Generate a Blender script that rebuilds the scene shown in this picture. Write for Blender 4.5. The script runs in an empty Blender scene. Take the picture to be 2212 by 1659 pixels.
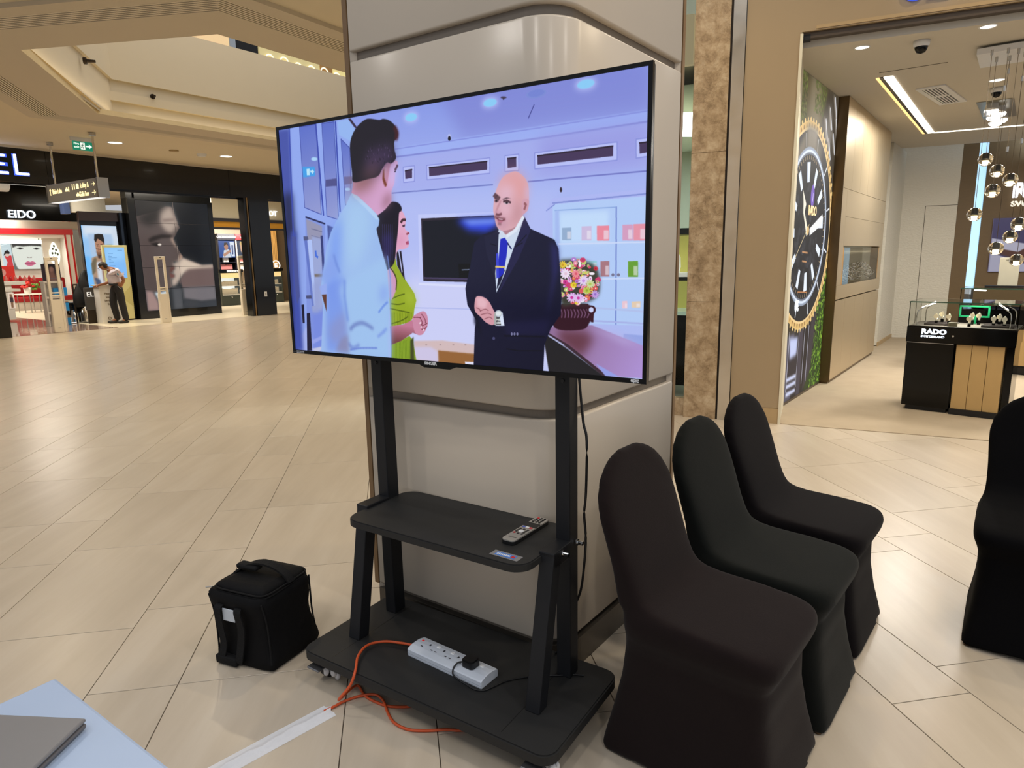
import bpy, bmesh, math, random
import numpy as np
from mathutils import Vector, Matrix
random.seed(7)
C = bpy.context.scene.collection
R = math.radians
sc = bpy.context.scene
# ------------------------------------------------------------------ camera, world, light, exposure
cam_d = bpy.data.cameras.new('camera'); cam = bpy.data.objects.new('camera', cam_d); C.objects.link(cam)
cam_d.sensor_fit = 'HORIZONTAL'; cam_d.sensor_width = 36.0; cam_d.lens = 36.0*1437.18/2212.0
cam_d.clip_start = 0.05; cam_d.clip_end = 200
PITCH, ROLL = R(10.6857), R(-0.9581)
cam.matrix_world = Matrix.Translation((0, 0, 1.481)) @ Matrix.Rotation(R(90)-PITCH, 4, 'X') @ Matrix.Rotation(ROLL, 4, 'Z')
sc.camera = cam
w = bpy.data.worlds.new('world'); sc.world = w; w.use_nodes = True
bg = w.node_tree.nodes['Background']; bg.inputs[0].default_value = (0.88, 0.92, 1.0, 1); bg.inputs[1].default_value = 0.60
vs = sc.view_settings
vs.view_transform = 'Standard'; vs.look = 'None'; vs.gamma = 1.0; vs.use_curve_mapping = False
EXPO = -0.13; vs.exposure = EXPO
EM = 2.0**(-EXPO)
cy = sc.cycles
cy.max_bounces = 8; cy.diffuse_bounces = 3; cy.glossy_bounces = 4; cy.transmission_bounces = 8; cy.transparent_max_bounces = 8
cy.caustics_reflective = False; cy.caustics_refractive = False; cy.sample_clamp_indirect = 4.0
WARM = (1.0, 0.82, 0.56); SOFT = (1.0, 0.91, 0.77); WHITE = (1.0, 0.95, 0.88); COOL = (0.80, 0.90, 1.0)
def lamp(kind, name, loc, power, col=WARM, size=0.1, target=None, spot=110, blend=.6, sy=None, parent=None):
    d = bpy.data.lights.new(name, kind); d.energy = power; d.color = col
    if kind == 'SPOT': d.spot_size = R(spot); d.spot_blend = blend; d.shadow_soft_size = size
    elif kind == 'AREA':
        d.size = size
        if sy: d.shape = 'RECTANGLE'; d.size_y = sy
    else: d.shadow_soft_size = size
    o = bpy.data.objects.new(name, d); C.objects.link(o); o.location = loc
    v = (Vector(target)-Vector(loc)) if target else Vector((0, 0, -1))
    o.rotation_euler = v.to_track_quat('-Z', 'Y').to_euler()
    if kind == 'AREA': o.visible_camera = False
    return o
# frames: the left shop front, the watch shop front, the television stand
LF0 = Vector((-10.7, 14.08, 0)); LA = R(54); LE = Vector((math.cos(LA), math.sin(LA), 0)); LN = Vector((-LE.y, LE.x, 0))
RF0 = Vector((2.361, 5.721, 0)); RA = R(-24.6); RE = Vector((math.cos(RA), math.sin(RA), 0)); RN = Vector((-RE.y, RE.x, 0))
SF0 = Vector((-0.768, 2.172, 0)); SA = R(-33.2); SE = Vector((math.cos(SA), math.sin(SA), 0)); SN = Vector((-SE.y, SE.x, 0))
def L(s, d, z=0): return LF0 + LE*s + LN*d + Vector((0, 0, z))
def Q(s, d, z=0): return RF0 + RE*s + RN*d + Vector((0, 0, z))
def S(s, d, z=0): return SF0 + SE*s + SN*d + Vector((0, 0, z))
# warm lamps in the mall ceiling beyond and beside the stand
for p in [(-3.2, 7.3), (-1.7, 9.3), (-5.9, 7.9), (-7.2, 11.0), (-0.4, 10.8), (-9.0, 12.6), (-4.9, 15.6), (-3.0, 18.0)]:
    lamp('SPOT', 'mall_or_fill_lamp', (p[0], p[1], 3.88), 130, WARM, .06, spot=150, blend=.9)
for p in [(-8.111, 14.445), (-6.669, 16.483), (-10.0, 13.2)]:
    lamp('SPOT', 'mall_or_fill_lamp', (p[0], p[1], 3.86), 140, WARM, .06, spot=150, blend=.9)
for p in [(1.3, 4.5), (3.2, 3.6), (2.6, 2.0), (4.6, 4.0), (0.2, 5.0)]:
    lamp('SPOT', 'mall_or_fill_lamp', (p[0], p[1], 4.8), 118, (1.0, .82, .56), .08, spot=140, blend=.8)
for p in [(-3.0, 4.2), (-1.4, -.9), (1.2, -1.6), (-3.4, .9), (3.6, .2), (1.6, 1.0)]:  # unseen fill spots added around the camera to brighten pillar and near floor
    lamp('SPOT', 'mall_or_fill_lamp', (p[0], p[1], 4.8), 102, (1.0, .94, .87), .10, spot=140, blend=.8)
# ------------------------------------------------------------------ helpers
ORD = ['first', 'second', 'third', 'fourth', 'fifth', 'sixth', 'seventh', 'eighth', 'ninth', 'tenth']
def lin(c): return tuple((x/255/12.92 if x/255 <= .04045 else ((x/255+.055)/1.055)**2.4) for x in c)
MC = {}
def mat(name, col=(128,)*3, rough=.5, metal=0., noise=0.06, nscale=14., bump=0., bscale=60., emit=0., ecol=None, coat=0., spec=.5, trans=0., alpha=1., ior=1.45, stretch=(1, 1, 1), sheen=0., rnoise=0.):
    if name in MC: return MC[name]
    m = bpy.data.materials.new(name); m.use_nodes = True; MC[name] = m
    nt = m.node_tree; b = nt.nodes['Principled BSDF']; N = nt.nodes.new; K = nt.links.new
    c = lin(col)
    b.inputs['Roughness'].default_value = rough; b.inputs['Metallic'].default_value = metal
    b.inputs['Specular IOR Level'].default_value = spec; b.inputs['Coat Weight'].default_value = coat; b.inputs['Coat Roughness'].default_value = .05
    b.inputs['Transmission Weight'].default_value = trans; b.inputs['IOR'].default_value = ior; b.inputs['Alpha'].default_value = alpha
    b.inputs['Base Color'].default_value = (*c, 1)
    if sheen: b.inputs['Sheen Weight'].default_value = sheen
    if emit:
        b.inputs['Emission Color'].default_value = (*(lin(ecol) if ecol else c), 1); b.inputs['Emission Strength'].default_value = emit*EM
    if noise or bump or rnoise:
        tc = N('ShaderNodeTexCoord'); mp = N('ShaderNodeMapping'); mp.inputs['Scale'].default_value = stretch
        K(tc.outputs['Object'], mp.inputs['Vector'])
        nz = N('ShaderNodeTexNoise'); nz.inputs['Scale'].default_value = nscale; nz.inputs['Detail'].default_value = 6
        K(mp.outputs[0], nz.inputs['Vector'])
        if noise:
            mx = N('ShaderNodeMix'); mx.data_type = 'RGBA'
            mx.inputs['A'].default_value = (*[min(1, x*(1-noise)) for x in c], 1); mx.inputs['B'].default_value = (*[min(1, x*(1+noise)) for x in c], 1)
            K(nz.outputs['Fac'], mx.inputs['Factor']); K(mx.outputs['Result'], b.inputs['Base Color'])
        if rnoise:
            mr = N('ShaderNodeMapRange'); mr.inputs['To Min'].default_value = max(.02, rough-rnoise); mr.inputs['To Max'].default_value = rough+rnoise
            K(nz.outputs['Fac'], mr.inputs['Value']); K(mr.outputs[0], b.inputs['Roughness'])
        if bump:
            n2 = N('ShaderNodeTexNoise'); n2.inputs['Scale'].default_value = bscale; n2.inputs['Detail'].default_value = 3; K(mp.outputs[0], n2.inputs['Vector'])
            bp = N('ShaderNodeBump'); bp.inputs['Strength'].default_value = bump; bp.inputs['Distance'].default_value = .01
            K(n2.outputs['Fac'], bp.inputs['Height']); K(bp.outputs[0], b.inputs['Normal'])
    return m
def glow(name, col, k=1.): return mat(name, col, .5, noise=0, emit=k)
class MB:
    def __init__(s): s.v = []; s.f = []; s.sm = []; s.mi = []; s.M = Matrix.Identity(4); s.cm = 0; s.uv = {}
    def at(s, loc=(0, 0, 0), rz=0., M=None):
        s.M = M if M is not None else Matrix.Translation(loc) @ Matrix.Rotation(rz, 4, 'Z'); return s
    def add(s, vs, fs, smooth=False):
        o = len(s.v); s.v += [tuple(s.M @ Vector(v)) for v in vs]
        s.f += [tuple(i+o for i in f) for f in fs]; s.sm += [smooth]*len(fs); s.mi += [s.cm]*len(fs); return s
    def box(s, x0, x1, y0, y1, z0, z1):
        v = [(x, y, z) for z in (z0, z1) for y in (y0, y1) for x in (x0, x1)]
        return s.add(v, [(0, 2, 3, 1), (4, 5, 7, 6), (0, 1, 5, 4), (2, 6, 7, 3), (0, 4, 6, 2), (1, 3, 7, 5)])
    def bev(s, x0, x1, y0, y1, z0, z1, r=.005, seg=2, smooth=False, taper=None):
        bm = bmesh.new(); bmesh.ops.create_cube(bm, size=1)
        for v in bm.verts:
            v.co = Vector(((x0+x1)/2+v.co.x*(x1-x0), (y0+y1)/2+v.co.y*(y1-y0), (z0+z1)/2+v.co.z*(z1-z0)))
        bmesh.ops.bevel(bm, geom=bm.edges[:], offset=r, segments=seg, affect='EDGES', profile=.5)
        return s.bm(bm, smooth)
    def bm(s, bm, smooth=False):
        bm.verts.index_update(); s.add([v.co[:] for v in bm.verts], [[v.index for v in f.verts] for f in bm.faces], smooth); bm.free(); return s
    def prism(s, poly, z0, z1, smooth=False):
        n = len(poly); v = [(x, y, z0) for x, y in poly]+[(x, y, z1) for x, y in poly]
        s.add(v, [tuple(range(n-1, -1, -1)), tuple(range(n, 2*n))])
        return s.add(v, [(i, (i+1) % n, n+(i+1) % n, n+i) for i in range(n)], smooth)
    def rrect(s, x0, x1, y0, y1, z0, z1, r=.03, n=5):
        p = []
        for cx, cy_, a in ((x1-r, y1-r, 0), (x0+r, y1-r, 90), (x0+r, y0+r, 180), (x1-r, y0+r, 270)):
            for k in range(n+1):
                t = R(a+90*k/n); p.append((cx+r*math.cos(t), cy_+r*math.sin(t)))
        return s.prism(p, z0, z1)
    def cyl(s, p0, p1, r0, r1=None, n=12, caps=True, smooth=True):
        r1 = r0 if r1 is None else r1
        p0, p1 = Vector(p0), Vector(p1); q = (p1-p0).to_track_quat('Z', 'Y')
        v = []
        for p, r in ((p0, r0), (p1, r1)):
            for k in range(n):
                t = 2*math.pi*k/n; v.append(tuple(p+q @ Vector((r*math.cos(t), r*math.sin(t), 0))))
        s.add(v, [(k, (k+1) % n, n+(k+1) % n, n+k) for k in range(n)], smooth)
        if caps: s.add(v, [tuple(range(n-1, -1, -1)), tuple(range(n, 2*n))])
        return s
    def tube(s, pts, r, n=8, caps=True, sub=6):
        P = [Vector(p) for p in pts]
        if sub > 1 and len(P) > 2:
            q = []
            for i in range(len(P)-1):
                a, b, c, d = P[max(i-1, 0)], P[i], P[i+1], P[min(i+2, len(P)-1)]
                for k in range(sub):
                    t = k/sub; q.append(.5*((2*b)+(c-a)*t+(2*a-5*b+4*c-d)*t*t+(3*b-a-3*c+d)*t**3))
            P = q+[P[-1]]
        v = []; up = Vector((0, 0, 1)); m = len(P)
        for i, p in enumerate(P):
            t = (P[min(i+1, m-1)]-P[max(i-1, 0)]).normalized()
            x = t.cross(up)
            x = x.normalized() if x.length > 1e-3 else Vector((1, 0, 0))
            y = x.cross(t); rr = r[i*len(r)//m] if isinstance(r, (list, tuple)) else r
            v += [tuple(p+x*rr*math.cos(2*math.pi*k/n)+y*rr*math.sin(2*math.pi*k/n)) for k in range(n)]
        f = [(i*n+k, i*n+(k+1) % n, (i+1)*n+(k+1) % n, (i+1)*n+k) for i in range(m-1) for k in range(n)]
        s.add(v, f, True)
        if caps: s.add(v, [tuple(range(n-1, -1, -1)), tuple(range((m-1)*n, m*n))])
        return s
    def lathe(s, prof, c=(0, 0, 0), n=16, smooth=True):
        v = [(c[0]+r*math.cos(2*math.pi*k/n), c[1]+r*math.sin(2*math.pi*k/n), c[2]+z) for r, z in prof for k in range(n)]
        m = len(prof)
        return s.add(v, [(i*n+k, i*n+(k+1) % n, (i+1)*n+(k+1) % n, (i+1)*n+k) for i in range(m-1) for k in range(n)], smooth)
    def ball(s, c, rx, ry=None, rz=None, n=10, m=7):
        ry = ry or rx; rz = rz or rx
        v = [(c[0]+rx*math.sin(math.pi*i/m)*math.cos(2*math.pi*k/n), c[1]+ry*math.sin(math.pi*i/m)*math.sin(2*math.pi*k/n), c[2]+rz*math.cos(math.pi*i/m)) for i in range(m+1) for k in range(n)]
        return s.add(v, [(i*n+k, (i+1)*n+k, (i+1)*n+(k+1) % n, i*n+(k+1) % n) for i in range(m) for k in range(n)], True)
    def quad(s, a, b, c, d): return s.add([a, b, c, d], [(0, 1, 2, 3)])
    def torus(s, c, R0, r, n=20, k=6, M=None):
        v = []
        for i in range(n):
            t = 2*math.pi*i/n
            for j in range(k):
                u = 2*math.pi*j/k; p = Vector(((R0+r*math.cos(u))*math.cos(t), (R0+r*math.cos(u))*math.sin(t), r*math.sin(u)))
                if M: p = M @ p
                v.append(tuple(Vector(c)+p))
        return s.add(v, [(i*k+j, ((i+1) % n)*k+j, ((i+1) % n)*k+(j+1) % k, i*k+(j+1) % k) for i in range(n) for j in range(k)], True)
    def build(s, name, m, parent=None, label=None):
        me = bpy.data.meshes.new(name); me.from_pydata(s.v, [], s.f)
        me.polygons.foreach_set('use_smooth', s.sm)
        for x in (m if isinstance(m, (list, tuple)) else [m]): me.materials.append(x)
        me.polygons.foreach_set('material_index', s.mi); me.update()
        o = bpy.data.objects.new(name, me); C.objects.link(o)
        if parent: o.parent = parent
        if label: o['label'] = label
        return o
def tag(o, label, cat, group=None, kind=None):
    o['label'] = label; o['category'] = cat
    if group: o['group'] = group
    if kind: o['kind'] = kind
    return o
def thing(name, label, cat, loc=(0, 0, 0), rz=0., group=None):
    o = bpy.data.objects.new(name, None); C.objects.link(o); o.empty_display_size = .1
    o.location = loc; o.rotation_euler = (0, 0, rz); return tag(o, label, cat, group)
def struct(o, label=None):
    o['kind'] = 'structure'
    if label: o['label'] = label
    return o
def sroot(name, label=None, loc=(0, 0, 0), rz=0.):
    o = bpy.data.objects.new(name, None); C.objects.link(o); o.location = loc; o.rotation_euler = (0, 0, rz); o.empty_display_size = .1
    return struct(o, label)
def dup(root, loc=None, rz=None, label=None):
    r = root.copy(); C.objects.link(r)
    if loc is not None: r.location = loc
    if rz is not None: r.rotation_euler = (0, 0, rz)
    if label: r['label'] = label
    for ch in list(root.children):
        c = ch.copy(); C.objects.link(c); c.parent = r
        for g in list(ch.children):
            d = g.copy(); C.objects.link(d); d.parent = c
    return r
def evalmesh(o):
    dg = bpy.context.evaluated_depsgraph_get(); dg.update()
    me = bpy.data.meshes.new_from_object(o.evaluated_get(dg)); return me
def text(name, s, size, m, parent, loc, depth=.02, align='LEFT', rx=90, bold=0., sx=1., rz=0.):
    """solid lettering standing upright, reading along local x and facing local -y"""
    cu = bpy.data.curves.new(name, 'FONT'); cu.body = s; cu.size = size; cu.extrude = depth/2; cu.align_x = align; cu.offset = bold; cu.resolution_u = 3
    t = bpy.data.objects.new(name+'_tmp', cu); C.objects.link(t)
    me = evalmesh(t); bpy.data.objects.remove(t); me.name = name
    me.materials.clear(); me.materials.append(m)
    o = bpy.data.objects.new(name, me); C.objects.link(o); o.parent = parent; o.location = loc; o.rotation_euler = (R(rx), 0, rz); o.scale = (sx, 1, 1)
    return o
# ------------------------------------------------------------------ flat pictures (screens, posters): painted with numpy, no files
def hom(src, dst):
    A = []; b = []
    for (x, y), (X, Y) in zip(src, dst):
        A += [[x, y, 1, 0, 0, 0, -X*x, -X*y], [0, 0, 0, x, y, 1, -Y*x, -Y*y]]; b += [X, Y]
    return np.append(np.linalg.solve(np.array(A, float), np.array(b, float)), 1).reshape(3, 3)
class Pic:
    def __init__(s, W, H, quad=None, bg=(0, 0, 0)):
        s.W, s.H = W, H; s.a = np.empty((H, W, 3), np.float32); s.a[:] = np.array(bg, np.float32)/255
        s.q = quad; s.Hm = hom(quad, [(0, 0), (W, 0), (W, H), (0, H)]) if quad else np.eye(3); s.o = (0, 0, 1.)
    def view(s, ox, oy, k): s.o = (ox, oy, k); return s      # picture coordinates are read in a magnified window
    def P(s, pts):
        p = np.array(pts, float); p = p/s.o[2]+np.array(s.o[:2])
        h = np.c_[p, np.ones(len(p))] @ s.Hm.T; return h[:, :2]/h[:, 2:]
    def blend(s, m, x0, y0, col, al=1., grad=None):
        h, w_ = m.shape; X0, Y0 = max(x0, 0), max(y0, 0); X1, Y1 = min(x0+w_, s.W), min(y0+h, s.H)
        if X1 <= X0 or Y1 <= Y0: return
        m = m[Y0-y0:Y1-y0, X0-x0:X1-x0, None]*al; t = s.a[Y0:Y1, X0:X1]; c = np.array(col, np.float32)/255
        if grad is not None:
            (ax, ay), (bx, by), c2 = grad; yy, xx = np.mgrid[Y0:Y1, X0:X1]; d2 = (bx-ax)**2+(by-ay)**2
            f = np.clip(((xx-ax)*(bx-ax)+(yy-ay)*(by-ay))/d2, 0, 1)[..., None]; c = c*(1-f)+np.array(c2, np.float32)/255*f
        t[:] = t*(1-m)+c*m
    def poly(s, pts, col, blur=0., al=1., smooth=False, grad=None, raw=False):
        if blur < 4: blur *= .6
        if smooth: pts = spline(pts)
        p = np.array(pts, float) if raw else s.P(pts)
        pad = int(blur*3)+2; x0 = int(max(p[:, 0].min(), -60))-pad; y0 = int(max(p[:, 1].min(), -60))-pad
        x1 = int(min(p[:, 0].max(), s.W+60))+pad+1; y1 = int(min(p[:, 1].max(), s.H+60))+pad+1
        if x1 <= x0 or y1 <= y0: return s
        k = 2; w_, h = (x1-x0)*k, (y1-y0)*k; q = (p-np.array([x0, y0]))*k
        T = np.zeros((h, w_+1), np.int32)
        for (ax, ay), (bx, by) in zip(q, np.roll(q, -1, 0)):
            if ay == by: continue
            if ay > by: ax, ay, bx, by = bx, by, ax, ay
            r0 = max(int(math.ceil(ay-.5)), 0); r1 = min(int(math.ceil(by-.5)), h)
            if r1 <= r0: continue
            rr = np.arange(r0, r1); xc = np.clip(np.ceil(ax+(rr+.5-ay)*(bx-ax)/(by-ay)-.5), 0, w_).astype(int)
            np.add.at(T, (rr, xc), 1)
        m = (np.cumsum(T, 1)[:, :w_] % 2).astype(np.float32).reshape(h//k, k, w_//k, k).mean((1, 3))
        if blur: m = gauss(m, blur)
        g = None
        if grad: a, b = s.P([grad[0], grad[1]]) if not raw else grad[:2]; g = (a, b, grad[2])
        s.blend(m, x0, y0, col, al, g); return s
    def line(s, pts, wd, col, blur=0., al=1., smooth=False):
        if smooth: pts = spline(pts, False)
        p = s.P(pts)
        for a, b in zip(p[:-1], p[1:]):
            d = b-a; n = np.array([-d[1], d[0]])/(np.hypot(*d)+1e-9)*wd/2; e = d/(np.hypot(*d)+1e-9)*wd*.2
            s.poly([a+n-e, b+n+e, b-n+e, a-n-e], col, blur, al, raw=True)
        return s
    def ell(s, cx, cy_, rx, ry, col, blur=0., al=1., rot=0., grad=None, n=28):
        c, d = math.cos(R(rot)), math.sin(R(rot))
        return s.poly([(cx+rx*math.cos(t)*c-ry*math.sin(t)*d, cy_+rx*math.cos(t)*d+ry*math.sin(t)*c) for t in np.linspace(0, 2*math.pi, n, endpoint=False)], col, blur, al, grad=grad)
    def speck(s, n, box, cols, r, seed=1, al=1.):
        rg = random.Random(seed)
        for _ in range(n):
            s.ell(rg.uniform(box[0], box[2]), rg.uniform(box[1], box[3]), r*rg.uniform(.5, 1.3), r*rg.uniform(.5, 1.3), rg.choice(cols), .6, al, n=8)
        return s
    def image(s, name):
        im = bpy.data.images.new(name, s.W, s.H); px = np.ones((s.H, s.W, 4), np.float32); px[..., :3] = np.clip(s.a[::-1], 0, 1)
        im.pixels.foreach_set(px.ravel()); im.update(); return im
def spline(p, closed=True, k=6):
    P = np.array(p, float); n = len(P); out = []
    for i in range(n if closed else n-1):
        a, b, c, d = (P[(i-1) % n], P[i], P[(i+1) % n], P[(i+2) % n]) if closed else (P[max(i-1, 0)], P[i], P[i+1], P[min(i+2, n-1)])
        for j in range(k):
            t = j/k; out.append(.5*(2*b+(c-a)*t+(2*a-5*b+4*c-d)*t*t+(3*b-a-3*c+d)*t**3))
    if not closed: out.append(P[-1])
    return out
def gauss(m, sg):
    r = int(sg*3)+1; kx = np.exp(-.5*(np.arange(-r, r+1)/sg)**2); kx /= kx.sum()
    m = np.pad(m, r)
    o = sum(k*m[i:m.shape[0]-2*r+i, :] for i, k in enumerate(kx)); o = sum(k*o[:, i:o.shape[1]-2*r+i] for i, k in enumerate(kx))
    return o.astype(np.float32)
def picmat(name, pic, emit=1., rough=.3, coat=0., diffuse=False):
    m = bpy.data.materials.new(name); m.use_nodes = True; nt = m.node_tree; b = nt.nodes['Principled BSDF']
    t = nt.nodes.new('ShaderNodeTexImage'); t.image = pic.image(name); t.extension = 'EXTEND'
    uv = nt.nodes.new('ShaderNodeUVMap'); nt.links.new(uv.outputs[0], t.inputs[0])
    b.inputs['Roughness'].default_value = rough; b.inputs['Base Color'].default_value = (.008, .008, .008, 1); b.inputs['Specular IOR Level'].default_value = .25
    if diffuse: nt.links.new(t.outputs[0], b.inputs['Base Color'])
    if emit:
        nt.links.new(t.outputs[0], b.inputs['Emission Color']); b.inputs['Emission Strength'].default_value = emit*EM
    return m
def panel(name, m, parent, x0, x1, z0, z1, y=0., t=.004, uvr=(0, 0, 1, 1)):
    """thin upright slab facing -y whose front carries a picture"""
    v = [(x0, y, z0), (x1, y, z0), (x1, y, z1), (x0, y, z1), (x0, y+t, z0), (x1, y+t, z0), (x1, y+t, z1), (x0, y+t, z1)]
    f = [(0, 1, 2, 3), (5, 4, 7, 6), (1, 5, 6, 2), (4, 0, 3, 7), (3, 2, 6, 7), (4, 5, 1, 0)]
    me = bpy.data.meshes.new(name); me.from_pydata(v, [], f); ul = me.uv_layers.new(name='UVMap')
    a, b, c, d = uvr
    for i, q in enumerate([(a, b), (c, b), (c, d), (a, d)]): ul.data[i].uv = q
    for i in range(4, 24): ul.data[i].uv = (a, b)
    me.materials.append(m); o = bpy.data.objects.new(name, me); C.objects.link(o); o.parent = parent; return o
# ------------------------------------------------------------------ materials
BLACKM = mat('black_metal', (29, 30, 33), .45, spec=.3, noise=.1, nscale=30)
BLKW = mat('black_board', (40, 40, 40), .55, spec=.3, noise=.16, nscale=5, stretch=(1, 6, 6), bump=.03, bscale=90)
BLKP = mat('black_plastic', (20, 20, 22), .4, noise=.05)
GLOSSB = mat('gloss_black', (8, 8, 8), .1, noise=.05, spec=.3)
PIL = mat('pillar_lacquer', (212, 199, 181), .22, noise=.02, nscale=3, rnoise=.05)
WOODT = mat('wood_trim', (126, 98, 66), .45, noise=.15, nscale=20, stretch=(6, 6, .4))
GROOVE = mat('groove_metal', (120, 110, 98), .35, noise=.05)
SKIRT = mat('base_steel', (96, 90, 82), .35, metal=.6, noise=.06)
CEIL = mat('ceiling_paint', (218, 205, 179), .85, noise=.015, nscale=3)
CEILD = mat('ceiling_band', (203, 191, 171), .8, noise=.015, nscale=3)
WHITEP = mat('white_plastic', (225, 226, 228), .35, noise=.02)
CREAM = mat('cream_paint', (222, 214, 190), .6, noise=.02)
STEEL = mat('brushed_steel', (190, 188, 184), .28, metal=1., noise=.05, nscale=40)
CHROME = mat('chrome', (225, 225, 225), .08, metal=1., noise=.02)
GLASS = mat('clear_glass', (240, 250, 246), .0, noise=0, trans=1., ior=1.45)
GROUT = mat('floor_grout', (88, 78, 66), .8, noise=.1)
def floor_mat():
    m = bpy.data.materials.new('stone_tile'); m.use_nodes = True; nt = m.node_tree; b = nt.nodes['Principled BSDF']; N = nt.nodes.new; K = nt.links.new
    g = N('ShaderNodeNewGeometry'); oi = N('ShaderNodeObjectInfo')
    ad = N('ShaderNodeMath'); ad.operation = 'ADD'; K(g.outputs['Random Per Island'], ad.inputs[0]); K(oi.outputs['Random'], ad.inputs[1])
    fr = N('ShaderNodeMath'); fr.operation = 'FRACT'; K(ad.outputs[0], fr.inputs[0])
    mp = N('ShaderNodeMapping'); mp.vector_type = 'POINT'; mp.inputs['Rotation'].default_value = (0, 0, R(-9.845+18)); mp.inputs['Scale'].default_value = (7, .8, 1)
    K(g.outputs['Position'], mp.inputs['Vector'])
    sh = N('ShaderNodeVectorMath'); sh.operation = 'ADD'; cb = N('ShaderNodeCombineXYZ'); ml = N('ShaderNodeMath'); ml.operation = 'MULTIPLY'; ml.inputs[1].default_value = 37
    K(fr.outputs[0], ml.inputs[0]); K(ml.outputs[0], cb.inputs[2]); K(mp.outputs[0], sh.inputs[0]); K(cb.outputs[0], sh.inputs[1])
    nz = N('ShaderNodeTexNoise'); nz.inputs['Scale'].default_value = 1.1; nz.inputs['Detail'].default_value = 9; nz.inputs['Roughness'].default_value = .62; K(sh.outputs[0], nz.inputs['Vector'])
    cr = N('ShaderNodeValToRGB'); e = cr.color_ramp.elements
    e[0].position = .3; e[0].color = (*lin((186, 173, 154)), 1); e[1].position = .52; e[1].color = (*lin((194, 181, 162)), 1)
    x = e.new(.68); x.color = (*lin((200, 188, 170)), 1); K(nz.outputs['Fac'], cr.inputs[0])
    hs = N('ShaderNodeHueSaturation'); mr = N('ShaderNodeMapRange'); mr.inputs['To Min'].default_value = .95; mr.inputs['To Max'].default_value = 1.03
    K(fr.outputs[0], mr.inputs['Value']); K(mr.outputs[0], hs.inputs['Value']); K(cr.outputs[0], hs.inputs['Color']); K(hs.outputs[0], b.inputs['Base Color'])
    b.inputs['Roughness'].default_value = .28; b.inputs['Specular IOR Level'].default_value = .55
    return m
TILE = floor_mat()
# ------------------------------------------------------------------ mall floor: stone tiles in alternating broad and narrow rows
TH = R(-9.845); TU = Vector((math.sin(TH), math.cos(TH), 0)); TN = Vector((TU.y, -TU.x, 0))
fl = MB(); fl.box(-24, 16, -9, 30, -.12, -.004); floor = struct(fl.build('floor', GROUT), 'pale beige stone tile floor of the mall')
tiles = []
def inmall(c):
    d = c-LF0
    if d.dot(LN) > .75: return False
    d = c-RF0
    return not (d.dot(RN) > .8 and d.dot(RE) > -.9)
for j in range(-16, 10):
    n0 = -2.9306+.9*j
    for k in range(-9, 44):
        t = 3.5+.588*k; tiles.append((n0, n0+.3, t, t+.588))
    off = .126 if (j-2) % 2 else .566
    for k in range(-6, 30):
        t = off+.88*k-.44*0; tiles.append((n0+.3, n0+.9, t, t+.88))
cand = []
for a, b, t0, t1 in tiles:
    c = TN*((a+b)/2)+TU*((t0+t1)/2)
    if not inmall(c) or c.length > 27 or c.y < -4: continue
    dist = math.hypot(c.x, c.y); vis = c.y > .7 and abs(c.x) < .86*c.y+.7
    cand.append(((b-a)*(t1-t0)/dist**3 if vis else -dist, a, b, t0, t1, c))
cand.sort(key=lambda q: -q[0])
tm = {}
rot = math.atan2(TN.y, TN.x)
rest = MB()
for i, (sc_, a, b, t0, t1, c) in enumerate(cand):
    hw, hl = (b-a)/2-.0016, (t1-t0)/2-.0016
    v = [(-hw, -hl, -.006), (hw, -hl, -.006), (hw, hl, -.006), (-hw, hl, -.006), (-hw, -hl, -.0008), (hw, -hl, -.0008), (hw, hl, -.0008), (-hw, hl, -.0008),
         (-hw+.0008, -hl+.0008, 0), (hw-.0008, -hl+.0008, 0), (hw-.0008, hl-.0008, 0), (-hw+.0008, hl-.0008, 0)]
    f = [(8, 9, 10, 11)]+[(k, (k+1) % 4, 4+(k+1) % 4, 4+k) for k in range(4)]+[(4+k, 4+(k+1) % 4, 8+(k+1) % 4, 8+k) for k in range(4)]
    if i < 296:
        key = round(hw, 3)
        if key not in tm:
            me = bpy.data.meshes.new('floor_tile'); me.from_pydata(v, [], f); me.materials.append(TILE); tm[key] = me
        o = bpy.data.objects.new('floor_tile', tm[key]); C.objects.link(o); o.location = c; o.rotation_euler = (0, 0, rot); o.parent = floor
    else:
        rest.at(c, rot).add(v, f)
ro = rest.build('floor_tiles_beyond', TILE, floor); ro['kind'] = 'stuff'
# ------------------------------------------------------------------ pillar behind the television
FA, RG = R(-35), R(53)
P0 = Vector((-.598, 2.650)); PC = Vector((.153, 2.124)); PE = PC+Vector((math.cos(RG), math.sin(RG)))*.93
uF = Vector((math.cos(FA), math.sin(FA))); uR = Vector((math.cos(RG), math.sin(RG)))
PB = P0+(PE-PC)
def outline(inset, r):
    """front face, rounded corner, right face (plan)"""
    nF = Vector((uF.y, -uF.x)); nR = Vector((uR.y, -uR.x))
    a = P0-nF*inset+uF*.025; e = PE-nR*inset-uR*.025
    den = uF.x*uR.y-uF.y*uR.x
    A0 = P0-nF*inset; B0 = PC-nR*inset; dd = B0-A0; t = (dd.x*uR.y-dd.y*uR.x)/den; X = A0+uF*t
    th = math.acos(max(-1, min(1, uF.dot(uR)))); tl = r*math.tan(th/2)
    p1 = X-uF*tl; ctr = p1+Vector((-uF.y, uF.x))*r
    a0 = math.atan2((p1-ctr).y, (p1-ctr).x); pts = [a]
    for k in range(13): pts.append(ctr+Vector((math.cos(a0+th*k/12), math.sin(a0+th*k/12)))*r)
    pts.append(e); return pts
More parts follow.
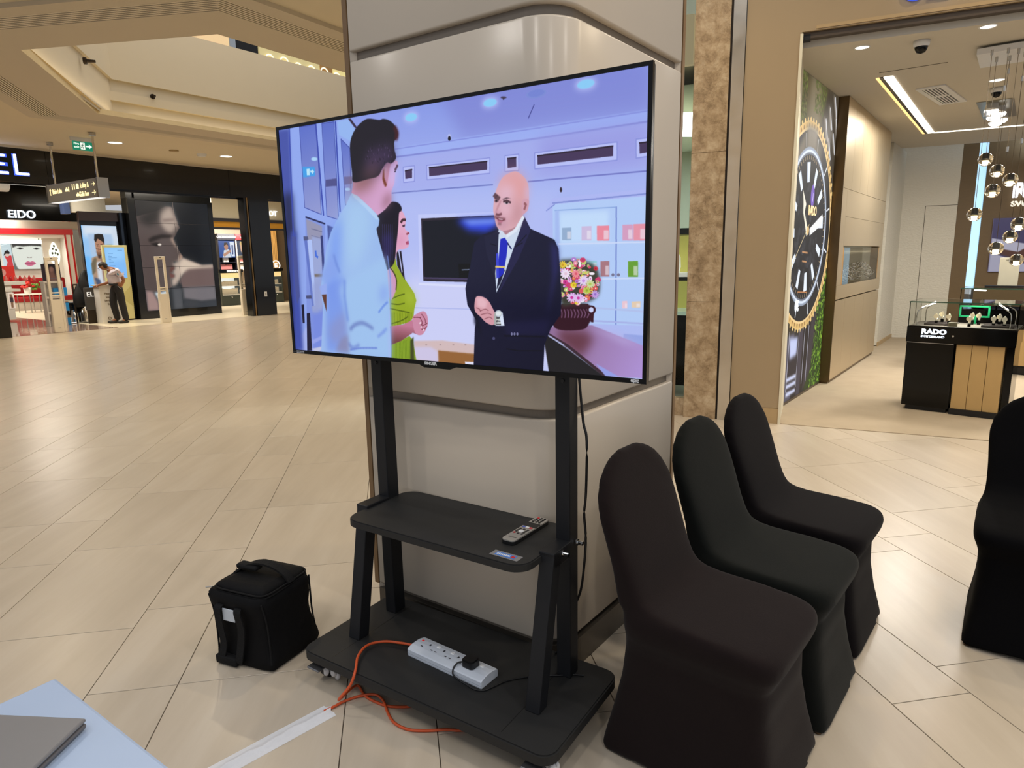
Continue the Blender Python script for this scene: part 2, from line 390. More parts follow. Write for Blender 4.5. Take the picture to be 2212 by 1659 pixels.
def wrap(z0, z1, inset, r, bev=.008):
    """a bent facing sheet with a softened upper and lower edge"""
    rings = [(z0, inset+bev), (z0+bev*.3, inset+bev*.3), (z0+bev, inset), (z1-bev, inset), (z1-bev*.3, inset+bev*.3), (z1, inset+bev), (z1, inset+.05), (z0, inset+.05)]
    pr = [outline(i, max(.02, r-i)) for z, i in rings]; n = len(pr[0]); v = []
    for (z, i), p in zip(rings, pr): v += [(q.x, q.y, z) for q in p]
    m = len(rings); f = [(i*n+k, i*n+k+1, ((i+1) % m)*n+k+1, ((i+1) % m)*n+k) for i in range(m) for k in range(n-1)]
    f += [tuple(i*n for i in range(m-1, -1, -1)), tuple(i*n+n-1 for i in range(m))]
    return MB().add(v, f, True)
col = sroot('wall_column', 'square pillar clad in glossy off-white sheets with rounded corners behind the television')
for z0, z1 in ((.132, .945), (.977, 2.205), (2.238, 4.4)):
    o = wrap(z0, z1, 0, .14).build('cladding_sheet', PIL, col)
g = outline(.022, .12); core = MB().prism([tuple(q) for q in g]+[tuple(PE-uR*.03+(PB-PE).normalized()*.06), tuple(PB), tuple(P0+uF*.03+(PB-P0).normalized()*.06)], .1, 4.4).build('column_core', GROOVE, col)
for p, d1, nrm in ((P0, uF, Vector((uF.y, -uF.x))), (PE, -uR, Vector((uR.y, -uR.x)))):
    q = [p+nrm*.004, p+d1*.022+nrm*.004, p+d1*.022-nrm*.06, p-nrm*.06]
    MB().prism([tuple(x) for x in q], .13, 4.4).build('edge_strip', WOODT, col, 'brown timber edge strip')
bo = [outline(-.004, .145), outline(.03, .11)]
MB().prism([tuple(x) for x in bo[0]]+[tuple(x) for x in bo[1][::-1]], 0, .112).build('baseboard_column', SKIRT, col, 'grey steel plinth')
MB().prism([tuple(x) for x in outline(.024, .115)]+[tuple(PB)], .0, .135).build('shadow_gap', BLKP, col)
# other two faces of the pillar
MB().prism([tuple(PE-uR*.02), tuple(PB), tuple(P0+uF*.02), tuple(P0+uF*.1+uR*.1), tuple(PE-uF*-.0-uR*.1-uF*.1)], .0, 4.4).build('back_cladding', PIL, col)
# ------------------------------------------------------------------ ceiling with the elongated void above the far walkway
IN = [Vector(p) for p in ((-5.563, 8.218), (-3.126, 7.796), (-.656, 11.68), (-1.3, 16.2), (-2.627, 17.2), (-6.701, 11.52))]
def offs(P, t):
    out = []; n = len(P)
    for i in range(n):
        a, b, c = P[i-1], P[i], P[(i+1) % n]; d1 = (b-a).normalized(); d2 = (c-b).normalized()
        n1 = Vector((d1.y, -d1.x)); n2 = Vector((d2.y, -d2.x)); m = (n1+n2).normalized(); out.append(b+m*(t/max(.4, m.dot(n1))))
    return out
def band(mb, P, Qs, zP, zQ, close=True):
    n = len(P)
    for i in range(n if close else n-1):
        j = (i+1) % n; mb.quad((*P[i], zP), (*P[j], zP), (*Qs[j], zQ), (*Qs[i], zQ))
    return mb
ceil = sroot('ceiling', 'cream painted mall ceiling with an angular stepped void')
OUT = offs(IN, 1.12)
BIG = [Vector(p) for p in ((-24, 5.4), (.7, 5.4), (1.3, 11.3), (3, 19), (-1, 29), (-24, 29))]
b = MB(); band(b, OUT, BIG, 3.965, 3.965); band(b, OUT, BIG, 4.3, 4.3); band(b, BIG, BIG, 3.965, 4.3); b.build('ceiling_field', CEIL, ceil)
b = MB(); band(b, IN, offs(IN, .62), 3.92, 3.92); band(b, offs(IN, .92), OUT, 3.92, 3.92); band(b, OUT, OUT, 3.92, 3.97)
band(b, offs(IN, .62), offs(IN, .62), 3.92, 3.99); band(b, offs(IN, .92), offs(IN, .92), 3.92, 3.99)
b.build('ceiling_band', CEILD, ceil)
b = MB(); band(b, offs(IN, .62), offs(IN, .92), 3.99, 3.99); b.build('grille_back', mat('grille_dark', (88, 78, 64), .8), ceil)
SL = mat('grille_slat', (214, 202, 180), .5, noise=.02)
b = MB()
for k in range(7):
    t = .635+.3*k/7
    A, B_ = offs(IN, t), offs(IN, t+.022); band(b, A, B_, 3.921, 3.921); band(b, A, A, 3.921, 3.95); band(b, B_, B_, 3.921, 3.95)
o = b.build('slot_grille', SL, ceil); o['kind'] = 'stuff'
W1 = [Vector(p) for p in ((-5.64, 8.10), (-3.13, 7.5), (-.5, 11.6), (-1.0, 16.4), (-3.06, 17.64), (-6.91, 12.36))]
W2 = [Vector(p) for p in ((-5.585, 8.11), (-3.13, 7.56), (-.56, 11.6), (-1.06, 16.36), (-3.0, 17.60), (-6.845, 12.33))]
W3 = [Vector(p) for p in ((-5.9, 8.0), (-3.2, 7.2), (-.2, 11.6), (-.8, 16.6), (-3.3, 17.80), (-7.08, 12.45))]
b = MB(); LZ = [4.03, 3.98, 3.97, 3.97, 3.97, 4.0]
for i in range(6):
    j = (i+1) % 6; b.quad((*IN[i], 3.92), (*IN[j], 3.92), (*IN[j], LZ[j]), (*IN[i], LZ[i])); b.quad((*IN[i], LZ[i]), (*IN[j], LZ[j]), (*W1[j], LZ[j]), (*W1[i], LZ[i]))
b.build('cove_lip', mat('cove_cream', (236, 214, 166), .7), ceil)
b = MB(); band(b, W1, W1, 3.96, 4.65); b.build('void_lower_face', CEIL, ceil)
b = MB(); sl_ = lambda P: [P[i] for i in (4, 5, 0)]
band(b, W2, W1, 4.65, 4.65); band(b, sl_(W2), sl_(W2), 4.65, 5.70, False); band(b, sl_(W2), sl_(W3), 5.70, 5.70, False); band(b, sl_(W3), sl_(W3), 4.65, 5.70, False); b.build('void_upper_face', CEIL, ceil)
b = MB(); band(b, [W1[i] for i in (0, 1, 2, 3, 4)], [W1[i] for i in (0, 1, 2, 3, 4)], 4.65, 5.2, False); b.build('void_near_face', CEIL, ceil)
# sprinkler heads and detector on the void faces
def disc(name, label, cat, p, nrm, m, r=.05, t=.05, group=None):
    b = MB(); n = Vector(nrm).normalized()
    b.cyl((0, 0, 0), tuple(n*t*.25), r, r, 14); b.cyl(tuple(n*t*.25), tuple(n*t), r*.55, r*.4, 12)
    o = b.build(name, m); o.location = p; return tag(o, label, cat, group)
nl = (W1[5]-W1[0]).normalized(); nf = (W1[4]-W1[5]).normalized()
DARKB = mat('dark_bronze', (58, 48, 38), .4, metal=.7)
disc('wall_sprinkler', 'dark side sprinkler on the left face of the ceiling void', 'sprinkler', (-6.39, 10.8, 4.522), (nl.y, -nl.x, 0), DARKB, .05, .16)
disc('wall_sprinkler', 'round dark sprinkler on the far face of the ceiling void', 'sprinkler', (-6.46, 12.89, 4.481), (nf.y, -nf.x, 0), DARKB, .045, .10)
# upper storey seen through the gap above the parapet
up = sroot('wall_upper_storey', 'lit shop fronts of the upper storey glimpsed above the parapet')
UP = W2[5]-Vector((nf.y, -nf.x))*2.6; um = Matrix.Translation((UP.x, UP.y, 0)) @ Matrix.Rotation(math.atan2(nf.y, nf.x), 4, 'Z')
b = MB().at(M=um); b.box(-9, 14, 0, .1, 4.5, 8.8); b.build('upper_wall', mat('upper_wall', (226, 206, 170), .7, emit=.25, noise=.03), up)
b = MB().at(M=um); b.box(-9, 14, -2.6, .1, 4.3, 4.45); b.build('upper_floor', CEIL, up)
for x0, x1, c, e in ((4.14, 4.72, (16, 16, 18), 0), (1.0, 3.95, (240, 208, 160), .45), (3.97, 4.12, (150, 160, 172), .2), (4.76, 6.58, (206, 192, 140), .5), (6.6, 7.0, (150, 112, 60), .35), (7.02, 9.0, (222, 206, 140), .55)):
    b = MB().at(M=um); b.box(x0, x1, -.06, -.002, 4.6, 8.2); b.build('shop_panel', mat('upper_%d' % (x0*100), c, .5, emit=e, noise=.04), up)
b = MB().at(M=um)
for k in range(7): b.torus((5.02+.42*k, -.1, 6.46+.03*math.sin(k*2)), .12, .018, 14, 5, Matrix.Rotation(R(90), 3, 'X'))
b.build('ring_motif', glow('upper_ring', (255, 244, 214), 1.), up)
lamp('AREA', 'void_lamp', (-3.8, 12.2, 8.6), 130, (1, .86, .66), 3.0, sy=6)
for a_, b_ in ((W1[5], W1[0]), (W1[5], W1[4]), (W1[0], W1[1])):
    m_ = (a_+b_)/2; d_ = (b_-a_); v_ = (Vector((sum(p.x for p in IN)/6, sum(p.y for p in IN)/6))-m_).normalized()*.08
    o = lamp('AREA', 'cove_lamp', (m_.x+v_.x, m_.y+v_.y, 4.05), 2.2, WARM, .06, target=(m_.x+v_.x, m_.y+v_.y, 6), sy=d_.length*.9)
    o.rotation_euler = (R(180), 0, math.atan2(d_.y, d_.x)+R(90))
# ceiling fittings over the far shop front
LED = glow('lamp_face', (255, 246, 226), 3.)
def downlight(p, label, z, group, r=.1):
    t = thing('downlight', label, 'ceiling light', (p[0], p[1], z), 0, group)
    MB().lathe([(r, .0), (r*1.18, -.006), (r*1.25, 0)]).build('trim_ring', WHITEP, t)
    MB().cyl((0, 0, -.001), (0, 0, .003), r, r, 18).build('lamp_lens', LED, t); return t
downlight((-8.111, 14.445), 'left recessed round downlight in the ceiling above the black fascia', 3.962, 'downlights over the black fascia', .13)
downlight((-6.669, 16.483), 'right recessed round downlight above the black fascia, nearest the television', 3.962, 'downlights over the black fascia', .13)
o = MB().cyl((0, 0, -.05), (0, 0, 0), .09, .11, 14).build('smoke_detector', WHITEP); o.location = (-7.065, 16.077, 3.963); tag(o, 'small round white detector on the ceiling between the two downlights', 'detector')
o = MB().cyl((0, 0, -.02), (0, 0, 0), .10, .10, 14).build('ceiling_sprinkler', mat('brass_dull', (170, 146, 100), .4)); o.location = (-7.417, 15.495, 3.963); tag(o, 'flat sprinkler cap on the ceiling left of the white detector', 'sprinkler')
# ------------------------------------------------------------------ left shop front (black)
shop = sroot('wall_left', 'black glossy shop front with a tall fascia and square posts', LF0, LA)
FAS = mat('fascia_black', (13, 13, 12), .2, noise=.05, coat=.2)
for x0, x1 in ((-4.5, 1.197), (1.203, 5.477), (5.483, 9.6)):
    MB().box(x0, x1, 0, .18, 3.232, 3.925).build('fascia_board', FAS, shop)
MB().box(-4.5, 9.6, -.03, .2, 3.92, 3.966).build('fascia_capping', CEILD, shop)
MB().box(-4.5, 9.6, .18, .3, 3.2, 3.3).build('fascia_soffit', FAS, shop)
for x0, x1, n in ((-.2, .1, 'post'), (5.99, 6.62, 'post')):
    MB().box(x0, x1, -.02, .3, 0, 3.24).build(n, FAS, shop)
MB().box(5.93, 5.965, -.02, .3, 0, 3.24).build('post_inlay', mat('bronze_strip', (150, 118, 76), .25, metal=.8), shop)
MB().box(5.86, 5.925, 0, .28, 0, 3.24).build('post_edge', FAS, shop)
ot = thing('wall_socket', 'small pale socket plate low on the black post beside the television', 'socket', L(6.29, -.02, .60), LA)
MB().bev(-.045, .045, -.008, 0, -.07, .07, .003).build('plate', WHITEP, ot); MB().box(-.02, .02, -.012, -.008, -.03, .03).build('switch', mat('sock_grey', (170, 168, 160), .4), ot)
# shop interior shell
SHF = mat('shop_floor_reflection', (150, 128, 116), .04, noise=.04, nscale=2, bump=.16, bscale=7)  # base colour darkened to imitate the dark red reflection of the booth
o = MB().at(LF0, LA).box(-6, 2.3, .12, 17, -.05, .003).build('floor_shop_glossy', SHF); struct(o, 'mirror-glossy tile floor inside the black shop front, its colour darkened for the reflection')
o = MB().at(LF0, LA).box(2.3, 13, .12, 17, -.05, .003).build('floor_shop_matt', mat('shop_floor_lit', (226, 214, 188), .3, noise=.03)); struct(o, 'floor inside the black shop front, coloured paler where it looks lit')  # same floor coloured paler where it looks brightly lit
sw = sroot('wall_shop_inner', 'inner walls and dark soffit of the black shop', LF0, LA)
MB().box(-6, 13, 17, 17.1, 0, 4).build('back_wall', mat('inner_cream', (214, 204, 184), .7), sw)
MB().box(-6.1, -6, 0, 17, 0, 4).build('side_wall', mat('inner_cream', ()), sw)
MB().box(13, 13.1, 0, 17, 0, 4).build('side_wall', mat('inner_cream', ()), sw)
MB().box(-6, 3.7, .3, 6.3, 3.84, 3.9).build('dark_soffit', mat('soffit_dark', (24, 23, 24), .6), sw)
# video wall
vw = thing('video_wall', 'tall wall of ten dark screens showing a man in profile, set in a black frame', 'video wall', L(0, 2.0), LA)
b = MB(); b.box(3.73, 3.915, 0, .35, 0, 3.235); b.box(5.97, 6.11, 0, .35, 0, 3.235); b.box(3.915, 5.97, 0, .35, 0, .215); b.box(3.915, 5.97, 0, .35, 3.19, 3.5); b.box(3.73, 6.11, .06, .35, 0, 3.5)
b.build('frame', FAS, vw)
pv = Pic(520, 740, [(57, 76), (1033, 128), (1165, 1482), (228, 1552)], (46, 50, 54))
pv.poly([(560, 60), (1200, 60), (1200, 1000), (600, 800)], (22, 28, 36), 40, .9)
pv.poly([(0, 0), (420, 60), (470, 150), (440, 200), (380, 350), (400, 480), (120, 560), (60, 300)], (52, 50, 50), 25)
face = [(60, 300), (360, 220), (430, 180), (470, 160), (550, 165), (575, 200), (600, 290), (630, 370), (662, 440), (630, 490), (600, 560), (575, 600), (590, 640), (650, 740), (700, 820), (690, 860), (650, 885), (580, 890), (590, 940), (605, 965), (575, 1010), (560, 1030), (595, 1070), (590, 1095), (545, 1130), (545, 1180), (560, 1230), (420, 1300), (200, 1280), (120, 900)]
pv.poly(face, (88, 78, 76), 3)
pv.poly([(120, 560), (330, 560), (300, 900), (380, 1290), (190, 1290), (140, 800)], (84, 72, 70), 30)
pv.poly([(380, 250), (430, 180), (550, 165), (600, 290), (640, 400), (560, 520), (470, 480), (410, 400)], (176, 160, 148), 14, .9)
pv.poly([(430, 330), (590, 320), (600, 350), (440, 370)], (120, 104, 98), 8, .8)
pv.poly([(280, 190), (420, 150), (480, 130), (470, 170), (400, 230), (360, 360), (240, 420), (90, 330)], (44, 42, 42), 20, .9)
pv.poly([(240, 600), (300, 560), (420, 530), (560, 545), (560, 570), (420, 580), (260, 640)], (40, 34, 34), 7)
pv.poly([(560, 560), (580, 590), (640, 720), (600, 690), (540, 600)], (180, 156, 140), 8, .8)
pv.poly([(260, 660), (350, 640), (420, 660), (360, 690)], (34, 28, 28), 4); pv.ell(392, 668, 26, 16, (206, 196, 186), 3)
pv.poly([(660, 780), (700, 820), (690, 860), (640, 880)], (150, 126, 112), 5)
pv.poly([(560, 930), (690, 850), (780, 900), (700, 1080), (620, 1200), (560, 1230), (550, 1130), (600, 1080), (560, 1030), (605, 965)], (176, 160, 148), 10)
pv.poly([(540, 960), (600, 965), (560, 1025), (525, 1030)], (96, 66, 62), 5); pv.poly([(525, 1040), (595, 1072), (585, 1098), (540, 1110)], (110, 74, 70), 5)
pv.poly([(695, 842), (800, 880), (960, 940), (1115, 932), (1140, 1220), (700, 1240), (660, 1150), (720, 1040)], (108, 92, 90), 5)
pv.poly([(695, 842), (800, 880), (960, 940), (1115, 932), (1115, 965), (940, 975), (780, 990), (680, 1060), (660, 950)], (196, 180, 164), 9)
pv.poly([(700, 1235), (1140, 1215), (1165, 1400), (960, 1420), (720, 1390)], (112, 108, 112), 8); pv.poly([(560, 1240), (690, 1235), (720, 1520), (590, 1530)], (84, 86, 90), 10)
pv.poly([(720, 1380), (960, 1420), (1165, 1390), (1165, 1490), (710, 1510)], (62, 66, 72), 8)
pv.poly([(200, 1275), (300, 1290), (380, 1440), (390, 1545), (228, 1552)], (150, 126, 122), 8); pv.poly([(320, 1300), (420, 1295), (520, 1260), (430, 1500)], (186, 196, 202), 6)
pv.a = np.clip(pv.a*1.22-.07, 0, 1)
pvm = picmat('video_wall_picture', pv, .9, .2)
for r_ in range(5):
    for c_ in range(2):
        x0 = 3.922+1.022*c_; z0 = .222+.593*r_; o = panel('screen', pvm, vw, x0, x0+1.014, z0, z0+.585, -.012, .012, (c_/2, r_/5, (c_+1)/2, (r_+1)/5))
# kiosk with backlit poster
kp = thing('poster_lightbox', 'tall backlit poster of a man in an open shirt, black surround, behind the guard', 'lightbox', L(0, 2.3), LA)
MB().box(2.63, 3.715, .02, .14, 0, 2.85).build('surround', FAS, kp)
MB().box(2.61, 3.72, -.03, .02, 2.62, 2.85).build('header', mat('kiosk_header', (40, 26, 18), .2, coat=.3), kp)
MB().box(3.58, 3.715, -.1, .04, 0, 2.85).build('side_fin', mat('fin_chrome', (60, 66, 74), .12, metal=.9), kp)
pp = Pic(260, 560, [(1108, 170), (1535, 140), (1640, 905), (1205, 935)], (150, 196, 240))
pp.poly([(1100, 160), (1540, 130), (1545, 260), (1120, 280)], (214, 224, 236), 20); pp.poly([(1100, 500), (1200, 480), (1290, 940), (1200, 940)], (110, 186, 250), 10); pp.poly([(1180, 250), (1480, 230), (1500, 470), (1220, 480)], (170, 196, 226), 6)
pp.poly([(1480, 150), (1560, 150), (1600, 480), (1500, 470)], (206, 218, 232), 10); pp.poly([(1390, 350), (1485, 340), (1500, 470), (1400, 460)], (150, 160, 120), 6)
pp.poly([(1220, 500), (1290, 470), (1340, 500), (1370, 700), (1330, 940), (1270, 900), (1240, 700)], (172, 140, 116), 4); pp.poly([(1280, 540), (1370, 520), (1420, 760), (1380, 930), (1320, 900)], (206, 212, 222), 5); pp.poly([(1330, 480), (1420, 470), (1400, 690), (1370, 760)], (150, 112, 90), 5)
pp.poly([(1215, 560), (1260, 490), (1285, 500), (1270, 640), (1230, 680)], (110, 100, 80), 4); pp.poly([(1250, 700), (1320, 720), (1390, 920), (1330, 900)], (70, 82, 110), 5)
pp.poly([(1265, 300), (1290, 270), (1370, 300), (1385, 400), (1350, 460), (1300, 470), (1275, 390)], (178, 130, 104), 3, smooth=True); pp.poly([(1258, 310), (1262, 250), (1310, 240), (1365, 240), (1382, 290), (1384, 350), (1368, 320), (1300, 290), (1278, 330)], (32, 26, 24), 3); pp.poly([(1275, 395), (1350, 400), (1340, 405), (1280, 402)], (60, 40, 34), 2); pp.poly([(1295, 455), (1350, 455), (1330, 500), (1305, 495)], (74, 52, 44), 4)
for x_ in (1300, 1350): pp.ell(x_, 366, 9, 5, (40, 28, 24), 1.5); pp.line([(x_-16, 350), (x_+16, 350)], 3, (50, 36, 30), 1.2)
pp.line([(1318, 366), (1306, 412), (1322, 418)], 3, (130, 90, 70), 1.5); pp.line([(1298, 440), (1336, 440)], 3, (110, 60, 54), 1.5); pp.poly([(1276, 420), (1300, 430), (1350, 425), (1372, 400), (1350, 460), (1300, 470)], (96, 68, 54), 5, .55)
panel('poster', picmat('poster_man', pp, 1.0), kp, 2.66, 3.5, .62, 2.5, -.012, .03)
# directory totem, counter, guard
dt = thing('directory_totem', 'pale gold information totem with a blue screen, directly behind the guard', 'totem', L(0, 2.12), LA)
MB().bev(3.0, 3.62, -.03, .05, .04, 2.0, .006).build('body', mat('totem_gold', (206, 198, 140), .4, noise=.03), dt); MB().box(3.04, 3.58, -.02, .04, .003, .04).build('plinth', DARKB, dt)
b = MB(); b.add([(3.0, -.034, .95), (3.0, -.034, .35), (3.32, -.034, .65), (3.62, -.034, .95), (3.62, -.034, .35)], [(0, 1, 2), (3, 2, 4)]); b.build('diamond_pattern', mat('totem_gold2', (190, 180, 118), .4), dt)
dp = Pic(200, 320, [(0, 0), (200, 0), (200, 320), (0, 320)], (128, 186, 246)); dp.poly([(0, 0), (200, 0), (200, 120), (0, 160)], (150, 204, 252), 30)
for i, (y, wd) in enumerate(((64, 50), (80, 20), (92, 34), (108, 84), (126, 24), (138, 40), (152, 48), (190, 60))): dp.line([(30, y), (30+wd, y)], 3, (70, 120, 176), .6)
dp.line([(130, 30), (176, 30)], 4, (80, 120, 160), .8); dp.line([(140, 286), (170, 286)], 4, (80, 120, 160), .8)
panel('screen', picmat('directory_screen', dp, 1.0), dt, 3.05, 3.54, 1.14, 1.94, -.04, .012)
ct = thing('service_counter', 'narrow white counter with brown lettering that the guard leans on', 'counter', L(0, 1.68), LA)
CW = mat('counter_white', (226, 222, 214), .35, noise=.02)
MB().bev(2.626, 3.176, 0, .34, .003, .96, .01).build('body', CW, ct); MB().bev(2.586, 3.216, -.03, .37, .96, .99, .006).build('top', CW, ct)
BRN = mat('counter_print', (112, 92, 62), .5)
for i, s_ in enumerate(('Please', 'wait', 'before', 'Be')): text('lettering', s_, .075, BRN, ct, (2.826, -.004, .74-.09*i), .004, 'CENTER')
b = MB(); b.torus((2.796, -.006, .13), .035, .006, 16, 5, Matrix.Rotation(R(90), 3, 'X')); b.build('round_mark', BRN, ct)
# hanging direction sign
sg = thing('direction_sign', 'grey hanging direction sign with yellow lettering on two steel rods', 'sign', (-9.408, 14.2, 3.92), R(-33.14))
SGM = mat('sign_grey', (118, 116, 114), .35, metal=.3, noise=.03)
MB().bev(-.16, 1.86, 0, .2, -1.15, -.8, .006).build('sign_box', SGM, sg)
MB().box(-.2, -.161, -.004, .204, -1.16, -.79).build('end_cap', STEEL, sg); MB().box(1.861, 1.90, -.004, .204, -1.16, -.79).build('end_cap', STEEL, sg)
MB().box(-.12, 1.82, .03, .17, -1.158, -1.151).build('lit_underside', glow('sign_light', (236, 240, 244), .8), sg)
for x in (0, 1.73):
    MB().cyl((x, .1, -.8), (x, .1, 0), .022, n=10).build('hanging_rod', CHROME, sg); MB().cyl((x, .1, -.012), (x, .1, .04), .06, n=12).build('ceiling_plate', STEEL, sg)
YEL = glow('sign_yellow', (252, 232, 176), 1.0)
text('lettering', 'Beira Lake', .13, YEL, sg, (.07, -.003, -.99), .004, sx=.72, bold=.002); text('lettering', 'Lobby A', .13, YEL, sg, (1.24, -.003, -.945), .004, sx=.72, bold=.002); text('lettering', 'Galle Face', .13, YEL, sg, (1.19, -.003, -1.105), .004, sx=.64, bold=.002)
def arrow(x, z, ang, k=.07):
    b = MB(); M = Matrix.Translation((x, -.004, z)) @ Matrix.Rotation(ang, 4, 'Y'); b.at(M=M)
    b.box(-k, k, 0, .004, -.006, .006)
    for s_ in (1, -1): b.add([(k, 0, 0), (k-.045, 0, .045*s_), (k-.056, 0, .036*s_), (k-.018, 0, 0)], [(0, 1, 2, 3)])
    b.build('arrow', YEL, sg)
arrow(-.02, -.945, R(-90)); arrow(1.73, -.9, 0); arrow(1.73, -1.06, 0)
for x, z in ((.62, -.955), (1.05, -1.075)):       # car and person pictograms
    b = MB(); b.bev(x, x+.11, -.006, 0, z-.02, z+.022, .006, 1); b.add([(x+.02, -.004, z+.022), (x+.035, -.004, z+.052), (x+.08, -.004, z+.052), (x+.095, -.004, z+.022)], [(0, 1, 2, 3)])
    b.cyl((x+.14, -.005, z+.05), (x+.14, 0, z+.05), .014, n=8); b.box(x+.128, x+.152, -.006, 0, z-.03, z+.034); b.build('pictogram', YEL, sg)
for x in (.92, 1.0): b = MB(); b.cyl((x, -.005, -.868), (x, 0, -.868), .014, n=8); b.box(x-.012, x+.012, -.006, 0, -.96, -.884); b.build('pictogram', YEL, sg)
b = MB(); b.bev(1.07, 1.17, -.006, 0, -.955, -.87, .005, 1); b.box(1.1, 1.14, -.006, 0, -.87, -.855); b.build('pictogram', YEL, sg)
# fire exit sign
ex = thing('exit_sign', 'green fire exit sign with a running figure hung under the ceiling', 'exit sign', (-8.425, 13.867, 3.92), LA)
MB().bev(-.19, .17, -.015, .015, -.195, -.03, .003).build('sign_plate', mat('exit_green', (28, 158, 128), .4, emit=.35, noise=.02), ex)
MB().box(-.22, .2, -.02, .02, -.03, .045).build('mounting_bar', WHITEP, ex)
WE = glow('exit_white', (240, 252, 246), .9)
text('lettering', 'Fire', .062, WE, ex, (-.175, -.018, -.095), .003, bold=.001); text('lettering', 'exit', .062, WE, ex, (-.175, -.018, -.155), .003, bold=.001)
MB().box(-.055, .025, -.0175, -.015, -.175, -.05).build('door_symbol', WE, ex)
GE = mat('exit_green_dark', (20, 140, 112), .4)
b = MB(); b.cyl((-.005, -.0195, -.07), (-.005, -.017, -.07), .01, n=8)
for q in (((-.012, -.085), (-.03, -.125)), ((-.03, -.125), (0, -.14)), ((0, -.14), (-.012, -.165)), ((-.03, -.125), (-.05, -.155)), ((-.015, -.09), (.012, -.108)), ((-.015, -.09), (-.042, -.1))):
    b.cyl((q[0][0], -.0185, q[0][1]), (q[1][0], -.0185, q[1][1]), .006, n=6)
b.build('running_figure', GE, ex)
b = MB(); b.box(.04, .11, -.018, -.015, -.125, -.1); b.add([(.1, -.018, -.07), (.1, -.018, -.155), (.155, -.018, -.1125)], [(0, 1, 2)]); b.build('arrow', WE, ex)
# illuminated letters
LW = glow('letter_white', (232, 242, 255), 2.2); LB_ = glow('letter_halo', (60, 90, 220), .9)
sgn = thing('shop_letters', 'large glowing white letters on the black fascia, cut by the left edge', 'shop sign', L(0, -.05), LA)
b = MB()
for z in (3.40, 3.575, 3.745): b.bev(.1, .47-.03*(z > 3.5)-.02*(3.5 < z < 3.7), -.03, .01, z-.022, z+.022, .015, 2)
b.bev(.06, .105, -.03, .01, 3.378, 3.767, .015, 2); b.build('letter', LW, sgn)
b = MB(); b.bev(.59, .64, -.03, .01, 3.378, 3.79, .015, 2); b.bev(.6, .84, -.03, .01, 3.378, 3.424, .015, 2); b.build('letter', LW, sgn)
b = MB(); b.box(.575, .655, .015, .03, 3.365, 3.80); b.box(.58, .85, .015, .03, 3.362, 3.438)
for z in (3.40, 3.575, 3.745): b.box(.05, .48, .015, .03, z-.036, z+.036)
b.build('halo_edge', LB_, sgn)
sg2 = thing('brand_letters', 'white letters on the black band above the red and white booth', 'shop sign', L(0, 6.0), LA)
text('lettering', 'EIDO', 0.218/.70, LW, sg2, (2.273, -.06, 2.854), .05, bold=.001, sx=0.957)
bnd = struct(MB().at(L(0, 6.0), LA).box(-3, 4.255, 0, .25, 2.797, 3.83).build('trim_1', FAS), 'black band carrying white letters above the booth')
# booth at the back: red header, white frame, portrait poster, red sofa
bo_ = sroot('wall_booth', 'white display booth with a red header band and grey soffit', L(0, 11.0), LA)
BW = mat('booth_white', (236, 232, 222), .35, noise=.02); RED = mat('booth_red', (196, 22, 30), .35, noise=.04); RED2 = mat('sofa_red', (150, 10, 18), .4, noise=.08)
BG = mat('booth_grey', (176, 166, 152), .7, noise=.02)
ZB = 2.793; ZR = 2.601; SR = 5.795
MB().box(-3, SR+.5, -.1, .1, ZB, 3.92).build('soffit_panel', BG, bo_)
MB().box(-3, SR, -.16, .1, ZR, ZB).build('header_band', RED, bo_)
MB().box(-3, 4.885, .5, .6, 0, ZR).build('back_panel', BW, bo_)
MB().box(-3, 5.509, -.1, .5, ZR-.12, ZR).build('top_frame', BW, bo_)
MB().box(5.509, SR, -.12, .6, 0, ZR).build('side_pier', BW, bo_)
MB().box(4.914, 5.509, .3, .6, 0, ZR).build('side_niche', BW, bo_)
for x in (5.539, 5.738): MB().box(x-.03, x+.02, -.14, -.12, .3, ZR).build('edge_line', RED, bo_)
MB().box(-3, 4.914, .3, .5, ZR-.32, ZR-.2).build('light_trough', glow('booth_light', (250, 255, 240), 1.6), bo_)
lamp('AREA', 'booth_lamp', tuple(L(2.0, 10.6, 3.2)), 180, WHITE, 4.0, target=tuple(L(2.0, 11.3, 1.0)), sy=.6)
fp = thing('portrait_poster', 'large backlit portrait of a pale face with a black fringe and pink lips', 'poster', L(0, 11.45), LA)
pf = Pic(340, 290, [(150, 370), (560, 365), (600, 715), (200, 720)], (98, 104, 100))
pf.poly([(160, 380), (545, 375), (560, 560), (530, 690), (470, 735), (280, 735), (220, 680), (180, 560)], (214, 218, 208), 4, smooth=True)
pf.poly([(140, 360), (570, 355), (560, 440), (520, 425), (400, 420), (300, 432), (220, 425), (175, 450)], (58, 58, 58), 4)
for x in range(200, 560, 22): pf.line([(x, 360), (x-8, 428)], 3, (30, 30, 30), 1, .5)
for x in (264, 466): pf.poly([(x-44, 458), (x-10, 442), (x+34, 448), (x+40, 466), (x, 474), (x-30, 468)], (130, 130, 126), 2); pf.ell(x, 458, 17, 13, (40, 40, 40), 1.5)
pf.poly([(345, 560), (375, 575), (410, 562), (405, 578), (350, 578)], (150, 140, 134), 3)
pf.poly([(318, 650), (355, 620), (385, 628), (415, 620), (456, 646), (410, 676), (360, 678)], (190, 96, 126), 2, smooth=True); pf.line([(322, 650), (385, 650), (452, 646)], 3, (110, 50, 70), 1)
panel('picture', picmat('portrait', pf, 1.1), fp, 3.995, 5.011, 1.395, 2.359, -.06, .06)
fp2 = thing('side_poster', 'small pale poster of a seated girl in red left of the portrait', 'poster', L(0, 11.35), LA)
